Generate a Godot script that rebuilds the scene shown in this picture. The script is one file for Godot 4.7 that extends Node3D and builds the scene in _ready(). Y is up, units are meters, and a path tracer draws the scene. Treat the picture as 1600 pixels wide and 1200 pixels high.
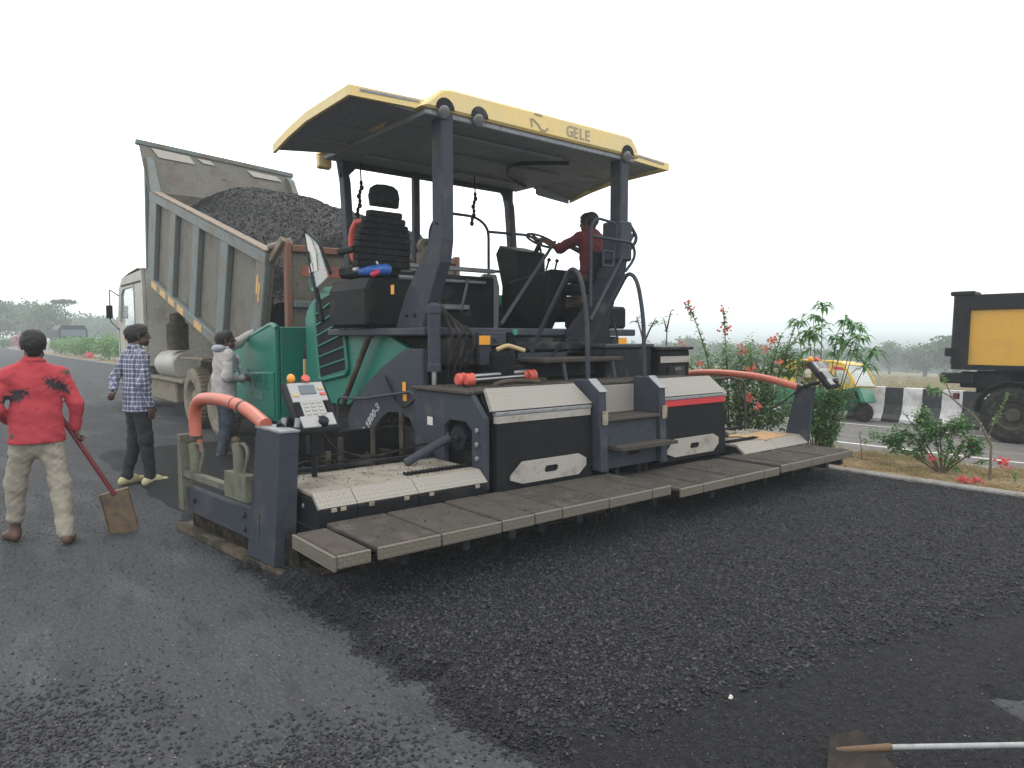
extends Node3D

var rng := RandomNumberGenerator.new()
var M := {}
var off := {}
var taken := {}
var group_id := 1
var fold := FastNoiseLite.new()


func _ready() -> void:
	rng.seed = 71
	fold.seed = 5
	fold.frequency = 1.0
	# camera
	var cam := Camera3D.new()
	cam.name = "camera"
	add_child(cam)
	cam.position = Vector3(0, 1.57, 0)
	cam.rotation_degrees = Vector3(-3.797, -39.476, 0)
	cam.fov = 57.22
	cam.near = 0.05
	cam.far = 3000.0
	cam.current = true
	# sky, air and light of a white hazy day
	var env := Environment.new()
	env.background_mode = Environment.BG_SKY
	var sky := Sky.new()
	var sm := ProceduralSkyMaterial.new()
	sm.sky_top_color = Color(1.0, 1.0, 1.0)
	sm.sky_horizon_color = Color(0.895, 0.922, 0.928)
	sm.sky_curve = 0.13
	sm.ground_bottom_color = Color(0.35, 0.36, 0.37)
	sm.ground_horizon_color = Color(0.8, 0.83, 0.83)
	sm.sky_energy_multiplier = 1.55
	sm.sun_angle_max = 1.0
	sky.sky_material = sm
	env.sky = sky
	env.tonemap_mode = Environment.TONE_MAPPER_LINEAR
	env.tonemap_exposure = 0.7
	env.fog_enabled = true
	env.fog_density = 0.0028
	env.fog_light_color = Color(0.86, 0.9, 0.91)
	env.sdfgi_enabled = true
	env.ssao_enabled = true
	env.ssil_enabled = true
	var we := WorldEnvironment.new()
	we.name = "air"
	we.environment = env
	add_child(we)
	var sun := DirectionalLight3D.new()
	sun.name = "sun"
	sun.light_energy = 0.5
	sun.light_angular_distance = 18.0
	sun.light_color = Color(1.0, 0.97, 0.92)
	sun.shadow_enabled = true
	sun.rotation_degrees = Vector3(-56, 168, 0)
	add_child(sun)
	make_materials()
	build_ground()
	build_fresh_mat()
	build_barrier()
	build_far_trees()
	build_paver()
	build_paver_cargo()
	build_left_truck()
	build_right_traffic()
	build_people()
	build_shovels()
	build_plants()
	build_left_background()


# ---------------------------------------------------------------- names and nodes
func numbered(called: String) -> String:
	if not taken.has(called):
		taken[called] = 0
		return called
	taken[called] += 1
	return "%s_%03d" % [called, taken[called]]


func tag(o: Node, label: String, category: String, group := "", kind := "") -> Node:
	if label != "":
		o.set_meta("label", label)
	if category != "":
		o.set_meta("category", category)
	if group != "":
		o.set_meta("group", group)
	if kind != "":
		o.set_meta("kind", kind)
	return o


func thing(called: String, label: String, category: String, at := Vector3.ZERO, turn := 0.0, group := "") -> Node3D:
	var o := Node3D.new()
	o.name = numbered(called)
	add_child(o)
	o.position = at
	o.rotation.y = turn
	tag(o, label, category, group)
	return o


# a thing whose parts are given in world coordinates
func placed(called: String, label: String, category: String, at: Vector3, group := "") -> Node3D:
	var o := thing(called, label, category, at, 0.0, group)
	off[o] = -at
	return o


func part(parent: Node, called: String, st: SurfaceTool, m: Material, label := "") -> MeshInstance3D:
	st.generate_normals()
	var o := MeshInstance3D.new()
	o.name = called
	o.mesh = st.commit()
	o.material_override = m
	parent.add_child(o, true)
	if off.has(parent):
		o.position = off[parent]
	if label != "":
		o.set_meta("label", label)
	return o


func single(called: String, st: SurfaceTool, m: Material, label: String, category: String, at := Vector3.ZERO, group := "") -> MeshInstance3D:
	var o := part(self, numbered(called), st, m)
	o.position = at
	tag(o, label, category, group)
	return o


func ground_piece(called: String, st: SurfaceTool, m: Material) -> MeshInstance3D:
	var o := part(self, numbered(called), st, m)
	o.set_meta("kind", "structure")
	return o


# ---------------------------------------------------------------- mesh helpers
func mb() -> SurfaceTool:
	var st := SurfaceTool.new()
	st.begin(Mesh.PRIMITIVE_TRIANGLES)
	st.set_smooth_group(-1)
	return st


func tri(st: SurfaceTool, a: Vector3, b: Vector3, c: Vector3, out: Vector3) -> void:
	if (a - c).cross(a - b).dot(out) < 0.0:
		var t := b
		b = c
		c = t
	st.add_vertex(a)
	st.add_vertex(b)
	st.add_vertex(c)


func quad(st: SurfaceTool, a: Vector3, b: Vector3, c: Vector3, d: Vector3, out: Vector3) -> void:
	tri(st, a, b, c, out)
	tri(st, a, c, d, out)


# box with chamfered edges: centre frame T, full size s
func bx(st: SurfaceTool, T: Transform3D, s: Vector3, b := 0.006) -> void:
	var h := s * 0.5
	b = minf(b, minf(h.x, minf(h.y, h.z)) * 0.45)
	var pts := []
	for k in 8:
		pts.append(Vector3(1 if k & 1 else -1, 1 if k & 2 else -1, 1 if k & 4 else -1))
	var corner := func(g: Vector3, ax: int) -> Vector3:
		var p := Vector3(g.x * (h.x - b), g.y * (h.y - b), g.z * (h.z - b))
		p[ax] = g[ax] * h[ax]
		return T * p
	for ax in 3:
		var u := (ax + 1) % 3
		var v := (ax + 2) % 3
		for sg in [-1.0, 1.0]:
			var q := []
			for e in [[-1.0, -1.0], [1.0, -1.0], [1.0, 1.0], [-1.0, 1.0]]:
				var g := Vector3()
				g[ax] = sg
				g[u] = e[0]
				g[v] = e[1]
				q.append(corner.call(g, ax))
			var n := Vector3()
			n[ax] = sg
			quad(st, q[0], q[1], q[2], q[3], T.basis * n)
	if b <= 0.0005:
		return
	for ax in 3:
		var u := (ax + 1) % 3
		var v := (ax + 2) % 3
		for e in [[-1.0, -1.0], [1.0, -1.0], [1.0, 1.0], [-1.0, 1.0]]:
			var g0 := Vector3()
			g0[u] = e[0]
			g0[v] = e[1]
			var g1 := g0
			g0[ax] = -1.0
			g1[ax] = 1.0
			var n := Vector3()
			n[u] = e[0]
			n[v] = e[1]
			quad(st, corner.call(g0, u), corner.call(g1, u), corner.call(g1, v), corner.call(g0, v), T.basis * n)
	for g in pts:
		tri(st, corner.call(g, 0), corner.call(g, 1), corner.call(g, 2), T.basis * g)


func ab(st: SurfaceTool, x0: float, y0: float, z0: float, x1: float, y1: float, z1: float, b := 0.006) -> void:
	bx(st, Transform3D(Basis(), Vector3(x0 + x1, y0 + y1, z0 + z1) * 0.5), Vector3(absf(x1 - x0), absf(y1 - y0), absf(z1 - z0)), b)


# bar of rectangular section from p to q; w is its width along side, t its thickness across
func bar(st: SurfaceTool, p: Vector3, q: Vector3, side: Vector3, w: float, t: float, b := 0.004) -> void:
	var d := (q - p).normalized()
	var s := (side - d * side.dot(d)).normalized()
	var n := d.cross(s)
	bx(st, Transform3D(Basis(s, d, n * -1.0), (p + q) * 0.5), Vector3(w, p.distance_to(q), t), b)


# any convex solid of eight corners: bottom ring of four, top ring of four
func hexa(st: SurfaceTool, p: Array) -> void:
	var c := Vector3()
	for q in p:
		c += q
	c /= 8.0
	for f in [[0, 1, 2, 3], [4, 5, 6, 7], [0, 1, 5, 4], [1, 2, 6, 5], [2, 3, 7, 6], [3, 0, 4, 7]]:
		var m: Vector3 = (p[f[0]] + p[f[1]] + p[f[2]] + p[f[3]]) * 0.25
		quad(st, p[f[0]], p[f[1]], p[f[2]], p[f[3]], m - c)


func lift(p: Vector2, t: float, axis: String) -> Vector3:
	if axis == "x":
		return Vector3(t, p.y, p.x)
	if axis == "y":
		return Vector3(p.x, t, p.y)
	return Vector3(p.x, p.y, t)


func poly(a: Array) -> PackedVector2Array:
	var o := PackedVector2Array()
	for i in range(0, a.size(), 2):
		o.append(Vector2(a[i], a[i + 1]))
	return o


# extruded outline; for axis x the outline is (z, y), for y it is (x, z), for z it is (x, y)
func prism(st: SurfaceTool, outline: PackedVector2Array, axis: String, a0: float, a1: float, b := 0.0) -> void:
	var pts := outline
	if Geometry2D.is_polygon_clockwise(pts):
		pts.reverse()
	var n := pts.size()
	var inner := PackedVector2Array()
	for i in n:
		var p := pts[i]
		var d0 := (p - pts[(i + n - 1) % n]).normalized()
		var d1 := (pts[(i + 1) % n] - p).normalized()
		var m := Vector2(-d0.y - d1.y, d0.x + d1.x)
		var l := maxf(m.length_squared() * 0.5, 0.15)
		inner.append(p + m / l * b)
	var lo := minf(a0, a1)
	var hi := maxf(a0, a1)
	var e := lift(Vector2.ZERO, 1.0, axis)
	var ids := Geometry2D.triangulate_polygon(inner)
	for i in range(0, ids.size(), 3):
		for s in [[lo, -1.0], [hi, 1.0]]:
			tri(st, lift(inner[ids[i]], s[0], axis), lift(inner[ids[i + 1]], s[0], axis), lift(inner[ids[i + 2]], s[0], axis), e * s[1])
	for i in n:
		var j := (i + 1) % n
		var d := (pts[j] - pts[i])
		var o := lift(Vector2(d.y, -d.x), 0.0, axis)
		quad(st, lift(pts[i], lo + b, axis), lift(pts[j], lo + b, axis), lift(pts[j], hi - b, axis), lift(pts[i], hi - b, axis), o)
		if b > 0.0:
			quad(st, lift(pts[i], lo + b, axis), lift(pts[j], lo + b, axis), lift(inner[j], lo, axis), lift(inner[i], lo, axis), o.normalized() - e)
			quad(st, lift(pts[i], hi - b, axis), lift(pts[j], hi - b, axis), lift(inner[j], hi, axis), lift(inner[i], hi, axis), o.normalized() + e)


# plate with an opening: two outlines of the same number of points
func ring_plate(st: SurfaceTool, outer: PackedVector2Array, inner: PackedVector2Array, axis: String, a0: float, a1: float) -> void:
	var n := outer.size()
	var e := lift(Vector2.ZERO, 1.0, axis)
	var c := Vector2()
	for p in inner:
		c += p / n
	for i in n:
		var j := (i + 1) % n
		for s in [[minf(a0, a1), -1.0], [maxf(a0, a1), 1.0]]:
			quad(st, lift(outer[i], s[0], axis), lift(outer[j], s[0], axis), lift(inner[j], s[0], axis), lift(inner[i], s[0], axis), e * s[1])
		var m := (outer[i] + outer[j]) * 0.5 - c
		quad(st, lift(outer[i], a0, axis), lift(outer[j], a0, axis), lift(outer[j], a1, axis), lift(outer[i], a1, axis), lift(m, 0.0, axis))
		m = (inner[i] + inner[j]) * 0.5 - c
		quad(st, lift(inner[i], a0, axis), lift(inner[j], a0, axis), lift(inner[j], a1, axis), lift(inner[i], a1, axis), lift(-m, 0.0, axis))


# path with rounded corners
func fil(p: Array, r: float, n := 5) -> PackedVector3Array:
	var o := PackedVector3Array()
	o.append(p[0])
	for i in range(1, p.size() - 1):
		var a: Vector3 = p[i - 1]
		var b: Vector3 = p[i]
		var c: Vector3 = p[i + 1]
		var u := b + (a - b).normalized() * minf(r, a.distance_to(b) * 0.49)
		var v := b + (c - b).normalized() * minf(r, c.distance_to(b) * 0.49)
		for k in n + 1:
			var t := float(k) / n
			o.append(u.lerp(b, t).lerp(b.lerp(v, t), t))
	o.append(p[p.size() - 1])
	return o


# swept round section; r0 to r1 along the way
func tube(st: SurfaceTool, p: PackedVector3Array, r0: float, r1 := -1.0, sides := 8) -> void:
	if r1 < 0.0:
		r1 = r0
	var n := p.size()
	var up := Vector3.UP
	var rings := []
	var d := (p[1] - p[0]).normalized()
	var s := d.cross(Vector3.UP if absf(d.y) < 0.95 else Vector3.RIGHT).normalized()
	for i in n:
		var dd := (p[mini(i + 1, n - 1)] - p[maxi(i - 1, 0)]).normalized()
		s = (s - dd * s.dot(dd)).normalized()
		up = dd.cross(s)
		var r := lerpf(r0, r1, float(i) / (n - 1))
		var ring := PackedVector3Array()
		for k in sides:
			var a := TAU * k / sides
			ring.append(p[i] + (s * cos(a) + up * sin(a)) * r)
		rings.append(ring)
	group_id += 1
	st.set_smooth_group(group_id)
	for i in n - 1:
		var mid := (p[i] + p[i + 1]) * 0.5
		for k in sides:
			var j := (k + 1) % sides
			quad(st, rings[i][k], rings[i][j], rings[i + 1][j], rings[i + 1][k], (rings[i][k] + rings[i + 1][j]) * 0.5 - mid)
	st.set_smooth_group(-1)
	for e in [0, n - 1]:
		var out := (p[0] - p[1]) if e == 0 else (p[n - 1] - p[n - 2])
		for k in range(1, sides - 1):
			tri(st, rings[e][0], rings[e][k], rings[e][k + 1], out)


func rod(st: SurfaceTool, a: Vector3, b: Vector3, r: float, sides := 10) -> void:
	tube(st, PackedVector3Array([a, b]), r, r, sides)


# profile of (radius, height) turned round the y axis of T
func lathe(st: SurfaceTool, T: Transform3D, prof: Array, sides := 20, smooth := false) -> void:
	for i in prof.size() - 1:
		var p: Vector2 = prof[i]
		var q: Vector2 = prof[i + 1]
		group_id += 0 if smooth else 1
		st.set_smooth_group(group_id)
		var nrm := Vector2(q.y - p.y, p.x - q.x)
		for k in sides:
			var a := TAU * k / sides
			var b := TAU * (k + 1) / sides
			var m := (a + b) * 0.5
			var out := T.basis * Vector3(cos(m) * nrm.x, nrm.y, sin(m) * nrm.x)
			var A := T * Vector3(cos(a) * p.x, p.y, sin(a) * p.x)
			var B := T * Vector3(cos(b) * p.x, p.y, sin(b) * p.x)
			var C := T * Vector3(cos(b) * q.x, q.y, sin(b) * q.x)
			var D := T * Vector3(cos(a) * q.x, q.y, sin(a) * q.x)
			if p.x > 0.0001:
				tri(st, A, B, C, out)
			if q.x > 0.0001:
				tri(st, A, C, D, out)
	st.set_smooth_group(-1)
	group_id += 1


func ball(st: SurfaceTool, c: Vector3, r: Vector3, n := 10) -> void:
	var prof := []
	for i in n + 1:
		var a := -PI / 2 + PI * i / n
		prof.append(Vector2(maxf(cos(a), 0.0), sin(a)))
	group_id += 1
	lathe(st, Transform3D(Basis().scaled(r), c), prof, n + 4, true)


func bolt(st: SurfaceTool, c: Vector3, n: Vector3, r := 0.014) -> void:
	var y := n.normalized()
	var x := y.cross(Vector3(0.31, 0.77, 0.2)).normalized()
	lathe(st, Transform3D(Basis(x, y, x.cross(y)), c), [Vector2(r, 0), Vector2(r, r * 0.7), Vector2(r * 0.6, r), Vector2(0, r)], 6)


# lettering as raised flat print
func lettering(parent: Node, called: String, text: String, T: Transform3D, size: float, m: Material, bold := true) -> MeshInstance3D:
	var tm := TextMesh.new()
	var f := SystemFont.new()
	f.font_names = PackedStringArray(["Droid Sans"])
	f.font_weight = 700 if bold else 400
	tm.font = f
	tm.text = text
	tm.font_size = 64
	tm.pixel_size = size / 64.0
	tm.depth = 0.004
	var o := MeshInstance3D.new()
	o.name = called
	o.mesh = tm
	o.material_override = m
	parent.add_child(o, true)
	o.transform = T
	if off.has(parent):
		o.position += off[parent]
	return o


# ---------------------------------------------------------------- smooth bodies: tapered capsules joined with a smooth minimum, meshed as surface nets
# bone: [a, b, radius a, radius b, optional thin axis, optional thinness]
func nets(st: SurfaceTool, bones: Array, cell: float, k: float, wrinkle := 0.0, cuts := [], tint = null) -> void:
	var lo := Vector3(1e9, 1e9, 1e9)
	var hi := -lo
	for b in bones:
		for e in 2:
			var r: float = b[2 + e] + cell * 3.0
			lo = lo.min(b[e] - Vector3(r, r, r))
			hi = hi.max(b[e] + Vector3(r, r, r))
	var nx := int((hi.x - lo.x) / cell) + 2
	var ny := int((hi.y - lo.y) / cell) + 2
	var nz := int((hi.z - lo.z) / cell) + 2
	var g := PackedFloat32Array()
	g.resize(nx * ny * nz)
	g.fill(9.0)
	var sy := nx
	var sz := nx * ny
	for b in bones:
		var A: Vector3 = b[0]
		var AB: Vector3 = b[1] - b[0]
		var ra: float = b[2]
		var rb: float = b[3]
		var L2 := maxf(AB.length_squared(), 1e-9)
		var thin: bool = b.size() > 4
		var ax: Vector3 = b[4] if thin else Vector3.ZERO
		var th: float = b[5] - 1.0 if thin else 0.0
		var mr := maxf(ra, rb) + k + cell * 2.0
		var p0: Vector3 = (b[0] as Vector3).min(b[1]) - Vector3(mr, mr, mr) - lo
		var p1: Vector3 = (b[0] as Vector3).max(b[1]) + Vector3(mr, mr, mr) - lo
		for z in range(maxi(int(p0.z / cell), 0), mini(int(p1.z / cell) + 1, nz)):
			for y in range(maxi(int(p0.y / cell), 0), mini(int(p1.y / cell) + 1, ny)):
				var row := z * sz + y * sy
				for x in range(maxi(int(p0.x / cell), 0), mini(int(p1.x / cell) + 1, nx)):
					var q := lo + Vector3(x, y, z) * cell - A
					var t := clampf(q.dot(AB) / L2, 0.0, 1.0)
					q -= AB * t
					if thin:
						q += ax * (q.dot(ax) * th)
					var d := q.length() - (ra + (rb - ra) * t)
					var v := g[row + x]
					var h := k - absf(v - d)
					d = minf(v, d)
					if h > 0.0:
						d -= h * h * 0.25 / k
					g[row + x] = d
	if wrinkle > 0.0 or cuts.size() > 0:
		for z in nz:
			for y in ny:
				for x in nx:
					var i := z * sz + y * sy + x
					if absf(g[i]) < cell * 4.0 or (cuts.size() > 0 and g[i] < cell * 4.0):
						var p := lo + Vector3(x, y, z) * cell
						if wrinkle > 0.0:
							g[i] += fold.get_noise_3d(p.x * 4.0, p.y * 10.0 + p.x * 6.0, p.z * 4.0) * wrinkle + fold.get_noise_3d(p.x * 9.0 + 7.0, p.y * 24.0 - p.x * 14.0, p.z * 9.0) * wrinkle * 0.45
						for c in cuts:
							g[i] = maxf(g[i], (p - (c[0] as Vector3)).dot(c[1]))
	var at := {}
	var es := [0, 1, sy, sy + 1, sz, sz + 1, sz + sy, sz + sy + 1]
	var ec := [Vector3(0, 0, 0), Vector3(1, 0, 0), Vector3(0, 1, 0), Vector3(1, 1, 0), Vector3(0, 0, 1), Vector3(1, 0, 1), Vector3(0, 1, 1), Vector3(1, 1, 1)]
	var edges := [[0, 1], [2, 3], [4, 5], [6, 7], [0, 2], [1, 3], [4, 6], [5, 7], [0, 4], [1, 5], [2, 6], [3, 7]]
	var lim := cell * 2.5
	for z in nz - 1:
		for y in ny - 1:
			for x in nx - 1:
				var i := z * sz + y * sy + x
				var v0 := g[i]
				if v0 > lim or v0 < -lim:
					continue
				var neg := 0
				for e in 8:
					if g[i + es[e]] < 0.0:
						neg += 1
				if neg == 0 or neg == 8:
					continue
				var s := Vector3()
				var n := 0
				for e in edges:
					var u: float = g[i + es[e[0]]]
					var w: float = g[i + es[e[1]]]
					if (u < 0.0) != (w < 0.0):
						s += (ec[e[0]] as Vector3).lerp(ec[e[1]], u / (u - w))
						n += 1
				at[i] = lo + (Vector3(x, y, z) + s / n) * cell
	group_id += 1
	st.set_smooth_group(group_id)
	var has_tint: bool = tint != null
	for i in at:
		for e in [[1, sy, sz], [sy, sz, 1], [sz, 1, sy]]:
			var j: int = i + e[0]
			if j >= g.size():
				continue
			var u := g[i]
			var w := g[j]
			if (u < 0.0) == (w < 0.0):
				continue
			var i1: int = i - e[1]
			var i2: int = i - e[1] - e[2]
			var i3: int = i - e[2]
			if not (at.has(i1) and at.has(i2) and at.has(i3)):
				continue
			var q := [at[i], at[i1], at[i2], at[i3]]
			var order := [0, 2, 1, 0, 3, 2] if u < 0.0 else [0, 1, 2, 0, 2, 3]
			for o in order:
				if has_tint:
					st.set_color(tint.call(q[o]))
				st.add_vertex(q[o])
	st.set_smooth_group(-1)


# ---------------------------------------------------------------- materials
func noise_bytes(seed_: int, freq: float, size: int, octaves := 4) -> PackedByteArray:
	var n := FastNoiseLite.new()
	n.seed = seed_
	n.noise_type = FastNoiseLite.TYPE_SIMPLEX_SMOOTH
	n.frequency = freq
	n.fractal_octaves = octaves
	var im := n.get_seamless_image(size, size, false, false, 0.12, true)
	im.convert(Image.FORMAT_L8)
	return im.get_data()


# base colour with blots of a second colour (and fine grain); colours are linear
func blots(base: Color, stain: Color, amount: float, seed_: int, freq := 0.012, size := 256, grain := 0.12) -> ImageTexture:
	var a := noise_bytes(seed_, freq, size, 5)
	var b := noise_bytes(seed_ + 50, 0.21, size, 2)
	var d := noise_bytes(seed_ + 90, 0.075, size, 3)
	var out := PackedByteArray()
	out.resize(size * size * 3)
	var lut := []
	for i in 65:
		var c := base.lerp(stain, i / 64.0)
		lut.append(c)
	for i in size * size:
		var v := a[i] / 255.0
		var t := clampf((v - (0.8 - amount)) * 1.9, 0.0, 0.8)
		var c: Color = lut[int(t * 64.0)]
		var gsc := 1.0 + (b[i] / 255.0 - 0.5) * 2.0 * grain
		if d[i] > 196:
			gsc *= 1.0 - minf(grain * 2.4, 0.38)
		elif d[i] < 52:
			gsc *= 1.0 + minf(grain * 1.6, 0.3)
		var s := Color(clampf(c.r * gsc, 0, 1), clampf(c.g * gsc, 0, 1), clampf(c.b * gsc, 0, 1)).linear_to_srgb()
		out[i * 3] = int(s.r * 255.0)
		out[i * 3 + 1] = int(s.g * 255.0)
		out[i * 3 + 2] = int(s.b * 255.0)
	var im := Image.create_from_data(size, size, false, Image.FORMAT_RGB8, out)
	im.generate_mipmaps()
	return ImageTexture.create_from_image(im)


func bumps(seed_: int, freq: float, size := 256, strength := 2.0) -> ImageTexture:
	var n := FastNoiseLite.new()
	n.seed = seed_
	n.frequency = freq
	n.fractal_octaves = 4
	var im := n.get_seamless_image(size, size, false, false, 0.12, true)
	im.convert(Image.FORMAT_RGBA8)
	im.bump_map_to_normal_map(strength)
	return ImageTexture.create_from_image(im)


# raised tear pattern of chequer plate
func chequer_relief() -> ImageTexture:
	var im := Image.create(128, 128, false, Image.FORMAT_RGBA8)
	for y in 128:
		for x in 128:
			var cx := int(x / 32.0)
			var cy := int(y / 32.0)
			var p := Vector2(x % 32 - 15.5, y % 32 - 15.5)
			if (cx + cy) % 2 == 0:
				p = Vector2((p.x + p.y) * 0.707, (p.y - p.x) * 0.707)
			else:
				p = Vector2((p.x - p.y) * 0.707, (p.y + p.x) * 0.707)
			var d := Vector2(p.x / 15.0, p.y / 4.5).length()
			var v := clampf((1.0 - d) * 3.0, 0.0, 1.0)
			im.set_pixel(x, y, Color(v, v, v))
	im.bump_map_to_normal_map(5.0)
	return ImageTexture.create_from_image(im)


func weave_relief() -> ImageTexture:
	var im := Image.create(64, 64, false, Image.FORMAT_RGBA8)
	for y in 64:
		for x in 64:
			var v := 0.5 + 0.25 * sin(x * TAU / 8.0) * sin(y * TAU / 8.0)
			im.set_pixel(x, y, Color(v, v, v))
	im.bump_map_to_normal_map(2.0)
	return ImageTexture.create_from_image(im)


func plain(c: Color, rough: float, metal := 0.0) -> StandardMaterial3D:
	var m := StandardMaterial3D.new()
	m.albedo_color = c.linear_to_srgb()
	m.roughness = rough
	m.metallic = metal
	return m


func worn(c: Color, stain: Color, amount: float, rough: float, seed_: int, scale := 0.8, metal := 0.0, freq := 0.012, grain := 0.12, normal: Texture2D = null, nscale := 1.0) -> StandardMaterial3D:
	var m := StandardMaterial3D.new()
	m.albedo_texture = blots(c, stain, amount, seed_, freq, 256, grain)
	m.roughness = rough
	m.metallic = metal
	m.uv1_triplanar = true
	m.uv1_scale = Vector3(scale, scale, scale)
	if normal:
		m.normal_enabled = true
		m.normal_texture = normal
		m.normal_scale = nscale
	return m


func make_materials() -> void:
	var dust := Color(0.1, 0.095, 0.088)
	var rust := Color(0.13, 0.05, 0.025)
	var fine := bumps(3, 0.06, 256, 1.2)
	var coarse := bumps(9, 0.03, 256, 3.0)
	M.fine = fine
	M.grey = worn(Color(0.046, 0.053, 0.069), dust, 0.2, 0.5, 11, 0.7, 0.0, 0.01, 0.1)
	M.dark = worn(Color(0.017, 0.019, 0.024), dust, 0.17, 0.55, 12, 0.8)
	M.black = worn(Color(0.009, 0.01, 0.012), Color(0.035, 0.033, 0.03), 0.22, 0.6, 13, 0.8)
	M.panel = worn(Color(0.0125, 0.0135, 0.0165), Color(0.04, 0.038, 0.036), 0.16, 0.42, 14, 0.5)
	M.grease = worn(Color(0.012, 0.012, 0.012), Color(0.07, 0.055, 0.04), 0.4, 0.5, 15, 2.0, 0.0, 0.02, 0.3, coarse, 0.6)
	M.green = worn(Color(0.004, 0.155, 0.108), Color(0.035, 0.12, 0.09), 0.2, 0.36, 16, 0.6, 0.0, 0.01, 0.06)
	M.yellow = worn(Color(0.72, 0.55, 0.22), Color(0.62, 0.52, 0.3), 0.32, 0.45, 17, 0.5, 0.0, 0.01, 0.03)
	M.veiled_roof_under = worn(Color(0.26, 0.28, 0.315), Color(0.31, 0.32, 0.34), 0.3, 0.6, 18, 0.5)  # lens veil over the shaded underside is painted in as lighter grey
	M.chequer = worn(Color(0.5, 0.47, 0.42), Color(0.22, 0.18, 0.13), 0.3, 0.55, 19, 0.9, 0.0, 0.014, 0.1)
	M.chequer.normal_enabled = true
	M.chequer.normal_texture = chequer_relief()
	M.chequer.normal_scale = 2.2
	M.chequer.uv1_scale = Vector3(10, 10, 10)
	M.chequer.albedo_texture = null
	M.chequer.albedo_color = Color(0.29, 0.272, 0.242).linear_to_srgb()
	M.plate_top = worn(Color(0.27, 0.245, 0.205), Color(0.14, 0.12, 0.095), 0.3, 0.75, 56, 0.9, 0.0, 0.014, 0.14, fine, 0.8)
	M.whitepaint = worn(Color(0.35, 0.335, 0.3), Color(0.2, 0.175, 0.14), 0.2, 0.5, 20, 1.2)
	M.tread = worn(Color(0.058, 0.052, 0.046), Color(0.1, 0.09, 0.078), 0.3, 0.85, 21, 1.6, 0.0, 0.012, 0.25, fine, 1.0)
	M.tread2 = worn(Color(0.072, 0.064, 0.056), Color(0.045, 0.04, 0.036), 0.3, 0.85, 22, 1.9, 0.0, 0.012, 0.25, fine, 1.0)
	M.lip = worn(Color(0.3, 0.26, 0.2), Color(0.09, 0.075, 0.055), 0.38, 0.6, 23, 1.8)
	M.lip2 = M.chequer.duplicate()
	M.lip2.albedo_color = Color(0.14, 0.126, 0.1).linear_to_srgb()
	M.orange = worn(Color(0.5, 0.135, 0.09), Color(0.36, 0.16, 0.12), 0.3, 0.4, 24, 1.5)
	M.redpaint = worn(Color(0.55, 0.035, 0.045), Color(0.3, 0.05, 0.05), 0.2, 0.45, 25, 1.5)
	M.coral = worn(Color(0.6, 0.1, 0.07), Color(0.25, 0.07, 0.05), 0.3, 0.5, 26, 3.0)
	M.olive = worn(Color(0.125, 0.13, 0.095), Color(0.06, 0.055, 0.042), 0.33, 0.7, 27, 2.0)
	M.steel = worn(Color(0.33, 0.34, 0.36), Color(0.2, 0.19, 0.18), 0.3, 0.32, 28, 2.0, 0.9)
	M.silver = worn(Color(0.26, 0.27, 0.29), Color(0.14, 0.13, 0.12), 0.3, 0.5, 29, 2.0, 0.3)
	M.rubber = worn(Color(0.016, 0.016, 0.017), Color(0.075, 0.066, 0.055), 0.38, 0.85, 30, 2.0)
	M.seat = worn(Color(0.016, 0.018, 0.021), Color(0.04, 0.04, 0.04), 0.25, 0.75, 31, 2.0, 0.0, 0.012, 0.1, weave_relief(), 0.6)
	M.sticker = plain(Color(0.75, 0.33, 0.02), 0.5)
	M.stickerw = plain(Color(0.6, 0.6, 0.55), 0.5)
	M.letter = plain(Color(0.42, 0.43, 0.45), 0.5)
	M.letterdark = plain(Color(0.3, 0.25, 0.17), 0.5)
	M.lettergreen = plain(Color(0.003, 0.105, 0.075), 0.5)
	M.letterpale = plain(Color(0.12, 0.23, 0.19), 0.5)
	M.keypad = plain(Color(0.33, 0.335, 0.33), 0.5)
	M.display = plain(Color(0.1, 0.125, 0.15), 0.2)
	M.lamp_orange = plain(Color(0.8, 0.3, 0.04), 0.25)
	M.lamp_glass = plain(Color(0.12, 0.125, 0.13), 0.25)
	M.tan_tape = plain(Color(0.45, 0.34, 0.17), 0.6)
	M.card = worn(Color(0.42, 0.26, 0.13), Color(0.28, 0.17, 0.09), 0.33, 0.85, 32, 1.5)
	# truck on the left
	M.tip = worn(Color(0.125, 0.155, 0.155), Color(0.13, 0.095, 0.06), 0.4, 0.6, 33, 0.45, 0.0, 0.012, 0.14)
	M.tip2 = worn(Color(0.135, 0.13, 0.11), Color(0.1, 0.07, 0.045), 0.32, 0.7, 34, 0.6, 0.0, 0.013, 0.2)
	M.rim_rust = worn(Color(0.22, 0.18, 0.14), Color(0.1, 0.07, 0.045), 0.4, 0.7, 35, 1.0, 0.0, 0.015, 0.2)
	M.cab = worn(Color(0.38, 0.375, 0.33), Color(0.28, 0.265, 0.21), 0.3, 0.45, 36, 0.6)
	M.chassis = worn(Color(0.055, 0.048, 0.04), Color(0.16, 0.13, 0.09), 0.36, 0.75, 37, 1.2)
	M.dusty = worn(Color(0.2, 0.175, 0.13), Color(0.12, 0.1, 0.07), 0.34, 0.8, 38, 1.1)
	M.gate_red = worn(Color(0.2, 0.085, 0.055), Color(0.13, 0.1, 0.075), 0.4, 0.65, 39, 1.4)
	M.tape = worn(Color(0.6, 0.33, 0.08), Color(0.32, 0.22, 0.12), 0.3, 0.5, 40, 3.0)
	M.glass = StandardMaterial3D.new()
	M.glass.albedo_color = Color(0.75, 0.82, 0.82, 0.18)
	M.glass.transparency = BaseMaterial3D.TRANSPARENCY_ALPHA
	M.glass.roughness = 0.03
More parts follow.
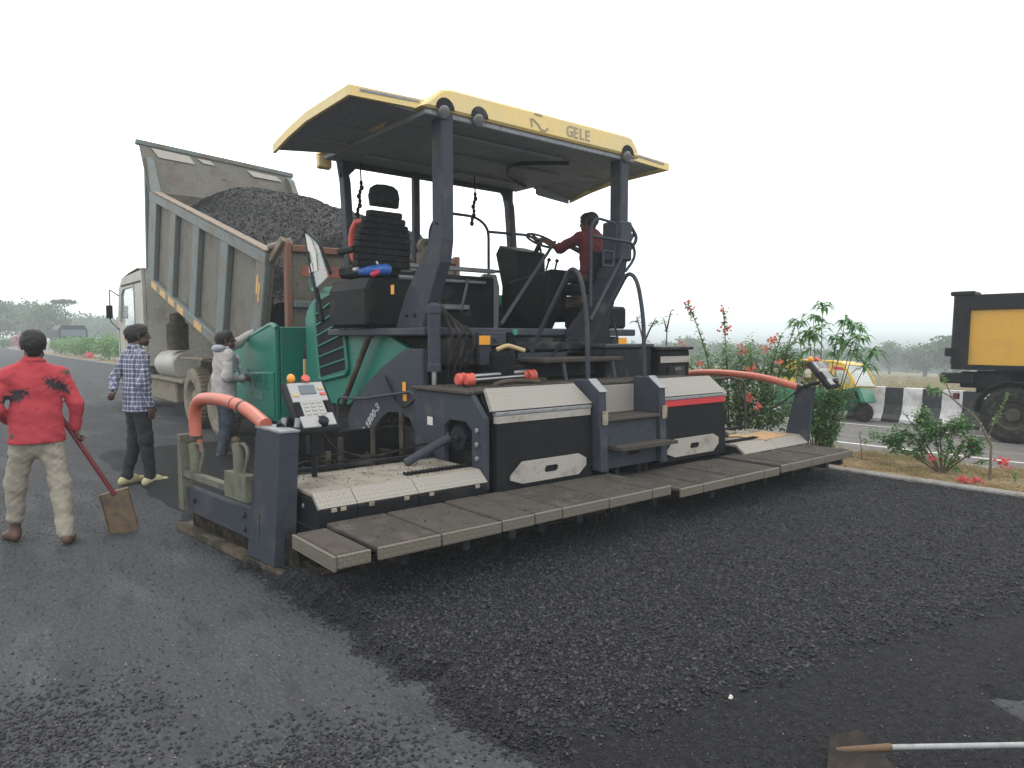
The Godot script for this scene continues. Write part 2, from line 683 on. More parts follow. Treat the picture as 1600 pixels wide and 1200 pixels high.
	M.fly = worn(Color(0.56, 0.31, 0.035), Color(0.46, 0.27, 0.06), 0.3, 0.45, 41, 0.5, 0.0, 0.012, 0.03)
	M.auto_yellow = worn(Color(0.68, 0.45, 0.06), Color(0.5, 0.35, 0.1), 0.25, 0.4, 42, 0.8, 0.0, 0.012, 0.03)
	M.auto_green = worn(Color(0.02, 0.2, 0.12), Color(0.06, 0.16, 0.1), 0.25, 0.4, 43, 0.8)
	M.hotmix = worn(Color(0.014, 0.015, 0.018), Color(0.028, 0.029, 0.033), 0.4, 0.62, 44, 1.0, 0.0, 0.05, 0.4, coarse, 1.5)
	# cloth and skin
	var cloth := weave_relief()
	M.red_cloth = worn(Color(0.42, 0.046, 0.06), Color(0.36, 0.032, 0.046), 0.35, 0.85, 45, 2.0, 0.0, 0.012, 0.06, cloth, 0.4)
	M.tint_cloth = StandardMaterial3D.new()
	M.tint_cloth.vertex_color_use_as_albedo = true
	M.tint_cloth.roughness = 0.88
	M.khaki = worn(Color(0.31, 0.285, 0.235), Color(0.23, 0.21, 0.165), 0.4, 0.88, 46, 2.5, 0.0, 0.012, 0.08, cloth, 0.4)
	M.navy = worn(Color(0.012, 0.014, 0.02), Color(0.022, 0.024, 0.03), 0.4, 0.85, 47, 2.5)
	M.denim = worn(Color(0.03, 0.042, 0.065), Color(0.05, 0.062, 0.085), 0.4, 0.88, 48, 2.5)
	M.grey_cloth = worn(Color(0.42, 0.4, 0.39), Color(0.3, 0.285, 0.275), 0.4, 0.88, 49, 2.5, 0.0, 0.012, 0.08, cloth, 0.4)
	M.towel = worn(Color(0.36, 0.38, 0.43), Color(0.27, 0.28, 0.33), 0.4, 0.92, 50, 3.0, 0.0, 0.012, 0.1, cloth, 0.8)
	M.maroon = worn(Color(0.12, 0.014, 0.024), Color(0.075, 0.012, 0.02), 0.4, 0.88, 51, 2.5)
	M.cream_cloth = worn(Color(0.5, 0.45, 0.36), Color(0.4, 0.35, 0.27), 0.4, 0.88, 52, 2.5)
	M.skin = worn(Color(0.1, 0.05, 0.034), Color(0.075, 0.036, 0.025), 0.4, 0.6, 53, 4.0, 0.0, 0.012, 0.05)
	M.hair = worn(Color(0.011, 0.01, 0.011), Color(0.02, 0.018, 0.018), 0.4, 0.7, 54, 12.0, 0.0, 0.05, 0.3, fine, 1.0)
	M.eye_white = plain(Color(0.6, 0.58, 0.54), 0.3)
	M.sandal = plain(Color(0.42, 0.38, 0.22), 0.7)
	M.check = check_cloth()
	# plants and ground
	M.leaf = leaf(Color(0.075, 0.17, 0.05))
	M.leaf2 = leaf(Color(0.12, 0.21, 0.08))
	M.leaf3 = leaf(Color(0.03, 0.085, 0.025))
	M.leaf_far = leaf(Color(0.045, 0.075, 0.03))
	M.petal = leaf(Color(0.62, 0.13, 0.15))
	M.petal2 = leaf(Color(0.62, 0.19, 0.15))
	M.magenta = leaf(Color(0.24, 0.06, 0.11))
	M.straw = leaf(Color(0.27, 0.195, 0.1))
	M.straw2 = leaf(Color(0.185, 0.15, 0.075))
	for k in ["dark", "black", "panel", "grey", "tread", "tread2", "hotmix", "chassis", "rubber", "grease", "veiled_roof_under", "seat"]:
		M[k].metallic_specular = 0.25
	M.bark = worn(Color(0.14, 0.11, 0.075), Color(0.07, 0.055, 0.04), 0.4, 0.9, 55, 4.0, 0.0, 0.03, 0.3, coarse, 1.0)


func leaf(c: Color) -> StandardMaterial3D:
	var m := plain(c, 0.55)
	m.backlight_enabled = true
	m.backlight = Color(c.r * 0.8, c.g * 0.9, c.b * 0.7).linear_to_srgb()
	return m


# woven blue and white checks
func check_cloth() -> StandardMaterial3D:
	var im := Image.create(128, 128, false, Image.FORMAT_RGB8)
	for y in 128:
		for x in 128:
			var a := x % 32 < 9
			var b := y % 32 < 9
			var c := Color(0.055, 0.06, 0.11)
			if a and b:
				c = Color(0.62, 0.64, 0.7)
			elif a or b:
				c = Color(0.25, 0.27, 0.35)
			elif x % 32 > 16 and x % 32 < 20 or y % 32 > 16 and y % 32 < 20:
				c = Color(0.11, 0.12, 0.19)
			im.set_pixel(x, y, c.linear_to_srgb())
	var m := StandardMaterial3D.new()
	m.albedo_texture = ImageTexture.create_from_image(im)
	m.uv1_triplanar = true
	m.uv1_scale = Vector3(5.2, 5.2, 5.2)
	m.roughness = 0.88
	return m


# ---------------------------------------------------------------- ground, roads, median
const CROSS := 0.05


func right_road(x: float) -> float:
	return -0.05 - CROSS * (x - 9.55)


func field_height(x: float, z: float) -> float:
	var h := -0.12
	if x > 8.5:
		h = lerpf(-0.12, -0.66, clampf((x - 8.5) / 8.0, 0.0, 1.0))
	if x > 18.2:
		h = -0.56 - 0.04 * (x - 18.2)
	return h


func strip(st: SurfaceTool, xs: Array, zs: Array, f: Callable) -> void:
	group_id += 1
	st.set_smooth_group(group_id)
	for j in zs.size() - 1:
		for i in xs.size() - 1:
			var c := []
			for e in [[0, 0], [1, 0], [1, 1], [0, 1]]:
				var x: float = xs[i + e[0]]
				var z: float = zs[j + e[1]]
				c.append(f.call(x, z))
			quad(st, c[0], c[1], c[2], c[3], Vector3.UP)
	st.set_smooth_group(-1)


func steps(a: float, b: float, n: int) -> Array:
	var o := []
	for i in n + 1:
		o.append(lerpf(a, b, float(i) / n))
	return o


func road_material(base: Color, pale: Color, dark: Color, seed_: int, stretch: float, rough: float) -> StandardMaterial3D:
	var n1 := noise_bytes(seed_, 0.006, 1024, 5)
	var n2 := noise_bytes(seed_ + 3, 0.014, 1024, 4)
	var n3 := noise_bytes(seed_ + 6, 0.33, 1024, 2)
	var out := PackedByteArray()
	out.resize(1024 * 1024 * 3)
	for i in 1024 * 1024:
		var a := clampf((n1[i] / 255.0 - 0.52) * 3.4, 0.0, 1.0)
		var b := clampf((n2[i] / 255.0 - 0.6) * 3.6, 0.0, 1.0)
		var c := base.lerp(pale, a).lerp(dark, b)
		var v := n3[i] / 255.0
		var g := 0.62 + 0.76 * v
		if v > 0.8:
			g += 0.55
		out[i * 3] = int(pow(clampf(c.r * g, 0.0, 1.0), 0.4545) * 255.0)
		out[i * 3 + 1] = int(pow(clampf(c.g * g, 0.0, 1.0), 0.4545) * 255.0)
		out[i * 3 + 2] = int(pow(clampf(c.b * g, 0.0, 1.0), 0.4545) * 255.0)
	var im := Image.create_from_data(1024, 1024, false, Image.FORMAT_RGB8, out)
	im.generate_mipmaps()
	var m := StandardMaterial3D.new()
	m.albedo_texture = ImageTexture.create_from_image(im)
	m.uv1_triplanar = true
	m.uv1_world_triplanar = true
	m.uv1_scale = Vector3(0.23, 0.23, 0.23 / stretch)
	m.roughness = rough
	m.metallic_specular = 0.2
	m.normal_enabled = true
	m.normal_texture = bumps(seed_ + 9, 0.24, 512, 3.0)
	m.normal_scale = 0.8
	return m


func build_ground() -> void:
	var g := mb()
	var xs := [-200.0, -60.0, -5.4, 8.2, 9.0, 10.0, 12.0, 14.0, 16.5, 18.2, 24.0, 40.0, 70.0, 120.0, 200.0, 300.0, 460.0]
	var zs := [-560.0, -400.0, -250.0, -150.0, -90.0, -50.0, -20.0, 0.0, 20.0, 60.0, 160.0]
	strip(g, xs, zs, func(x: float, z: float) -> Vector3:
		var y := field_height(x, z)
		if x > 22.0 and x < 500.0:
			y += fold.get_noise_2d(x * 0.7, z * 0.7) * 0.4
		return Vector3(x, y, z))
	var earth := worn(Color(0.2, 0.165, 0.085), Color(0.12, 0.135, 0.05), 0.42, 0.95, 60, 0.06, 0.0, 0.012, 0.3, M.fine, 1.0)
	earth.uv1_world_triplanar = true
	ground_piece("ground", g, earth)
	# the carriageway under repair, a slab on the ground
	var a := mb()
	strip(a, [-5.2, -2.0, 0.0, 2.0, 4.0, 6.0, 7.86], steps(-560, 40, 60), func(x: float, z: float) -> Vector3: return Vector3(x, 0.0, z))
	quad(a, Vector3(-5.2, 0, -560), Vector3(-5.2, 0, 40), Vector3(-5.2, -0.2, 40), Vector3(-5.2, -0.2, -560), Vector3.LEFT)
	M.old_road = road_material(Color(0.054, 0.0565, 0.062), Color(0.076, 0.08, 0.089), Color(0.042, 0.044, 0.048), 61, 3.2, 0.85)
	M.old_road.normal_scale = 0.45
	ground_piece("road", a, M.old_road)
	# second carriageway
	var b := mb()
	strip(b, [9.62, 12.0, 15.0, 18.1], steps(-560, 60, 40), func(x: float, z: float) -> Vector3: return Vector3(x, right_road(x), z))
	M.far_road = road_material(Color(0.15, 0.145, 0.14), Color(0.2, 0.195, 0.185), Color(0.105, 0.1, 0.098), 71, 4.0, 0.8)
	ground_piece("road", b, M.far_road)
	var paint := worn(Color(0.66, 0.66, 0.63), Color(0.3, 0.29, 0.28), 0.3, 0.6, 72, 1.5, 0.0, 0.02, 0.2)
	for e in [[11.36, 0.13], [15.75, 0.13]]:
		var l := mb()
		strip(l, [e[0], e[0] + e[1]], steps(-300, 40, 20), func(x: float, z: float) -> Vector3: return Vector3(x, right_road(x) + 0.005, z))
		ground_piece("lane_line", l, paint)
	# kerbs
	var kerb := worn(Color(0.24, 0.235, 0.225), Color(0.13, 0.12, 0.105), 0.36, 0.85, 73, 1.1, 0.0, 0.015, 0.2, M.fine, 1.0)
	var k := mb()
	prism(k, poly([7.865, -0.15, 7.96, -0.15, 7.96, 0.085, 7.95, 0.098, 7.885, 0.098, 7.865, 0.08]), "z", -300, 30)
	ground_piece("kerb", k, kerb)
	k = mb()
	prism(k, poly([9.48, -0.2, 9.615, -0.2, 9.615, 0.035, 9.6, 0.05, 9.5, 0.05, 9.48, 0.035]), "z", -300, 30)
	ground_piece("kerb", k, kerb)
	# median soil, gently uneven
	var s := mb()
	var mz := []
	var zz := -300.0
	while zz < 30.0:
		mz.append(zz)
		zz += 6.0 if zz < -16.0 else (0.25 if zz < 4.0 else 6.0)
	mz.append(30.0)
	strip(s, steps(7.96, 9.48, 8), mz, func(x: float, z: float) -> Vector3:
		var e := sin((x - 8.0) / 1.48 * PI)
		return Vector3(x, lerpf(0.085, 0.035, (x - 8.0) / 1.48) + e * (0.03 + 0.06 * fold.get_noise_2d(x * 2.0, z * 1.3)), z))
	var soil := worn(Color(0.26, 0.19, 0.105), Color(0.15, 0.11, 0.06), 0.4, 0.95, 74, 0.6, 0.0, 0.02, 0.35, bumps(75, 0.12, 256, 4.0), 1.2)
	soil.uv1_world_triplanar = true
	ground_piece("median", s, soil)
	build_dry_grass()


func blade_tuft(seed_: int, n: int, h: float, spread: float, w: float) -> ArrayMesh:
	var r := RandomNumberGenerator.new()
	r.seed = seed_
	var st := mb()
	for i in n:
		var a := r.randf() * TAU
		var p := Vector3(cos(a), 0, sin(a)) * spread * sqrt(r.randf())
		var d := Vector3(r.randf_range(-1, 1), r.randf_range(0.5, 1.4), r.randf_range(-1, 1)).normalized()
		var l := h * r.randf_range(0.5, 1.2)
		var s := d.cross(Vector3(r.randf() - 0.5, 0.2, r.randf() - 0.5)).normalized() * w
		var m := p + d * l * 0.55
		var tip := p + d * l + Vector3(d.x, -0.25, d.z) * l * 0.35
		tri(st, p - s, p + s, m + s * 0.7, Vector3.UP)
		tri(st, p - s, m + s * 0.7, m - s * 0.7, Vector3.UP)
		tri(st, m - s * 0.7, m + s * 0.7, tip, Vector3.UP)
	st.generate_normals()
	return st.commit()


func scatter(called: String, mesh: Mesh, m: Material, at: Array, label: String, category: String) -> void:
	var mm := MultiMesh.new()
	mm.transform_format = MultiMesh.TRANSFORM_3D
	mm.mesh = mesh
	mm.instance_count = at.size()
	for i in at.size():
		mm.set_instance_transform(i, at[i])
	var o := MultiMeshInstance3D.new()
	o.name = numbered(called)
	o.multimesh = mm
	o.material_override = m
	add_child(o)
	tag(o, label, category, "", "stuff")


func build_dry_grass() -> void:
	for v in 2:
		var at := []
		for i in 5200:
			var z := rng.randf_range(-13.0, 2.5) if i < 4400 else rng.randf_range(-75.0, -13.0)
			var x := rng.randf_range(8.03, 9.45)
			if fold.get_noise_2d(x * 1.3 + v * 31.0, z * 0.9) < -0.12 + rng.randf() * 0.25 - 0.1:
				continue
			var s := rng.randf_range(0.5, 1.25)
			at.append(Transform3D(Basis(Vector3.UP, rng.randf() * TAU).scaled(Vector3(s, s * rng.randf_range(0.5, 1.2), s)), Vector3(x, 0.06, z)))
		scatter("dry_grass", blade_tuft(80 + v, 18, 0.1, 0.07, 0.003), [M.straw, M.straw2][v], at, ["dry straw coloured grass covering the median strip", "darker olive dry grass mixed into the median strip"][v], "grass")


# ---------------------------------------------------------------- the freshly laid layer
func mat_edge(z: float) -> float:
	return 1.63 + fold.get_noise_1d(z * 2.2) * 0.1 + fold.get_noise_1d(z * 9.0 + 40.0) * 0.035


func mat_height(x: float, z: float) -> float:
	var edge := mat_edge(z)
	var h := 0.062
	# worn rear end that thins out where laying began
	var back := -1.66 + (x - 3.1) * 0.2 + fold.get_noise_2d(x * 1.6, 3.0) * 0.06 + fold.get_noise_2d(x * 7.0, z * 7.0) * 0.09
	var t := clampf((z - back) / 0.16, 0.0, 1.0)
	h -= t * 0.028
	var back2 := (-0.98 + (3.5 - x) * 0.9 if x < 3.5 else -0.98 + (x - 3.5) * 0.3) + fold.get_noise_2d(x * 2.6, 9.0) * 0.2
	var t2 := clampf((z - back2) / 0.14, 0.0, 1.0)
	h -= t2 * 0.05
	var e := clampf((x - edge) / 0.11, 0.0, 1.0)
	h = lerpf(-0.012, h, e)
	return h


func mat_top(x: float, z: float) -> float:
	return mat_height(x, z) + fold.get_noise_2d(x * 14.0, z * 14.0) * 0.005 + fold.get_noise_2d(x * 2.0, z * 2.0 + 50.0) * 0.008


func build_fresh_mat() -> void:
	var st := mb()
	var zs := []
	var z := -10.6
	while z < 1.4:
		zs.append(z)
		z += 0.045 if z > -4.6 else 0.3
	var xs := []
	var x := 1.36
	while x < 7.86:
		xs.append(x)
		x += 0.045 if x < 6.0 else 0.09
	xs.append(7.86)
	var f := func(px: float, pz: float) -> Vector3: return Vector3(px, mat_top(px, pz), pz)
	strip(st, xs, zs, f)
	M.mat = worn(Color(0.015, 0.0155, 0.0185), Color(0.027, 0.028, 0.032), 0.4, 0.66, 90, 1.3, 0.0, 0.06, 0.5, bumps(91, 0.22, 512, 5.0), 1.3)
	M.mat.uv1_world_triplanar = true
	M.mat.metallic_specular = 0.22
	ground_piece("fresh_asphalt", st, M.mat)
	# the crushed stone in it
	var kinds := []
	for v in 4:
		kinds.append(chip(200 + v))
	var tones := [Color(0.018, 0.0185, 0.022), Color(0.028, 0.029, 0.033), Color(0.041, 0.042, 0.047), Color(0.07, 0.071, 0.076)]
	var lists := [[], [], [], []]
	var n := 0
	while n < 135000:
		var w := rng.randf()
		var pz := 0.75 - 5.3 * pow(w, 0.8)
		var px := rng.randf_range(1.5, 7.85)
		n += 1
		# only where a camera near this one can look
		if px * 0.77 + pz * 0.636 > 0.95 * (px * 0.636 - pz * 0.772) + 0.9:
			continue
		var h := mat_height(px, pz)
		if h < 0.004:
			if rng.randf() > 0.25:
				continue
			h = maxf(h, 0.0)
		var s := rng.randf_range(0.0045, 0.0108)
		if h < 0.052 - rng.randf() * 0.016:
			if rng.randf() < 0.55:
				continue
			s *= 0.6
		elif rng.randf() < 0.12:
			s *= 1.45
		lists[[0, 0, 1, 1, 1, 2, 2, 3][rng.randi() % 8]].append(chip_place(px, maxf(mat_top(px, pz), 0.0) + s * 0.15, pz, s))
	# crumbs dropped beside the layer and in two heaps on the old surface
	for i in 9000:
		var pz := rng.randf_range(-6.4, -1.2)
		var px := mat_edge(pz) + 0.08 - absf(rng.randfn(0.0, 0.055))
		lists[rng.randi() % 2].append(chip_place(px, maxf(mat_top(px, pz), 0.0) + 0.002, pz, rng.randf_range(0.004, 0.012)))
	for c in [[Vector2(0.2, -3.2), 0.26, 2300], [Vector2(1.02, -2.28), 0.2, 2600], [Vector2(0.1, -2.5), 0.3, 1500]]:
		for i in c[2]:
			var q: Vector2 = c[0] + Vector2(rng.randfn(0.0, c[1]), rng.randfn(0.0, c[1]))
			lists[rng.randi() % 4].append(chip_place(q.x, 0.003, q.y, rng.randf_range(0.004, 0.011)))
	for i in 2600:
		var pz := rng.randf_range(-9.0, -1.6)
		lists[rng.randi() % 4].append(chip_place(rng.randf_range(-0.2, 1.6), 0.002, pz, rng.randf_range(0.003, 0.008)))
	for v in 4:
		var cm := plain(tones[v], [0.6, 0.65, 0.7, 0.8][v])
		cm.metallic_specular = 0.3
		scatter("asphalt_chips", kinds[v], cm, lists[v], ["black bitumen coated chips in the fresh asphalt", "dark grey chips in the fresh asphalt", "grey stone chips in the fresh asphalt", "paler grey stone chips showing through the fresh asphalt"][v], "asphalt")
	var pale := []
	for i in 80:
		pale.append(chip_place(rng.randf_range(0.0, 1.5), 0.003, rng.randf_range(-4.2, -2.0), rng.randf_range(0.003, 0.007)))
	for i in 26:
		var px := rng.randf_range(2.2, 4.0)
		var pz := rng.randf_range(-1.9, -0.6)
		pale.append(chip_place(px, maxf(mat_height(px, pz), 0.0) + 0.006, pz, rng.randf_range(0.003, 0.006)))
	scatter("pale_stones", kinds[0], plain(Color(0.2, 0.18, 0.15), 0.85), pale, "small pale stones lying loose on the dark surface", "stones")
	var wst := mb()
	hexa(wst, [Vector3(-0.011, -0.006, -0.005), Vector3(0.008, -0.006, -0.008), Vector3(0.011, -0.005, 0.006), Vector3(-0.007, -0.006, 0.008), Vector3(-0.006, 0.005, -0.003), Vector3(0.004, 0.008, -0.004), Vector3(0.006, 0.004, 0.003), Vector3(-0.003, 0.006, 0.004)])
	single("white_stone", wst, plain(Color(0.6, 0.58, 0.5), 0.7), "small white stone lying alone on the fresh asphalt", "stone", Vector3(2.52, 0.07, -1.62))


func chip(seed_: int) -> ArrayMesh:
	var r := RandomNumberGenerator.new()
	r.seed = seed_
	var st := mb()
	var ring := []
	for k in 6:
		var a := TAU * (k + r.randf_range(-0.25, 0.25)) / 6.0
		ring.append(Vector3(cos(a), r.randf_range(-0.15, 0.25), sin(a)) * r.randf_range(0.7, 1.15))
	var top := Vector3(r.randf_range(-0.35, 0.35), r.randf_range(0.45, 0.8), r.randf_range(-0.35, 0.35))
	var top2 := top + Vector3(r.randf_range(-0.4, 0.4), r.randf_range(-0.2, 0.1), r.randf_range(-0.4, 0.4))
	for k in 6:
		var t: Vector3 = top if k < 3 else top2
		tri(st, ring[k], ring[(k + 1) % 6], t, Vector3.UP)
		tri(st, ring[k], ring[(k + 1) % 6], Vector3(0, -0.5, 0), Vector3.DOWN)
	tri(st, ring[3], top, top2, Vector3.UP)
	tri(st, ring[0], top, top2, Vector3.UP)
	st.generate_normals()
	return st.commit()


func chip_place(x: float, y: float, z: float, s: float) -> Transform3D:
	var b := Basis(Vector3(rng.randf() - 0.5, rng.randf() - 0.5, rng.randf() - 0.5).normalized(), rng.randf() * 1.3) * Basis(Vector3.UP, rng.randf() * TAU)
	return Transform3D(b.scaled(Vector3(s, s * rng.randf_range(0.6, 1.0), s)), Vector3(x, y, z))


# ---------------------------------------------------------------- black and white safety barrier
func build_barrier() -> void:
	var white := worn(Color(0.72, 0.71, 0.73), Color(0.36, 0.34, 0.33), 0.33, 0.75, 95, 0.8)
	var black := worn(Color(0.02, 0.022, 0.03), Color(0.1, 0.09, 0.085), 0.25, 0.6, 96, 0.8)
	var concrete := worn(Color(0.36, 0.34, 0.31), Color(0.25, 0.22, 0.19), 0.35, 0.85, 97, 0.8)
	var o := placed("road_barrier", "concrete roadside barrier painted in broad black and white stripes", "barrier", Vector3(17.8, -0.5, -8))
	var y0 := right_road(17.75)
	var prof := [17.42, y0 - 0.1, 17.42, y0 + 0.1, 17.5, y0 + 0.2, 17.58, y0 + 0.42, 17.62, y0 + 0.83, 17.82, y0 + 0.83, 17.95, y0 + 0.2, 18.02, y0 - 0.1]
	var core := mb()
	prism(core, poly(prof), "z", -120.0, 26.0)
	part(o, "wall", core, concrete)
	var skin := [17.412, y0 + 0.03, 17.412, y0 + 0.1, 17.492, y0 + 0.203, 17.572, y0 + 0.423, 17.612, y0 + 0.838, 17.8, y0 + 0.838, 17.8, y0 + 0.8, 17.64, y0 + 0.8, 17.6, y0 + 0.42, 17.52, y0 + 0.2, 17.45, y0 + 0.1, 17.45, y0 + 0.03]
	var w := 0.40
	for i in 130:
		var z := -7.3 + (i - 60) * w * 1.03
		if z > 20.0:
			break
		var st := mb()
		prism(st, poly(skin), "z", z, z + w * 1.028)
		part(o, "painted_stripe", st, black if i % 2 == 0 else white)


# ---------------------------------------------------------------- trees across the field
func crown_mesh(st: SurfaceTool, r: RandomNumberGenerator, c: Vector3, rad: Vector3, clumps: int, per: int, leaf_size: float) -> void:
	for i in clumps:
		var d := Vector3(r.randfn(), r.randfn(), r.randfn()).normalized()
		var lob := 0.75 + 0.35 * fold.get_noise_3d(d.x * 1.9 + c.x, d.y * 1.9, d.z * 1.9 + c.z)
		var p := c + d * rad * pow(r.randf(), 0.4) * lob
		for k in per:
			var q := p + Vector3(r.randfn(), r.randfn() * 0.7, r.randfn()) * leaf_size * 1.6
			var a := Vector3(r.randfn(), r.randfn(), r.randfn()).normalized() * leaf_size * r.randf_range(0.5, 1.1)
			var b := a.cross(Vector3(r.randfn(), r.randfn(), r.randfn()).normalized()) * 0.75
			tri(st, q - a, q + b, q + a, Vector3.UP)
			tri(st, q - a, q - b, q + a, Vector3.UP)


func tree(called: String, label: String, at: Vector3, h: float, w: float, seed_: int, m: Material, group := "", flat := 1.0, clumps := 260, stem := 0.3) -> Node3D:
	var o := thing(called, label, "tree", at, 0.0, group)
	var r := RandomNumberGenerator.new()
	r.seed = seed_
	var t := mb()
	var top := Vector3(w * 0.05, h * (stem + 0.25), 0)
	tube(t, PackedVector3Array([Vector3(0, -0.3, 0), Vector3(w * 0.03, h * stem, 0), top]), w * 0.045, w * 0.025, 7)
	for k in 6:
		var a := TAU * k / 6.0 + r.randf()
		tube(t, PackedVector3Array([Vector3(w * 0.03, h * stem * r.randf_range(0.8, 1.2), 0), Vector3(cos(a) * w * 0.18, h * (stem + 0.22), sin(a) * w * 0.18), Vector3(cos(a) * w * 0.33, h * (stem + 0.38), sin(a) * w * 0.33)]), w * 0.022, w * 0.007, 5)
	part(o, "trunk", t, M.bark)
	var c := mb()
	var cy := h * (1.0 + stem) * 0.5
	crown_mesh(c, r, Vector3(0, cy, 0), Vector3(w * 0.5, h * (1.0 - stem) * 0.56 * flat, w * 0.5), clumps, 16, w * 0.035)
	part(o, "crown", c, m)
	return o


# place by distance from the camera and angle (degrees right of the view axis)
func polar(deg: float, dist: float) -> Vector3:
	var a := deg_to_rad(deg + 39.476)
	var x := sin(a) * dist
	var z := -cos(a) * dist
	return Vector3(x, field_height(x, z), z)


func build_far_trees() -> void:
	var spots := [
		[28.2, 150.0, 7.6, 7.6, "round hazy tree standing alone beyond the striped barrier"],
		[30.4, 128.0, 6.4, 9.0, "low broad hazy tree just right of the round lone tree"],
		[32.2, 118.0, 7.6, 10.0, "large hazy tree beside the rear of the yellow tipper"],
		[33.8, 120.0, 6.8, 9.0, "hazy tree half hidden behind the yellow tipper body"],
		[26.0, 165.0, 6.0, 10.0, "hazy broad tree left of the round lone tree"],
		[23.9, 170.0, 5.6, 11.0, "hazy spreading tree behind the autorickshaw roof"],
		[21.6, 176.0, 5.6, 12.0, "hazy tree seen between the thin stems above the autorickshaw"],
		[19.2, 150.0, 6.2, 10.0, "hazy tree behind the right end of the flowering bush"],
		[16.6, 158.0, 6.6, 11.0, "hazy tree behind the middle of the flowering bush"],
		[14.2, 140.0, 7.2, 9.0, "tall hazy tree behind the left side of the flowering bush"],
		[12.2, 165.0, 6.4, 11.0, "hazy tree right of the black box on the paver"],
		[9.9, 170.0, 6.2, 11.0, "hazy tree low behind the bare forked stems"],
		[8.0, 150.0, 5.4, 4.0, "small dark hazy tree beside the paver post"],
		[29.3, 190.0, 6.6, 12.0, "pale far tree filling the gap right of the lone tree"],
		[17.8, 210.0, 7.4, 14.0, "palest far tree rising behind the flowering bush"],
		[36.5, 140.0, 7.0, 10.0, "hazy tree behind the front of the yellow tipper"]]
	for i in spots.size():
		var s: Array = spots[i]
		tree("field_tree", s[4], polar(s[0], s[1]), s[2] * 0.85, s[3] * 0.9, 300 + i, M.leaf_far, "trees across the field", 1.0, 230, 0.16)
	var hedge := mb()
	var r := RandomNumberGenerator.new()
	r.seed = 350
	for i in 150:
		var p := polar(5.0 + 34.0 * i / 150.0, r.randf_range(215.0, 260.0))
		crown_mesh(hedge, r, p + Vector3(0, 2.0, 0), Vector3(5.0, 2.6 + r.randf() * 2.2, 5.0), 30, 10, 0.5)
	var o := part(self, "distant_wood", hedge, M.leaf_far)
	tag(o, "far hazy belt of trees closing off the field", "trees", "", "stuff")
	var scrub := []
	for i in 2600:
		var d := rng.randf_range(14.0, 120.0)
		var p := polar(rng.randf_range(4.0, 42.0), d)
		if p.x < 18.6:
			continue
		var s := rng.randf_range(2.0, 5.0)
		scrub.append(Transform3D(Basis(Vector3.UP, rng.randf() * TAU).scaled(Vector3(s, s, s)), p))
	scatter("field_grass", blade_tuft(85, 18, 0.11, 0.12, 0.005), M.straw2, scrub, "rough yellowish grass across the field behind the barrier", "grass")


# ---------------------------------------------------------------- the asphalt paver (world coordinates; x across, -z ahead)
func V(x: float, y: float, z: float) -> Vector3:
	return Vector3(x, y, z)


func gate_x(z: float) -> float:
	return 1.76 + (z + 4.4) * 0.1125


func build_paver() -> void:
	var P := placed("asphalt_paver", "large green and dark grey asphalt paver with yellow canopy and extended screed", "paver", V(4.83, 0, -6.2))
	paver_tractor(P)
	paver_canopy(P)
	paver_deck(P)
	paver_screed(P)
	paver_gates(P)


func mir(x: float) -> float:
	return 9.66 - x


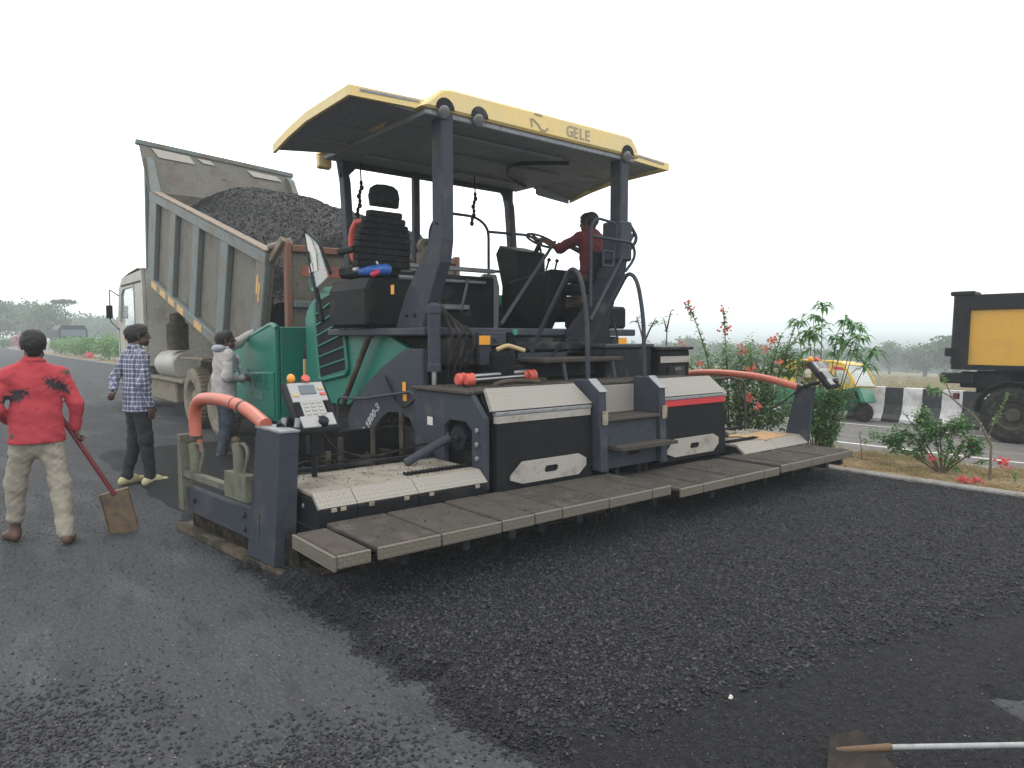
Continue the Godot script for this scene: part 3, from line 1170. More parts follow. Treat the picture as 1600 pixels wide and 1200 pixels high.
func paver_tractor(P: Node3D) -> void:
	for side in 2:
		var st := mb()
		var x0 := 3.66 if side == 0 else mir(3.66) - 0.34
		var o := []
		for k in 13:
			var a := PI / 2 + PI * k / 12.0
			o.append_array([-8.85 + cos(a) * 0.4, 0.47 + sin(a) * 0.4])
		for k in 13:
			var a := -PI / 2 + PI * k / 12.0
			o.append_array([-6.1 + cos(a) * 0.4, 0.47 + sin(a) * 0.4])
		prism(st, poly(o), "x", x0, x0 + 0.34, 0.02)
		var tr := part(P, "crawler_track", st, M.grease)
		for k in 18:
			var sh := mb()
			var z := -8.85 + 2.75 * k / 17.0
			ab(sh, x0 - 0.015, 0.04, z - 0.06, x0 + 0.355, 0.1, z + 0.06, 0.008)
			part(tr, "track_shoe", sh, M.rubber)
		for k in 5:
			var wh := mb()
			lathe(wh, Transform3D(Basis(V(0, 0, 1), V(-1, 0, 0), V(0, -1, 0)), V(x0 if side == 0 else x0 + 0.34, 0.42, -8.7 + k * 0.62)), [Vector2(0.19, -0.02), Vector2(0.19, 0.02), Vector2(0.08, 0.03), Vector2(0.05, 0.06), Vector2(0, 0.06)], 16)
			part(tr, "track_roller", wh, M.chassis)
	var ch := mb()
	ab(ch, 4.02, 0.3, -9.0, 5.64, 1.35, -5.3, 0.03)
	ab(ch, 3.62, 0.95, -8.2, 6.04, 1.58, -5.6, 0.03)
	part(P, "chassis", ch, M.black)
	# green engine cover with louvres
	var outline := poly([-8.28, 0.98, -8.3, 1.8, -8.24, 1.9, -8.1, 2.0, -7.75, 2.15, -7.5, 2.15, -7.17, 1.76, -6.39, 1.64, -5.87, 1.46, -6.05, 1.4, -6.35, 1.27, -6.65, 1.1, -6.92, 0.93, -7.15, 0.82, -7.6, 0.8, -8.1, 0.86])
	for side in 2:
		var st := mb()
		var x0 := 3.55 if side == 0 else mir(3.55) - 0.06
		prism(st, outline, "x", x0, x0 + 0.06, 0.012)
		var ec := part(P, "engine_cover", st, M.green)
		if side == 1:
			continue
		var vent := mb()
		prism(vent, poly([-7.97, 1.98, -7.6, 2.05, -7.26, 1.74, -7.15, 1.18, -7.84, 1.08, -7.93, 1.5]), "x", 3.532, 3.549, 0.003)
		part(ec, "vent_opening", vent, M.black)
		for k in 7:
			var t := k / 6.0
			var zl := lerpf(-7.95, -7.82, t)
			var yl := lerpf(1.83, 1.09, t)
			var zr := lerpf(-7.4, -7.16, clampf(t * 1.3, 0.0, 1.0))
			var yr := lerpf(2.0, 1.2, t)
			var sl := mb()
			bar(sl, V(3.525, yl, zl), V(3.525, yr, zr), V(0, 1, 0), 0.022, 0.022, 0.005)
			part(ec, "louvre_slat", sl, M.green)
		var fr := mb()
		tube(fr, fil([V(3.535, 1.95, -7.96), V(3.535, 1.5, -7.93), V(3.535, 1.06, -7.86), V(3.535, 1.17, -7.13), V(3.535, 1.6, -7.2), V(3.535, 1.76, -7.24)], 0.09), 0.026, 0.026, 8)
		part(ec, "vent_frame", fr, M.green)
		var gh := mb()
		tube(gh, fil([V(3.5, 2.3, -7.82), V(3.5, 2.3, -8.02), V(3.5, 2.13, -7.98), V(3.5, 2.1, -7.8)], 0.05), 0.016)
		part(P, "grab_handle", gh, M.green)
	var top := mb()
	ab(top, 3.62, 1.55, -8.25, 6.04, 2.0, -7.05, 0.05)
	part(P, "hood", top, M.dark)
	var tape := mb()
	ab(tape, 3.53, 1.02, -8.345, 3.57, 1.3, -8.305, 0.004)
	part(P, "marker_strip", tape, M.tan_tape)
	var fp := mb()
	ab(fp, 3.56, 0.9, -8.4, 3.66, 1.48, -8.285, 0.01)
	part(P, "front_pillar", fp, M.dark)
	# hopper
	for side in 2:
		var x0 := 3.27 if side == 0 else mir(3.27) - 0.06
		var st := mb()
		prism(st, poly([-8.56, 0.52, -8.56, 1.7, -8.7, 1.72, -10.3, 1.4, -10.62, 1.32, -10.75, 0.95, -10.6, 0.5]), "x", x0, x0 + 0.06, 0.012)
		var w := part(P, "hopper_wing", st, M.green)
		var lip := mb()
		tube(lip, fil([V(x0 + 0.03, 1.68, -8.56), V(x0 + 0.03, 1.735, -8.72), V(x0 + 0.03, 1.41, -10.3), V(x0 + 0.03, 1.33, -10.64), V(x0 + 0.03, 0.95, -10.77)], 0.08), 0.036)
		part(w, "rolled_edge", lip, M.green)
		if side == 0:
			var band := mb()
			prism(band, poly([-8.6, 0.56, -8.6, 1.14, -10.5, 1.05, -10.62, 0.56]), "x", x0 - 0.02, x0 + 0.002, 0.008)
			part(w, "pressed_panel", band, M.green)
	var rw := mb()
	ab(rw, 3.34, 0.5, -8.62, 6.32, 1.7, -8.56, 0.01)
	part(P, "hopper_rear_wall", rw, M.green)
	var fl := mb()
	ab(fl, 3.34, 0.44, -10.7, 6.32, 0.5, -8.63, 0.01)
	part(P, "hopper_floor", fl, M.grease)
	var pr := mb()
	ab(pr, 3.5, 0.34, -10.95, 6.16, 0.6, -10.72, 0.02)
	part(P, "push_beam", pr, M.dark)
	for sx in [3.75, 5.05]:
		var r := mb()
		rod(r, V(sx, 0.5, -11.06), V(sx + 0.9, 0.5, -11.06), 0.1, 16)
		part(P, "push_roller", r, M.steel)
	# faded print on the hopper side, two short rows
	var face := Basis(V(0, 0, 1), V(0, 1, 0), V(-1, 0, 0))
	lettering(P, "print", "VÖGELE", Transform3D(face, V(3.247, 1.0, -9.25)), 0.26, M.lettergreen)
	lettering(P, "print", "G-4568", Transform3D(face, V(3.246, 0.815, -9.2)), 0.14, M.letterpale)
	# side fender with the arch and the tow arm behind it
	var fd := mb()
	prism(fd, poly([-6.76, 0.43, -6.86, 0.73, -6.72, 0.9, -6.45, 1.1, -6.13, 1.27, -5.66, 1.465, -5.36, 1.467, -5.36, 0.5, -5.5, 0.5, -5.53, 0.72, -5.6, 0.82, -5.83, 0.855, -6.0, 0.84, -6.15, 0.76, -6.3, 0.62, -6.44, 0.45]), "x", 3.38, 3.44, 0.01)
	part(P, "side_fender", fd, M.grey)
	var arm := mb()
	bar(arm, V(3.5, 0.62, -4.9), V(3.5, 0.5, -9.2), V(0, 1, 0), 0.24, 0.1, 0.01)
	part(P, "tow_arm", arm, M.dark)
	arm = mb()
	bar(arm, V(mir(3.5), 0.62, -4.9), V(mir(3.5), 0.5, -9.2), V(0, 1, 0), 0.24, 0.1, 0.01)
	part(P, "tow_arm", arm, M.dark)
	var s43 := sin(deg_to_rad(43.0))
	var c43 := cos(deg_to_rad(43.0))
	lettering(P, "print", "SUPER 1800-3", Transform3D(Basis(V(0, s43, c43), V(0, c43, -s43), V(-1, 0, 0)), V(3.374, 0.655, -6.43)), 0.115, M.letter)
	var hr := mb()
	tube(hr, fil([V(3.32, 0.62, -6.95), V(3.32, 0.93, -6.95), V(3.32, 0.955, -6.4), V(3.32, 1.085, -5.42), V(3.32, 0.9, -5.34)], 0.08), 0.014)
	part(P, "side_rail", hr, M.grey)
	# slanted prop over the green cover
	var prop := mb()
	rod(prop, V(3.46, 0.86, -7.1), V(3.46, 1.58, -6.5), 0.032)
	ball(prop, V(3.46, 1.6, -6.48), V(0.05, 0.05, 0.05), 8)
	part(P, "slanted_prop", prop, M.chassis)
	# screed lift cylinder
	var cyl := mb()
	lathe(cyl, Transform3D(Basis(), V(3.4, 1.27, -5.2)), [Vector2(0.0, 0), Vector2(0.06, 0), Vector2(0.062, 0.06), Vector2(0.056, 0.07), Vector2(0.056, 0.5), Vector2(0.062, 0.51), Vector2(0.062, 0.57), Vector2(0.03, 0.6), Vector2(0, 0.6)], 18)
	var cp := part(P, "lift_cylinder", cyl, M.grey)
	var rd := mb()
	rod(rd, V(3.4, 1.05, -5.2), V(3.4, 1.28, -5.2), 0.024)
	part(cp, "piston_rod", rd, M.steel)
	var hose := mb()
	for k in 4:
		var dx := k * 0.05
		tube(hose, fil([V(3.5 + dx, 1.9 - k * 0.06, -5.3), V(3.56 + dx, 1.6, -5.12 + dx), V(3.48 + dx * 1.4, 1.35, -5.1), V(3.6 + dx, 1.1, -5.3)], 0.18, 6), 0.016, 0.016, 6)
	part(P, "hose_bundle", hose, M.rubber)
	# stickers
	for s in [[3.375, 0.98, -5.66, 0.085, 0.07], [3.375, 1.07, -5.67, 0.085, 0.06], [3.245, 0.97, -5.0, 0.1, 0.07], [3.43, 1.98, -5.96, 0.09, 0.06]]:
		var q := mb()
		ab(q, s[0] - 0.004, s[1], s[2] - s[4] * 0.5, s[0], s[1] + s[3], s[2] + s[4] * 0.5, 0.001)
		part(P, "warning_sticker", q, M.sticker)
	for s in [[3.95, 1.5, -5.28], [5.62, 1.48, -5.05]]:
		var q := mb()
		ab(q, s[0], s[1], s[2], s[0] + 0.13, s[1] + 0.085, s[2] + 0.004, 0.001)
		part(P, "warning_sticker", q, M.sticker)
	# thin standing rods in the auger bay
	for e in [[2.55, -5.3, 0.55], [2.95, -5.5, 0.6], [3.15, -5.35, 0.72], [2.3, -5.0, 0.5]]:
		var q := mb()
		rod(q, V(e[0], 0.08, e[1]), V(e[0], e[2] + 0.2, e[1]), 0.022)
		part(P, "level_rod", q, M.chassis)
	var au := mb()
	rod(au, V(1.95, 0.42, -5.4), V(7.7, 0.42, -5.4), 0.05)
	for k in 40:
		var x := 2.0 + k * 0.145
		var a := k * 0.9
		bar(au, V(x, 0.42, -5.4) - V(0, cos(a), sin(a)) * 0.18, V(x, 0.42, -5.4) + V(0, cos(a), sin(a)) * 0.18, V(0.3, 0, 1), 0.14, 0.02, 0.004)
	part(P, "auger", au, M.grease)
	var aw := mb()
	ab(aw, 2.0, 0.3, -5.75, 3.4, 0.75, -5.7, 0.01)
	ab(aw, mir(3.4), 0.3, -5.75, mir(2.0), 0.75, -5.7, 0.01)
	part(P, "auger_shield", aw, M.black)


func paver_canopy(P: Node3D) -> void:
	# rear posts that lean forward at the foot
	for side in 2:
		var x0 := 3.58 if side == 0 else mir(3.58) - 0.13
		var st := mb()
		prism(st, poly([-5.33, 3.56, -5.5, 3.56, -5.5, 2.6, -5.58, 2.42, -5.98, 2.0, -6.18, 1.66, -5.68, 1.66, -5.5, 2.02, -5.37, 2.25, -5.33, 2.45]), "x", x0, x0 + 0.13, 0.012)
		var po := part(P, "rear_post", st, M.grey)
		var bl := mb()
		bolt(bl, V(x0, 1.78, -5.95), V(-1, 0, 0), 0.018)
		bolt(bl, V(x0, 1.78, -5.8), V(-1, 0, 0), 0.018)
		bolt(bl, V(x0, 2.6, -5.42), V(-1, 0, 0), 0.014)
		part(po, "bolts", bl, M.dark)
		if side == 1:
			var cl := mb()
			ab(cl, x0 - 0.04, 2.42, -5.58, x0 + 0.17, 2.86, -5.3, 0.02)
			part(po, "post_sleeve", cl, M.grey)
			var hl := mb()
			tube(hl, fil([V(x0 + 0.18, 2.55, -5.36), V(x0 + 0.26, 2.68, -5.3), V(x0 + 0.18, 2.84, -5.36)], 0.08), 0.02)
			part(po, "post_handle", hl, M.grey)
	for side in 2:
		var x0 := 3.6 if side == 0 else mir(3.6) - 0.09
		var st := mb()
		prism(st, poly([-7.4, 3.56, -7.5, 3.56, -7.42, 3.3, -7.28, 2.0, -7.17, 2.0, -7.3, 3.3]), "x", x0, x0 + 0.09, 0.01)
		part(P, "front_post", st, M.grey)
	var fb := mb()
	prism(fb, poly([3.6, 3.57, 6.06, 3.57, 6.06, 3.35, 5.97, 3.38, 5.88, 3.47, 3.78, 3.47, 3.69, 3.38, 3.6, 3.35]), "z", -7.4, -7.33, 0.008)
	part(P, "front_header", fb, M.grey)
	var mp := mb()
	ab(mp, 4.5, 2.0, -7.36, 4.58, 3.55, -7.28, 0.01)
	part(P, "middle_post", mp, M.grey)
	# roof: a yellow shell over a lining whose grey has lens veil painted in
	var sh := mb()
	prism(sh, poly([3.36, 3.575, 3.57, 3.755, 3.66, 3.775, 6.02, 3.785, 6.1, 3.77, 6.2, 3.66, 6.22, 3.575]), "z", -7.48, -5.3, 0.02)
	var roof := part(P, "roof", sh, M.yellow)
	var li := mb()
	ab(li, 3.42, 3.525, -7.42, 6.18, 3.574, -5.34, 0.008)
	part(roof, "lining", li, M.veiled_roof_under)
	for b in [[-5.72, 3.75, 5.4], [-6.3, 4.4, 5.9], [-6.95, 3.7, 5.9]]:
		var q := mb()
		ab(q, b[1], 3.495, b[0] - 0.035, b[2], 3.524, b[0] + 0.035, 0.008)
		part(roof, "cross_rib", q, M.veiled_roof_under)
	var dr := mb()
	tube(dr, fil([V(5.55, 3.5, -5.75), V(5.0, 3.48, -6.1), V(5.35, 3.47, -6.6), V(5.9, 3.48, -6.9)], 0.2), 0.022)
	part(roof, "drain_hose", dr, M.dark)
	var fl := mb()
	prism(fl, poly([-7.5, 3.62, -7.5, 3.47, -7.56, 3.45, -7.58, 3.62]), "x", 3.4, 3.56, 0.01)
	part(roof, "corner_flap", fl, M.yellow)
	# lamps let into the rear edge
	for lx in [3.6, 3.98, 6.02]:
		var n := mb()
		var o := []
		for k in 9:
			var a := PI * k / 8.0
			o.append_array([lx + cos(a) * 0.1, 3.585 + sin(a) * 0.1])
		prism(n, poly(o), "z", -5.3, -5.294, 0.001)
		part(roof, "lamp_recess", n, M.dark)
		var l := mb()
		lathe(l, Transform3D(Basis(V(1, 0, 0), V(0, -0.35, 0.94).normalized(), V(0, -0.94, -0.35).normalized()), V(lx - 0.01, 3.565, -5.33)), [Vector2(0.04, -0.06), Vector2(0.06, 0.0), Vector2(0.062, 0.03), Vector2(0.05, 0.045), Vector2(0, 0.06)], 16)
		part(roof, "work_lamp", l, M.lamp_glass)
	# what is left of the maker's lettering on the rear edge
	var face := Basis()
	for e in [["ELE", 5.3, 0.155], ["G", 5.13, 0.155]]:
		var lt := lettering(P, "print", e[0], Transform3D(face, V(e[1], 3.668, -5.2985)), e[2], M.letterdark)
		if e[0] == "G":
			lt.set_meta("label", "worn letter G, its left side gone")
	var sc := mb()
	for e in [[4.6, 3.7, 4.62, 3.62], [4.62, 3.7, 4.7, 3.655], [4.7, 3.655, 4.735, 3.615], [4.735, 3.615, 4.79, 3.61], [4.79, 3.61, 4.83, 3.645], [4.65, 3.752, 4.75, 3.75]]:
		bar(sc, V(e[0], e[1], -5.297), V(e[2], e[3], -5.297), V(1, 0.3, 0), 0.02, 0.004, 0.001)
	part(roof, "worn_print", sc, M.letterdark)
	var wipe := mb()
	ab(wipe, 4.9, 3.6, -5.2985, 4.985, 3.745, -5.2935, 0.001)
	# folding side roofs
	for side in 2:
		var f := func(x: float) -> float: return x if side == 0 else mir(x)
		var rows := [[-5.48, 3.6, 3.62], [-6.3, 3.585, 3.61], [-6.75, 3.53, 3.59], [-7.12, 3.46, 3.56]]
		var st := mb()
		for i in 3:
			var a: Array = rows[i]
			var b: Array = rows[i + 1]
			hexa(st, [V(f.call(2.79), a[1], a[0]), V(f.call(3.43), a[2] - 0.06, a[0]), V(f.call(3.43), b[2] - 0.03, b[0]), V(f.call(2.77), b[1], b[0]), V(f.call(2.79), a[1] + 0.03, a[0]), V(f.call(3.43), a[2] - 0.03, a[0]), V(f.call(3.43), b[2], b[0]), V(f.call(2.77), b[1] + 0.03, b[0])])
		var wing := part(P, "side_roof", st, M.veiled_roof_under)
		var rim := mb()
		for i in 3:
			var a: Array = rows[i]
			var b: Array = rows[i + 1]
			var xa: float = f.call(2.77)
			var xb: float = f.call(2.74)
			hexa(rim, [V(xa, a[1] - 0.035, a[0]), V(xb, a[1] - 0.035, a[0]), V(xb, b[1] - 0.035, b[0]), V(xa, b[1] - 0.035, b[0]), V(xa, a[1] + 0.05, a[0]), V(xb, a[1] + 0.05, a[0]), V(xb, b[1] + 0.05, b[0]), V(xa, b[1] + 0.05, b[0])])
		part(wing, "side_rim", rim, M.yellow)
		var rr := mb()
		hexa(rr, [V(f.call(2.74), 3.565, -5.44), V(f.call(3.48), 3.59, -5.44), V(f.call(3.48), 3.59, -5.475), V(f.call(2.74), 3.565, -5.475), V(f.call(2.74), 3.65, -5.44), V(f.call(3.48), 3.675, -5.44), V(f.call(3.48), 3.675, -5.475), V(f.call(2.74), 3.65, -5.475)])
		var re := part(wing, "rear_rim", rr, M.yellow)
		var gr := mb()
		bar(gr, V(f.call(2.84), 3.625, -5.436), V(f.call(3.42), 3.65, -5.436), V(0, 1, 0), 0.022, 0.006, 0.001)
		part(re, "groove", gr, M.veiled_roof_under)
		if side == 1:
			var lp := mb()
			hexa(lp, [V(6.2, 3.42, -7.0), V(6.86, 3.4, -7.1), V(6.86, 3.43, -7.14), V(6.2, 3.45, -7.04), V(6.2, 3.6, -7.0), V(6.86, 3.5, -7.1), V(6.86, 3.53, -7.14), V(6.2, 3.63, -7.04)])
			part(wing, "front_flap", lp, M.veiled_roof_under)


func paver_deck(P: Node3D) -> void:
	var fl := mb()
	ab(fl, 3.4, 1.585, -7.35, 6.26, 1.66, -5.36, 0.012)
	part(P, "platform_floor", fl, M.grey)
	var bk := mb()
	ab(bk, 3.64, 1.3, -5.56, 6.02, 1.58, -5.38, 0.02)
	ab(bk, 3.64, 0.9, -5.6, 6.02, 1.28, -5.5, 0.02)
	part(P, "rear_bulkhead", bk, M.dark)
	for e in [[3.98, 1.3, -5.37, 4.3, 1.62, -5.3, "grey"], [4.45, 1.24, -5.37, 5.7, 1.42, -5.3, "grey"], [4.4, 1.44, -5.37, 5.5, 1.52, -5.28, "dark"], [4.32, 1.24, -5.37, 4.42, 1.62, -5.3, "black"]]:
		var q := mb()
		ab(q, e[0], e[1], e[2], e[3], e[4], e[5], 0.01)
		part(P, "rear_panel", q, M[e[6]])
	var tri_ := mb()
	lathe(tri_, Transform3D(Basis(V(1, 0, 0), V(0, 0, 1), V(0, -1, 0)), V(4.38, 1.62, -5.28)), [Vector2(0, 0), Vector2(0.03, 0.0), Vector2(0.03, 0.015), Vector2(0, 0.015)], 14)
	part(P, "reflector", tri_, plain(Color(0.02, 0.22, 0.15), 0.2))
	# inner consoles seen under the roof: low wall with pale bars across the machine
	var wall := mb()
	ab(wall, 4.0, 1.67, -7.2, 5.5, 2.32, -7.02, 0.02)
	part(P, "front_console", wall, M.dark)
	for e in [[2.36, 0.05, 3.75, 5.45], [2.22, 0.035, 3.95, 5.3], [1.9, 0.06, 3.95, 5.05]]:
		var q := mb()
		ab(q, e[2], e[0], -7.0, e[3], e[0] + e[1], -6.93, 0.008)
		part(P, "console_rail", q, M.silver)
	var dw := mb()
	prism(dw, poly([5.3, 1.67, 5.3, 2.3, 5.36, 2.36, 5.55, 2.36, 5.6, 2.2, 5.58, 1.67]), "z", -7.1, -7.04, 0.01)
	part(P, "white_side_panel", dw, M.keypad)
	# left seat on its swung out pedestal
	var pd := mb()
	prism(pd, poly([3.3, 1.7, 3.3, 2.05, 3.36, 2.16, 3.95, 2.16, 4.02, 2.05, 3.98, 1.75, 3.9, 1.68, 3.4, 1.67]), "z", -7.1, -6.25, 0.03)
	part(P, "seat_pedestal", pd, M.black)
	seat(P, V(3.64, 2.2, -6.62), 0.0, true)
	# weather shield beside it with a white print
	var sf := mb()
	tube(sf, fil([V(3.33, 2.78, -7.72), V(3.33, 2.45, -7.62), V(3.33, 1.75, -7.32)], 0.1), 0.03)
	tube(sf, fil([V(3.33, 2.78, -7.72), V(3.33, 2.6, -7.36), V(3.33, 2.25, -7.1)], 0.1), 0.018)
	part(P, "shield_frame", sf, M.dark)
	var gl := mb()
	prism(gl, poly([-7.7, 2.76, -7.6, 2.4, -7.5, 2.1, -7.14, 2.22, -7.37, 2.58]), "x", 3.318, 3.324)
	part(P, "shield_pane", gl, M.glass)
	var wp := mb()
	var o := []
	for e in [[-7.69, 2.74], [-7.54, 2.66], [-7.42, 2.5], [-7.385, 2.3], [-7.47, 2.3], [-7.49, 2.44], [-7.56, 2.52], [-7.62, 2.54]]:
		o.append_array(e)
	prism(wp, poly(o), "x", 3.309, 3.315)
	part(P, "white_print", wp, M.stickerw)
	wp = mb()
	prism(wp, poly([-7.61, 2.36, -7.55, 2.4, -7.49, 2.3, -7.6, 2.29]), "x", 3.309, 3.315)
	part(P, "white_print", wp, M.stickerw)
	# operator's stand on the right: seat, console, steering wheel
	seat(P, V(6.12, 2.08, -5.86), 0.0, false)
	var sp := mb()
	ab(sp, 5.86, 1.67, -6.15, 6.38, 1.93, -5.6, 0.03)
	part(P, "seat_box", sp, M.black)
	var con := mb()
	prism(con, poly([-6.62, 2.62, -7.0, 2.72, -7.08, 2.62, -6.95, 2.2, -6.98, 1.67, -6.7, 1.67, -6.6, 2.1]), "x", 5.55, 6.0, 0.02)
	prism(con, poly([-6.0, 2.35, -6.75, 2.25, -6.75, 1.9, -6.45, 1.67, -6.2, 1.67, -6.05, 1.9]), "x", 5.5, 5.75, 0.02)
	part(P, "steering_console", con, M.black)
	var col := mb()
	rod(col, V(5.82, 2.5, -6.7), V(5.86, 2.74, -6.56), 0.03)
	part(P, "steering_column", col, M.dark)
	var wh := mb()
	var ring := PackedVector3Array()
	var wb := Basis(V(1, 0, 0), 0.55)
	for k in 25:
		var a := TAU * k / 24.0
		ring.append(V(5.86, 2.76, -6.55) + wb * V(cos(a) * 0.19, 0, sin(a) * 0.19))
	tube(wh, ring, 0.015)
	for k in 3:
		var a := TAU * k / 3.0 + 0.4
		rod(wh, V(5.86, 2.75, -6.55), V(5.86, 2.76, -6.55) + wb * V(cos(a) * 0.19, 0, sin(a) * 0.19), 0.012, 6)
	part(P, "steering_wheel", wh, M.chassis)
	# railings at the front of the deck
	for path in [[V(4.72, 2.1, -7.3), V(4.72, 2.92, -7.3), V(4.9, 3.1, -7.3), V(5.42, 3.1, -7.3), V(5.62, 2.98, -7.3), V(5.62, 2.1, -7.3)], [V(5.62, 2.93, -7.3), V(6.35, 2.95, -7.3), V(6.48, 2.82, -7.25), V(6.45, 2.5, -7.2)], [V(3.7, 2.4, -7.25), V(5.7, 2.42, -7.25), V(6.0, 2.44, -7.2)]]:
		var q := mb()
		tube(q, fil(path, 0.13), 0.018)
		part(P, "front_railing", q, M.grey)
	# slanting rails of the rear steps and side
	for e in [[V(5.86, 2.72, -6.3), V(4.35, 1.7, -5.45)], [V(6.2, 2.75, -5.35), V(5.35, 1.75, -5.2)], [V(5.0, 2.25, -6.9), V(4.4, 1.85, -6.2)]]:
		var q := mb()
		rod(q, e[0], e[1], 0.018)
		part(P, "slanting_rail", q, M.grey)
	var rl := mb()
	tube(rl, fil([V(5.4, 1.9, -5.25), V(5.4, 2.74, -5.25), V(5.48, 2.83, -5.25), V(5.8, 2.8, -5.25), V(5.8, 2.4, -5.3)], 0.08), 0.016)
	tube(rl, fil([V(5.4, 2.63, -5.24), V(5.95, 2.62, -5.24), V(6.06, 2.6, -5.24), V(6.1, 2.46, -5.24), V(5.98, 2.3, -5.28)], 0.1), 0.016)
	part(P, "seat_railing", rl, M.grey)
	var sq := mb()
	tube(sq, fil([V(5.62, 2.34, -5.28), V(5.62, 2.5, -5.28), V(5.78, 2.5, -5.28), V(5.78, 2.34, -5.28), V(5.62, 2.34, -5.28)], 0.03), 0.014)
	part(P, "cup_holder", sq, M.grey)
	# levers and small dark gear between the console and the seat
	for e in [[5.5, 2.3, -6.2, 0.14], [5.58, 2.35, -6.15, 0.12], [5.66, 2.3, -6.1, 0.16]]:
		var q := mb()
		rod(q, V(e[0], e[1], e[2]), V(e[0] + 0.02, e[1] + e[3], e[2] + 0.03), 0.012, 6)
		ball(q, V(e[0] + 0.02, e[1] + e[3], e[2] + 0.03), V(0.024, 0.024, 0.024), 6)
		part(P, "lever", q, M.black)
	var ft := mb()
	prism(ft, poly([5.1, 1.35, 5.1, 1.6, 5.5, 2.0, 5.72, 2.0, 5.8, 1.35]), "z", -5.36, -5.3, 0.01)
	part(P, "side_bracket", ft, M.dark)
	# intermediate tread between deck and screed
	var tr := mb()
	ab(tr, 4.35, 1.33, -5.18, 5.45, 1.375, -4.82, 0.01)
	part(P, "middle_tread", tr, M.tread)
	var tb := mb()
	ab(tb, 4.15, 1.18, -5.2, 5.5, 1.31, -5.1, 0.01)
	part(P, "tread_support", tb, M.dark)
	var fil_ := mb()
	lathe(fil_, Transform3D(Basis(), V(4.0, 1.2, -5.0)), [Vector2(0, 0), Vector2(0.11, 0), Vector2(0.12, 0.2), Vector2(0.1, 0.27), Vector2(0.12, 0.3), Vector2(0, 0.33)], 16)
	part(P, "filter_canister", fil_, M.black)
	var fc := mb()
	tube(fc, fil([V(3.86, 1.46, -4.9), V(3.95, 1.5, -4.86), V(4.13, 1.45, -4.84)], 0.04), 0.02)
	part(P, "pale_strap", fc, M.tan_tape)
	# right side boxes
	var gb := mb()
	ab(gb, 5.32, 1.1, -5.25, 6.05, 1.46, -4.95, 0.02)
	part(P, "control_cabinet", gb, M.dark)
	var gt := mb()
	ab(gt, 5.3, 1.462, -5.27, 6.07, 1.5, -4.93, 0.008)
	part(P, "cabinet_lid", gt, M.grey)
	var bb := mb()
	ab(bb, 6.12, 1.04, -5.25, 6.66, 1.43, -4.9, 0.02)
	var box := part(P, "tool_box", bb, M.black)
	var bl := mb()
	ab(bl, 6.09, 1.432, -5.28, 6.69, 1.465, -4.87, 0.008)
	part(box, "box_lid", bl, M.dark)
	bl = mb()
	ab(bl, 6.13, 1.29, -4.898, 6.65, 1.36, -4.892, 0.001)
	part(box, "white_band", bl, M.whitepaint)
	bl = mb()
	ab(bl, 6.25, 1.09, -4.899, 6.55, 1.25, -4.88, 0.006)
	part(box, "latch_panel", bl, M.dark)
	bl = mb()
	ab(bl, 6.36, 1.2, -4.878, 6.47, 1.235, -4.872, 0.001)
	part(box, "latch_label", bl, M.olive)


func seat(P: Node3D, at: Vector3, turn: float, tall: bool) -> void:
	var T := Transform3D(Basis(V(0, 1, 0), turn), at)
	var cu := mb()
	bx(cu, T * Transform3D(Basis(), V(0, 0.06, -0.18)), V(0.5, 0.13, 0.5), 0.045)
	var c := part(P, "seat_cushion", cu, M.seat)
	var bell := mb()
	for k in 4:
		bx(bell, T * Transform3D(Basis(), V(0.02, -0.035 - k * 0.035, -0.14)), V(0.44 - 0.02 * (k % 2), 0.03, 0.44), 0.012)
	part(c, "suspension_bellows", bell, M.chassis)
	if not tall:
		var lb := mb()
		bx(lb, T * Transform3D(Basis(V(1, 0, 0), 0.1), V(0, 0.3, 0.13)), V(0.46, 0.36, 0.1), 0.04)
		part(P, "seat_back", lb, M.seat)
		return
	# back of nine padded ribs, narrowing to the shoulders
	var bk := mb()
	var n := 9
	for k in n:
		var t := float(k) / (n - 1)
		var w := lerpf(0.62, 0.58, t) if t < 0.55 else lerpf(0.59, 0.38, pow((t - 0.55) / 0.45, 1.6))
		bx(bk, T * Transform3D(Basis(V(1, 0, 0), 0.08), V(0, 0.12 + t * 0.5, 0.08 + t * 0.06)), V(w, 0.068, 0.13 - t * 0.02), 0.024)
	part(P, "seat_back", bk, M.seat)
	var hd := mb()
	var prof := []
	for k in 13:
		var a := PI * k / 12.0
		prof.append_array([cos(a) * 0.03, 0.0])
	prism(hd, poly([at.x - 0.155, at.y + 0.7, at.x - 0.17, at.y + 0.8, at.x - 0.15, at.y + 0.88, at.x - 0.1, at.y + 0.915, at.x, at.y + 0.925, at.x + 0.1, at.y + 0.915, at.x + 0.15, at.y + 0.88, at.x + 0.17, at.y + 0.8, at.x + 0.155, at.y + 0.7]), "z", at.z + 0.08, at.z + 0.2, 0.035)
	part(P, "headrest", hd, M.seat)
	for s in [-1.0, 1.0]:
		var ar := mb()
		bx(ar, T * Transform3D(Basis(), V(s * 0.3, 0.26, -0.1)), V(0.07, 0.06, 0.36), 0.025)
		part(P, "armrest", ar, M.seat)
	var br := mb()
	ab(br, at.x + 0.2, at.y + 0.0, at.z + 0.04, at.x + 0.42, at.y + 0.03, at.z + 0.08, 0.005)
	ab(br, at.x + 0.3, at.y + 0.09, at.z - 0.02, at.x + 0.46, at.y + 0.115, at.z + 0.02, 0.005)
	ab(br, at.x + 0.2, at.y - 0.17, at.z + 0.04, at.x + 0.36, at.y - 0.14, at.z + 0.08, 0.005)
	part(P, "seat_rail", br, M.silver)


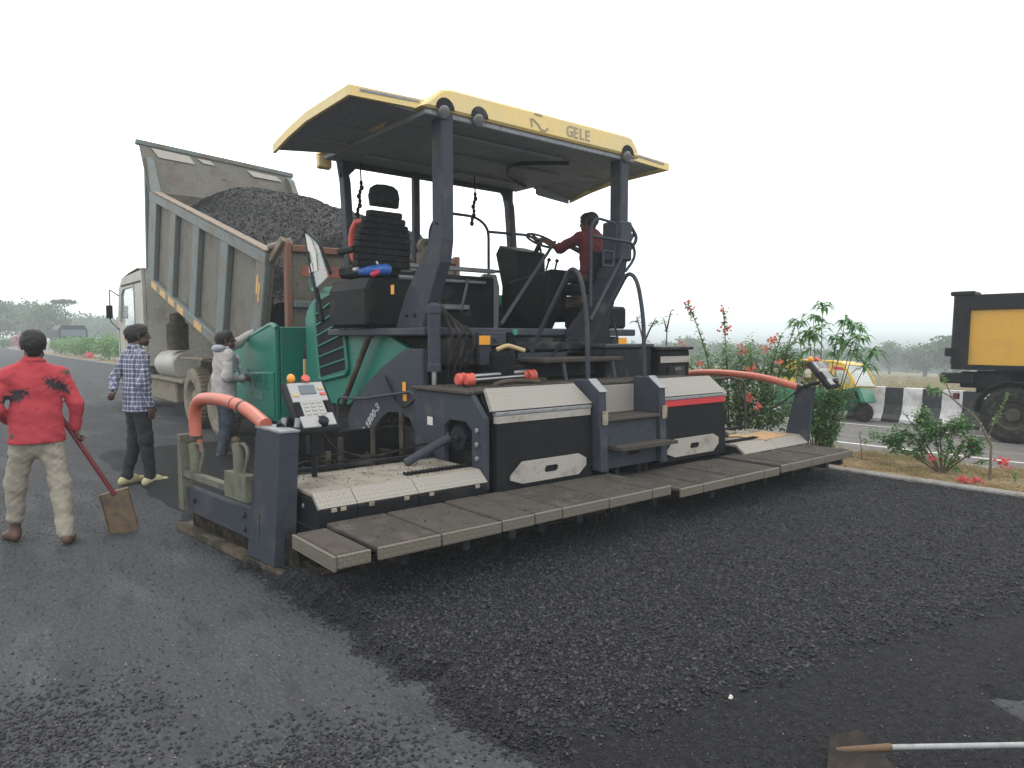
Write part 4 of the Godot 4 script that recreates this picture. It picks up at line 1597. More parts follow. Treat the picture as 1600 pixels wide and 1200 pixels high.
# ---------------------------------------------------------------- screed
func paver_screed(P: Node3D) -> void:
	var fr := mb()
	ab(fr, 1.86, 0.09, -4.95, 7.66, 0.34, -4.24, 0.02)
	part(P, "screed_frame", fr, M.black)
	var sole := mb()
	ab(sole, 1.84, 0.064, -4.9, 7.68, 0.088, -4.1, 0.004)
	part(P, "sole_plate", sole, M.grease)
	for side in 2:
		var x0 := 3.3 if side == 0 else 5.26
		var x1 := 4.35 if side == 0 else 6.33
		var core := mb()
		prism(core, poly([-5.2, 0.36, -5.2, 1.12, -4.42, 1.12, -4.27, 0.93, -4.23, 0.4, -4.3, 0.36]), "x", x0 + 0.02, x1 - 0.02, 0.01)
		part(P, "screed_housing", core, M.black)
		var pn := mb()
		hexa(pn, [V(x0, 0.38, -4.23), V(x1, 0.38, -4.23), V(x1, 0.38, -4.19), V(x0, 0.38, -4.19), V(x0 + 0.02, 0.9, -4.25), V(x1 - 0.02, 0.9, -4.25), V(x1 - 0.02, 0.9, -4.21), V(x0 + 0.02, 0.9, -4.21)])
		var panel := part(P, "cover_panel", pn, M.panel)
		var sb := mb()
		ab(sb, x0 + 0.01, 0.905, -4.245, x1 - 0.01, 0.965, -4.205, 0.004)
		part(panel, "panel_stripe", sb, M.whitepaint if side == 0 else M.redpaint, "" if side == 0 else "red stripe along the top of the black panel")
		var gs := mb()
		ab(gs, x0 + 0.005, 0.967, -4.25, x1 - 0.005, 0.995, -4.2, 0.004)
		part(panel, "panel_hinge", gs, M.silver)
		var sl := mb()
		hexa(sl, [V(x0 - 0.02, 0.998, -4.25), V(x1 + 0.02, 0.998, -4.25), V(x1 - 0.05, 1.155, -4.4), V(x0 + 0.03, 1.155, -4.4), V(x0 - 0.02, 1.005, -4.215), V(x1 + 0.02, 1.005, -4.215), V(x1 - 0.05, 1.17, -4.375), V(x0 + 0.03, 1.17, -4.375)])
		part(P, "sloped_tread", sl, M.chequer)
		var td := mb()
		ab(td, x0 - 0.04, 1.125, -5.22, x1 + 0.02, 1.153, -4.41, 0.006)
		part(P, "top_deck", td, M.tread)
		# handle plate with its slot, raised off the panel
		var cx := (x0 + x1) * 0.5 + (0.03 if side == 0 else -0.02)
		var outer := poly([cx - 0.43, 0.49, cx - 0.31, 0.595, cx + 0.31, 0.595, cx + 0.4, 0.55, cx + 0.4, 0.49, cx + 0.31, 0.42, cx - 0.31, 0.42, cx - 0.43, 0.46])
		var inner := poly([cx - 0.075, 0.51, cx - 0.06, 0.535, cx + 0.06, 0.535, cx + 0.075, 0.52, cx + 0.075, 0.5, cx + 0.06, 0.48, cx - 0.06, 0.48, cx - 0.075, 0.495])
		var hp := mb()
		ring_plate(hp, outer, inner, "z", -4.186, -4.172)
		part(P, "handle_plate", hp, M.whitepaint)
	# grey side block of the left unit
	var sp := mb()
	prism(sp, poly([-5.26, 0.42, -5.26, 1.12, -4.42, 1.12, -4.25, 0.95, -4.25, 0.4, -4.42, 0.4, -4.42, 0.84, -4.5, 0.9, -4.72, 0.9, -4.8, 0.84, -4.8, 0.42]), "x", 3.23, 3.28, 0.008)
	var sb := part(P, "side_block", sp, M.grey)
	var bo := mb()
	for y in [0.85, 0.74, 0.63, 0.52]:
		bolt(bo, V(3.23, y, -4.34), V(-1, 0, 0), 0.02)
	part(sb, "bolts", bo, M.silver)
	var lb := mb()
	ab(lb, 3.226, 0.83, -5.05, 3.23, 0.9, -4.97, 0.001)
	part(sb, "white_label", lb, M.stickerw)
	var rec := mb()
	ab(rec, 3.3, 0.45, -4.85, 3.33, 0.9, -4.4, 0.01)
	part(P, "recess_back", rec, M.black)
	var dk := mb()
	ab(dk, 3.2, 1.122, -5.28, 3.31, 1.15, -4.42, 0.006)
	part(P, "side_cap", dk, M.tread2)
	var pv := mb()
	rod(pv, V(3.24, 0.76, -4.62), V(3.36, 0.76, -4.62), 0.1, 16)
	bolt(pv, V(3.24, 0.76, -4.62), V(-1, 0, 0), 0.03)
	bolt(pv, V(3.24, 0.78, -4.5), V(-1, 0, 0), 0.022)
	bolt(pv, V(3.24, 0.78, -4.74), V(-1, 0, 0), 0.022)
	part(P, "pivot_block", pv, M.dark)
	var sr := mb()
	tube(sr, PackedVector3Array([V(3.2, 0.76, -4.68), V(3.06, 0.69, -4.72), V(2.84, 0.58, -4.77)]), 0.036)
	part(P, "support_strut", sr, M.grey)
	var sr2 := mb()
	tube(sr2, PackedVector3Array([V(6.38, 0.72, -4.5), V(6.5, 0.6, -4.42), V(6.66, 0.5, -4.4)]), 0.03)
	part(P, "support_strut", sr2, M.grey)
	# stairs in the middle
	for px in [4.37, 5.17]:
		var st := mb()
		prism(st, poly([-4.46, 0.44, -4.46, 1.2, -4.27, 1.2, -4.14, 1.1, -4.1, 0.42, -4.3, 0.42]), "x", px, px + 0.09, 0.008)
		var po := part(P, "stair_post", st, M.grey)
		var cap := mb()
		hexa(cap, [V(px - 0.004, 1.203, -4.27), V(px + 0.094, 1.203, -4.27), V(px + 0.094, 1.1, -4.132), V(px - 0.004, 1.1, -4.132), V(px - 0.004, 1.212, -4.265), V(px + 0.094, 1.212, -4.265), V(px + 0.094, 1.105, -4.126), V(px - 0.004, 1.105, -4.126)])
		part(po, "worn_cap", cap, M.silver)
		var sk := mb()
		ab(sk, px + 0.015, 0.82, -4.118, px + 0.075, 0.94, -4.1, 0.002)
		part(po, "pale_sticker", sk, M.lip)
	var ri := mb()
	ab(ri, 4.46, 0.87, -4.47, 5.17, 1.13, -4.44, 0.004)
	part(P, "stair_riser", ri, M.chequer)
	var ud := mb()
	ab(ud, 4.36, 1.132, -5.2, 5.26, 1.16, -4.44, 0.008)
	part(P, "upper_tread", ud, M.tread)
	var tm := mb()
	ab(tm, 4.46, 0.84, -4.44, 5.17, 0.868, -4.12, 0.008)
	part(P, "stair_tread", tm, M.tread2)
	var bp := mb()
	ab(bp, 4.46, 0.42, -4.2, 5.17, 0.838, -4.16, 0.006)
	part(P, "stair_back_plate", bp, M.grey)
	var ls := mb()
	hexa(ls, [V(4.5, 0.6, -4.155), V(5.2, 0.6, -4.155), V(5.24, 0.6, -3.97), V(4.5, 0.6, -3.99), V(4.5, 0.63, -4.155), V(5.2, 0.63, -4.155), V(5.24, 0.63, -3.97), V(4.5, 0.63, -3.99)])
	part(P, "folding_step", ls, M.tread2)
	var sl := mb()
	ab(sl, 4.78, 0.52, -4.158, 4.92, 0.55, -4.153, 0.001)
	part(P, "step_slot", sl, M.black)
	for bxx in [4.55, 4.68, 4.98, 5.08]:
		var q := mb()
		ab(q, bxx, 0.3, -4.28, bxx + 0.045, 0.42, -4.22, 0.006)
		part(P, "hanger_bar", q, M.dark)
	# tall bowed stair rails
	for px in [4.44, 5.2]:
		var hr := mb()
		tube(hr, fil([V(px, 1.16, -4.34), V(px, 1.75, -4.36), V(px, 2.12, -4.44), V(px, 2.2, -4.56), V(px, 2.06, -4.66), V(px, 1.62, -4.98), V(px, 1.42, -5.1)], 0.16, 6), 0.02, 0.02, 10)
		part(P, "stair_rail", hr, M.grey)
	for px in [4.62, 5.3]:
		var hr := mb()
		rod(hr, V(px, 1.14, -4.8), V(px, 1.34, -4.85), 0.02)
		part(P, "tread_leg", hr, M.grey)
	# left and right extension
	extension(P, 1.86, 3.22, 0.56, -4.2)
	extension(P, 6.38, 7.66, 0.46, -4.0)
	# clamp bar lying on the left deck
	for e in [[V(3.46, 1.23, -4.86), V(4.3, 1.25, -5.0), 0.022], [V(3.5, 1.205, -4.8), V(4.2, 1.215, -4.93), 0.016]]:
		var q := mb()
		rod(q, e[0], e[1], e[2])
		part(P, "chrome_bar", q, M.steel)
	for e in [[3.44, -4.86], [3.48, -4.79], [4.28, -5.0], [4.31, -4.95]]:
		var q := mb()
		lathe(q, Transform3D(Basis(V(0, 0, 1), V(1, 0, 0), V(0, 1, 0)), V(e[0] - 0.04, 1.215, e[1])), [Vector2(0, 0), Vector2(0.04, 0.0), Vector2(0.055, 0.02), Vector2(0.05, 0.05), Vector2(0.058, 0.07), Vector2(0.03, 0.09), Vector2(0, 0.09)], 14)
		part(P, "red_coupling", q, M.coral)
	for e in [[3.55, -4.9, 0.7], [3.7, -4.72, 0.55], [4.2, -4.9, 0.3]]:
		var q := mb()
		tube(q, fil([V(e[0], 1.17, e[1]), V(e[0] + e[2] * 0.4, 1.185, e[1] - 0.14), V(e[0] + e[2], 1.17, e[1] - 0.05)], 0.2), 0.02)
		part(P, "deck_hose", q, M.chassis)
	# walkway of separate plates
	var spans := [[1.63, 1.835, 0.40], [1.875, 2.3, 0.40], [2.306, 2.76, 0.40], [2.766, 3.04, 0.402], [3.046, 3.29, 0.404], [3.296, 3.76, 0.402], [3.766, 4.245, 0.4], [4.251, 4.48, 0.4], [4.6, 4.905, 0.356], [4.911, 5.372, 0.356], [5.378, 5.835, 0.356], [5.841, 6.1, 0.354], [6.13, 6.285, 0.368], [6.291, 6.685, 0.366], [6.691, 6.97, 0.366], [6.976, 7.355, 0.366], [7.361, 7.58, 0.366]]
	for i in spans.size():
		var s: Array = spans[i]
		var zb := -4.13 if i > 0 else -4.02
		var jx := rng.randf_range(-0.004, 0.004)
		var pl := mb()
		ab(pl, s[0] + 0.004, s[2] - 0.035, zb, s[1] - 0.004, s[2] + jx * 1.2, -3.48, 0.011)
		var pt := part(P, "walkway_plate", pl, M.tread if rng.randf() < 0.5 else M.tread2)
		var lp := mb()
		ab(lp, s[0] + 0.002, s[2] - 0.076, -3.472, s[1] - 0.002, s[2] - 0.002, -3.45, 0.005)
		part(pt, "front_lip", lp, M.lip2)
		if i == 0:
			var el := mb()
			ab(el, s[0] - 0.02, s[2] - 0.088, zb, s[0] - 0.002, s[2] - 0.002, -3.452, 0.005)
			part(pt, "end_lip", el, M.lip2)
		if i == 0 or i == 8 or i == 12:
			continue
		var bk := mb()
		ab(bk, (s[0] + s[1]) * 0.5 - 0.03, s[2] - 0.16, -4.2, (s[0] + s[1]) * 0.5 + 0.03, s[2] - 0.037, -3.52, 0.006)
		part(pt, "bracket", bk, M.dark)


func extension(P: Node3D, x0: float, x1: float, y: float, zf: float) -> void:
	var bd := mb()
	prism(bd, poly([zf - 0.72, 0.2, zf - 0.72, y - 0.03, zf - 0.1, y - 0.03, zf - 0.02, y - 0.1, zf - 0.02, y - 0.2, zf - 0.06, 0.2]), "x", x0 + 0.01, x1 - 0.01, 0.02)
	var body := part(P, "extension_body", bd, M.dark)
	var seams := [x0, lerpf(x0, x1, 0.2), lerpf(x0, x1, 0.55), x1] if x0 < 4.0 else [x0, lerpf(x0, x1, 0.5), x1]
	for i in seams.size() - 1:
		var a: float = seams[i] + 0.003
		var b: float = seams[i + 1] - 0.003
		var tp := mb()
		ab(tp, a, y - 0.028, zf - 0.74, b, y, zf - 0.1, 0.006)
		var tread := part(P, "extension_tread", tp, M.plate_top)
		tp = mb()
		hexa(tp, [V(a, y - 0.028, zf - 0.1), V(b, y - 0.028, zf - 0.1), V(b, y - 0.1, zf - 0.012), V(a, y - 0.1, zf - 0.012), V(a, y - 0.001, zf - 0.1), V(b, y - 0.001, zf - 0.1), V(b, y - 0.085, zf + 0.005), V(a, y - 0.085, zf + 0.005)])
		part(tread, "chequer_edge", tp, M.chequer)
		var fp := mb()
		ab(fp, a, y - 0.235, zf - 0.015, b, y - 0.105, zf + 0.004, 0.01)
		part(body, "front_cover", fp, M.panel)
		for hx in [a + 0.1, b - 0.1]:
			var h := mb()
			ab(h, hx - 0.02, y - 0.118, zf + 0.004, hx + 0.02, y - 0.092, zf + 0.014, 0.003)
			part(body, "hinge", h, M.lip)
	var rail := mb()
	ab(rail, x0, y + 0.012, zf - 0.78, x1, y + 0.045, zf - 0.745, 0.004)
	part(P, "extension_rail", rail, M.dark)
	for k in 17:
		var c := mb()
		var xx := (x1 - 0.03 - k * 0.034) if x0 < 4.0 else (x0 + 0.03 + k * 0.034)
		ab(c, xx - 0.008, y + 0.002, zf - 0.27, xx + 0.008, y + 0.022, zf - 0.2, 0.003)
		part(P, "cable_chain_link", c, M.black)


# ---------------------------------------------------------------- end gates and control panels
func paver_gates(P: Node3D) -> void:
	var g := func(y: float, z: float, dx := 0.0) -> Vector3: return V(gate_x(z) + dx, y, z)
	# heavy plate, beam and post of the left gate
	var pl := mb()
	hexa(pl, [g.call(0.012, -5.98), g.call(0.012, -4.36), g.call(0.012, -4.36, 0.05), g.call(0.012, -5.98, 0.05), g.call(0.33, -6.02), g.call(0.33, -4.5), g.call(0.33, -4.5, 0.05), g.call(0.33, -6.02, 0.05)])
	part(P, "end_plate", pl, M.grease)
	var sk := mb()
	hexa(sk, [g.call(0.004, -6.1, -0.08), g.call(0.004, -4.34, -0.08), g.call(0.004, -4.34, 0.12), g.call(0.004, -6.1, 0.12), g.call(0.05, -6.14, -0.08), g.call(0.05, -4.36, -0.08), g.call(0.05, -4.36, 0.12), g.call(0.05, -6.14, 0.12)])
	part(P, "skid", sk, M.chassis)
	var bm := mb()
	hexa(bm, [g.call(0.2, -5.95, -0.07), g.call(0.18, -4.7, -0.07), g.call(0.18, -4.7, -0.005), g.call(0.2, -5.95, -0.005), g.call(0.385, -5.95, -0.07), g.call(0.375, -4.7, -0.07), g.call(0.375, -4.7, -0.005), g.call(0.385, -5.95, -0.005)])
	var beam := part(P, "gate_beam", bm, M.grey)
	var bs := mb()
	for e in [[0.34, -4.9], [0.24, -4.9], [0.3, -5.75]]:
		bolt(bs, g.call(e[0], e[1], -0.07), V(-1, 0, 0), 0.02)
	part(beam, "bolts", bs, M.dark)
	var po := mb()
	hexa(po, [g.call(0.06, -4.88, -0.07), g.call(0.06, -4.5, -0.07), g.call(0.06, -4.5, 0.075), g.call(0.06, -4.88, 0.075), g.call(0.96, -4.74, -0.05), g.call(0.95, -4.42, -0.05), g.call(0.95, -4.42, 0.075), g.call(0.96, -4.74, 0.075)])
	var post := part(P, "gate_post", po, M.grey)
	var cp := mb()
	hexa(cp, [g.call(0.962, -4.75, -0.055), g.call(0.952, -4.41, -0.055), g.call(0.952, -4.41, 0.08), g.call(0.962, -4.75, 0.08), g.call(0.975, -4.75, -0.055), g.call(0.965, -4.41, -0.055), g.call(0.965, -4.41, 0.08), g.call(0.975, -4.75, 0.08)])
	part(post, "cap", cp, M.silver)
	var kn := mb()
	rod(kn, g.call(0.45, -4.47, 0.12), g.call(0.43, -4.36, 0.22), 0.02)
	part(post, "clamp_pin", kn, M.silver)
	# olive frame and its two standing brackets
	var ol := mb()
	hexa(ol, [g.call(0.47, -6.02, -0.09), g.call(0.47, -5.0, -0.09), g.call(0.47, -5.0, -0.03), g.call(0.47, -6.02, -0.03), g.call(0.515, -6.02, -0.09), g.call(0.515, -5.0, -0.09), g.call(0.515, -5.0, -0.03), g.call(0.515, -6.02, -0.03)])
	part(P, "gate_rail", ol, M.olive)
	for e in [[-6.0, 0.2, 0.8], [-5.15, 0.44, 0.62]]:
		var q := mb()
		hexa(q, [g.call(e[1], e[0], -0.1), g.call(e[1], e[0] + (0.1 if e[0] < -5.5 else 0.33), -0.1), g.call(e[1], e[0] + (0.1 if e[0] < -5.5 else 0.33), -0.02), g.call(e[1], e[0], -0.02), g.call(e[2], e[0], -0.1), g.call(e[2], e[0] + (0.06 if e[0] < -5.5 else 0.33), -0.1), g.call(e[2], e[0] + (0.06 if e[0] < -5.5 else 0.33), -0.02), g.call(e[2], e[0], -0.02)])
		part(P, "gate_bracket", q, M.olive)
	for e in [[-5.82, 0.5, 0.74], [-5.06, 0.6, 0.82]]:
		var q := mb()
		tube(q, PackedVector3Array([g.call(e[1], e[0] + 0.05, -0.05), g.call(lerpf(e[1], e[2], 0.7), e[0] + 0.03, -0.05), g.call(e[2], e[0], -0.05)]), 0.042, 0.034)
		var cy := part(P, "gate_cylinder", q, M.olive)
		var h := mb()
		tube(h, fil([g.call(e[1] + 0.03, e[0] + 0.13, -0.05), g.call(e[2] - 0.05, e[0] + 0.15, -0.03), g.call(e[2] + 0.01, e[0] + 0.08, -0.03), g.call(e[2] - 0.02, e[0], -0.03)], 0.05), 0.014, 0.014, 6)
		part(cy, "hose", h, M.olive)
		var k := mb()
		ball(k, g.call(e[2] + 0.02, e[0], -0.05), V(0.03, 0.03, 0.03), 8)
		part(cy, "knuckle", k, M.chassis)
	# orange bow
	var bow := mb()
	tube(bow, fil([g.call(0.66, -5.87), g.call(1.08, -5.92), g.call(1.115, -5.45), g.call(1.08, -5.02), g.call(0.98, -4.72)], 0.22, 6), 0.047, 0.047, 14)
	var ob := part(P, "guard_bow", bow, M.orange)
	var jt := mb()
	lathe(jt, Transform3D(Basis(V(0, 1, 0), V(0, 0, 1), V(1, 0, 0)), g.call(1.092, -5.17)), [Vector2(0.049, -0.006), Vector2(0.05, 0.0), Vector2(0.049, 0.006)], 14)
	part(ob, "joint_ring", jt, M.chassis)
	# right gate: sloping plate and orange bow
	var rp := mb()
	hexa(rp, [V(7.66, 0.34, -4.3), V(7.66, 0.34, -4.02), V(7.72, 0.34, -4.02), V(7.72, 0.34, -4.3), V(7.66, 1.02, -4.15), V(7.66, 1.01, -3.96), V(7.72, 1.01, -3.96), V(7.72, 1.02, -4.15)])
	part(P, "gate_post", rp, M.grey)
	var rq := mb()
	ab(rq, 7.7, 0.012, -5.9, 7.75, 0.34, -4.0, 0.01)
	part(P, "end_plate", rq, M.grease)
	bow = mb()
	tube(bow, fil([V(7.66, 0.6, -5.75), V(7.66, 1.1, -5.75), V(7.66, 1.13, -5.2), V(7.66, 1.1, -4.6), V(7.66, 1.0, -4.14)], 0.22, 6), 0.042, 0.042, 12)
	part(P, "guard_bow", bow, M.orange)
	var rs := mb()
	tube(rs, fil([V(6.9, 1.05, -5.05), V(7.4, 1.09, -4.85), V(7.5, 1.05, -4.72), V(7.5, 0.47, -4.7)], 0.08), 0.016)
	part(P, "cable_stay", rs, M.chassis)
	# wiring: clamps on the bows and drooping cables
	for e in [[0.78, -5.885], [1.07, -5.05]]:
		var cm := mb()
		var ax := V(0, 1, 0.05) if e[0] < 0.9 else V(0, -0.25, 1)
		var yy := ax.normalized()
		var xx := yy.cross(V(1, 0, 0)).normalized()
		lathe(cm, Transform3D(Basis(xx, yy, xx.cross(yy)), g.call(e[0], e[1])), [Vector2(0.049, -0.014), Vector2(0.053, -0.012), Vector2(0.053, 0.012), Vector2(0.049, 0.014)], 14)
		part(ob, "clamp", cm, M.chassis)
	for e in [
		[V(2.1, 0.98, -4.78), V(2.3, 0.72, -4.9), V(2.62, 0.62, -4.95), V(3.2, 0.68, -5.0)],
		[V(1.82, 1.0, -4.6), V(1.95, 0.8, -4.72), V(2.1, 0.66, -4.9), V(2.6, 0.6, -5.0)],
		[V(7.66, 1.03, -4.05), V(7.55, 0.75, -4.35), V(7.3, 0.55, -4.75), V(6.6, 0.62, -4.9)],
		[V(1.7, 0.62, -5.05), V(1.85, 0.42, -4.95), V(2.0, 0.6, -5.1), V(2.5, 0.64, -5.2)],
		[V(3.34, 1.12, -5.3), V(3.3, 0.98, -5.4), V(3.34, 0.9, -5.7), V(3.36, 1.2, -6.0)],
		[V(4.1, 1.56, -5.26), V(4.3, 1.34, -5.2), V(4.7, 1.3, -5.22), V(5.1, 1.56, -5.26)],
		[V(5.2, 1.56, -5.26), V(5.45, 1.3, -5.1), V(5.8, 1.54, -5.2), V(6.0, 1.8, -5.5)]]:
		var cb := mb()
		tube(cb, fil(e, 0.16, 6), 0.011, 0.011, 6)
		part(P, "cable", cb, M.rubber)
	# hand-held control panels on arms
	var dn := V(0.0, -0.74, 0.67).normalized()
	control_panel(P, V(2.03, 1.1, -4.66), dn, V(1, 0.03, 0), 0.25, 0.4)
	control_panel(P, V(7.7, 1.17, -3.84), dn, V(1, 0.03, 0), 0.2, 0.34)
	var am := mb()
	tube(am, fil([V(1.78, 0.97, -4.6), V(1.84, 1.01, -4.66), V(2.0, 0.95, -4.76), V(2.1, 0.9, -4.8)], 0.05), 0.03)
	ab(am, 2.06, 0.72, -4.86, 2.16, 1.0, -4.76, 0.01)
	rod(am, V(2.11, 0.5, -4.82), V(2.11, 0.9, -4.8), 0.02)
	part(P, "panel_arm", am, M.dark)
	am = mb()
	tube(am, fil([V(7.66, 1.0, -4.05), V(7.68, 1.04, -4.0), V(7.7, 1.06, -3.9)], 0.03), 0.022)
	part(P, "panel_arm", am, M.dark)
	var cn := mb()
	for e in [[1.8, -4.6], [1.86, -4.52]]:
		rod(cn, V(e[0], 0.97, e[1]), V(e[0] + 0.01, 1.03, e[1]), 0.018)
	part(P, "cable_plug", cn, M.silver)


func control_panel(P: Node3D, c: Vector3, down: Vector3, right: Vector3, w: float, h: float) -> void:
	var r := (right - down * right.dot(down)).normalized()
	var n := r.cross(-down).normalized()
	if n.dot(-c + V(0, 1.57, 0)) < 0.0:
		n = -n
	var T := Transform3D(Basis(r, -down, n), c)
	var st := mb()
	bx(st, T * Transform3D(Basis(), V(0, 0, -0.03)), V(w * 1.25, h * 1.1, 0.06), 0.022)
	var b := part(P, "control_panel", st, M.dark)
	var f := mb()
	bx(f, T * Transform3D(Basis(), V(0, h * 0.27, 0.006)), V(w * 1.02, h * 0.42, 0.016), 0.006)
	bx(f, T * Transform3D(Basis(), V(0, -h * 0.1, 0.007)), V(w * 0.66, h * 0.34, 0.014), 0.006)
	bx(f, T * Transform3D(Basis(), V(-w * 0.22, -h * 0.37, 0.0065)), V(w * 0.52, h * 0.24, 0.015), 0.006)
	bx(f, T * Transform3D(Basis(), V(w * 0.36, -h * 0.34, 0.0065)), V(w * 0.26, h * 0.26, 0.015), 0.006)
	part(b, "faceplate", f, M.keypad)
	var d := mb()
	bx(d, T * Transform3D(Basis(), V(0.0, h * 0.31, 0.016)), V(w * 0.46, h * 0.2, 0.008), 0.003)
	part(b, "display", d, M.display)
	for s in [-1.0, 1.0]:
		var q := mb()
		bx(q, T * Transform3D(Basis(), V(s * w * 0.46, -h * 0.1, 0.004)), V(w * 0.14, h * 0.3, 0.012), 0.005)
		part(b, "grip", q, M.black)
	for i in 4:
		for j in 3:
			var q := mb()
			bx(q, T * Transform3D(Basis(), V((j - 1) * w * 0.2, h * 0.02 - i * h * 0.078, 0.016)), V(w * 0.13, h * 0.045, 0.008), 0.003)
			part(b, "key", q, M.whitepaint)
	for e in [[-0.38, 0.2, "tan_tape"], [0.38, 0.32, "tan_tape"], [0.4, 0.2, "coral"]]:
		var q := mb()
		bx(q, T * Transform3D(Basis(), V(w * e[0], h * e[1], 0.016)), V(w * 0.16, h * 0.06, 0.008), 0.003)
		part(b, "key", q, M[e[2]])
	var k := mb()
	lathe(k, T * Transform3D(Basis(V(1, 0, 0), V(0, 0, 1), V(0, -1, 0)), V(w * 0.12, -h * 0.4, 0.0)), [Vector2(0.034, 0.0), Vector2(0.034, 0.035), Vector2(0.028, 0.042), Vector2(0, 0.044)], 14)
	part(b, "dial", k, M.dark)
	var l := mb()
	ball(l, T * V(-w * 0.32, h * 0.6, 0.0), V(0.03, 0.036, 0.03), 8)
	part(b, "orange_lamp", l, M.lamp_orange)
	l = mb()
	lathe(l, T * Transform3D(Basis(V(1, 0, 0), V(0, 0, 1), V(0, -1, 0)), V(w * 0.05, h * 0.54, 0.0)), [Vector2(0.014, -0.02), Vector2(0.016, 0.015), Vector2(0.03, 0.018), Vector2(0.03, 0.034), Vector2(0, 0.042)], 14)
	part(b, "stop_button", l, M.coral)


# ---------------------------------------------------------------- loose things on the paver
func build_paver_cargo() -> void:
	# spilled crumbs of mix on the treads and the walkway
	var crumbs := []
	for i in 420:
		var k := rng.randi() % 5
		if k == 0:
			crumbs.append(chip_place(rng.randf_range(1.9, 3.2), 0.562, rng.randf_range(-4.9, -4.35), rng.randf_range(0.003, 0.009)))
		elif k == 1:
			crumbs.append(chip_place(rng.randf_range(6.4, 7.6), 0.462, rng.randf_range(-4.7, -4.15), rng.randf_range(0.003, 0.008)))
		elif k == 2:
			crumbs.append(chip_place(rng.randf_range(3.35, 4.3), 1.155, rng.randf_range(-5.1, -4.45), rng.randf_range(0.003, 0.012)))
		elif k == 3:
			crumbs.append(chip_place(rng.randf_range(1.9, 4.4), 0.404, rng.randf_range(-4.1, -3.5), rng.randf_range(0.003, 0.008)))
		else:
			crumbs.append(chip_place(rng.randf_range(4.65, 7.5), 0.368, rng.randf_range(-4.1, -3.5), rng.randf_range(0.003, 0.008)))
	scatter("spilled_crumbs", chip(230), M.hotmix, crumbs, "black crumbs of asphalt spilled on the screed treads", "asphalt")
	var hang := func(called: String, label: String, x: float, y0: float, z: float, links: int) -> void:
		var o := placed(called, label, "garland", V(x, y0 - 0.6, z))
		var st := mb()
		rod(st, V(x, y0, z), V(x + 0.01, y0 - 0.2, z), 0.008, 6)
		part(o, "cord", st, M.black)
		for k in links:
			var q := mb()
			ball(q, V(x + 0.01 + sin(k * 1.7) * 0.012 - k * 0.006, y0 - 0.22 - k * 0.05, z), V(0.02 + 0.008 * (k % 2), 0.032, 0.02), 6)
			part(o, "bead", q, M.black)
	hang.call("hanging_garland", "dark beaded garland hanging from the roof in front of the railing", 5.1, 3.5, -6.9, 8)
	hang.call("hanging_garland", "dark beaded garland hanging beside the left seat headrest", 3.75, 3.5, -7.2, 9)
	# orange life-ring like cloth loop beside the left seat
	var c := mb()
	var pts := []
	for k in 14:
		var a := TAU * k / 13.0
		pts.append(V(3.68 + cos(a) * 0.05, 2.6 + sin(a) * 0.24, -7.12 + cos(a) * 0.09))
	tube(c, PackedVector3Array(pts), 0.04, 0.03, 8)
	single("orange_cloth", c, M.coral, "orange red cloth looped over the post beside the left seat", "cloth")
	# packet and bag lying on the pedestal
	var b := mb()
	nets(b, [[V(3.42, 2.24, -6.55), V(3.62, 2.26, -6.42), 0.05, 0.06], [V(3.52, 2.28, -6.55), V(3.66, 2.24, -6.5), 0.05, 0.05]], 0.014, 0.03, 0.012)
	var bag := placed("plastic_bag", "crumpled blue plastic bag with red and white print on the seat pedestal", "bag", V(3.5, 2.18, -6.5))
	part(bag, "wrapper", b, plain(Color(0.03, 0.12, 0.42), 0.35))
	b = mb()
	nets(b, [[V(3.36, 2.26, -6.6), V(3.55, 2.325, -6.5), 0.022, 0.03]], 0.01, 0.02, 0.008)
	part(bag, "white_flap", b, plain(Color(0.6, 0.62, 0.66), 0.4))
	b = mb()
	nets(b, [[V(3.44, 2.2, -6.36), V(3.48, 2.22, -6.35), 0.03, 0.03]], 0.01, 0.02, 0.006)
	part(bag, "red_corner", b, plain(Color(0.5, 0.03, 0.06), 0.4))
	# round dusty tin by the middle post
	var tin := mb()
	lathe(tin, Transform3D(Basis(V(1, 0, 0), V(0, 0, 1), V(0, -1, 0)), V(4.46, 2.62, -7.0)), [Vector2(0.045, -0.04), Vector2(0.09, -0.04), Vector2(0.09, 0.04), Vector2(0.045, 0.04), Vector2(0.045, -0.04)], 16)
	lathe(tin, Transform3D(Basis(), V(4.46, 2.4, -7.0)), [Vector2(0, 0), Vector2(0.1, 0), Vector2(0.1, 0.14), Vector2(0.05, 0.16), Vector2(0, 0.16)], 16)
	single("beacon_holder", tin, M.dusty, "dusty ring shaped fitting standing on the console beside the middle post", "fitting")
	# cardboard on the right extension
	for e in [[V(7.2, 0.466, -4.28), 0.12, V(0.62, 0.007, 0.32), "large flat sheet of brown cardboard on the right screed extension"], [V(6.82, 0.474, -4.5), -0.5, V(0.3, 0.006, 0.14), "small torn scrap of cardboard behind the large sheet on the screed"], [V(7.02, 0.48, -4.62), 0.4, V(0.34, 0.006, 0.12), "dark curled cardboard strip at the back of the right screed extension"]]:
		var q := mb()
		bx(q, Transform3D(Basis(V(0, 1, 0), e[1]) * Basis(V(1, 0, 0), 0.02), Vector3.ZERO), e[2], 0.002)
		single("cardboard_sheet", q, M.card if e[1] < 0.3 else M.dusty, e[3], "cardboard", e[0], "cardboard on the screed")


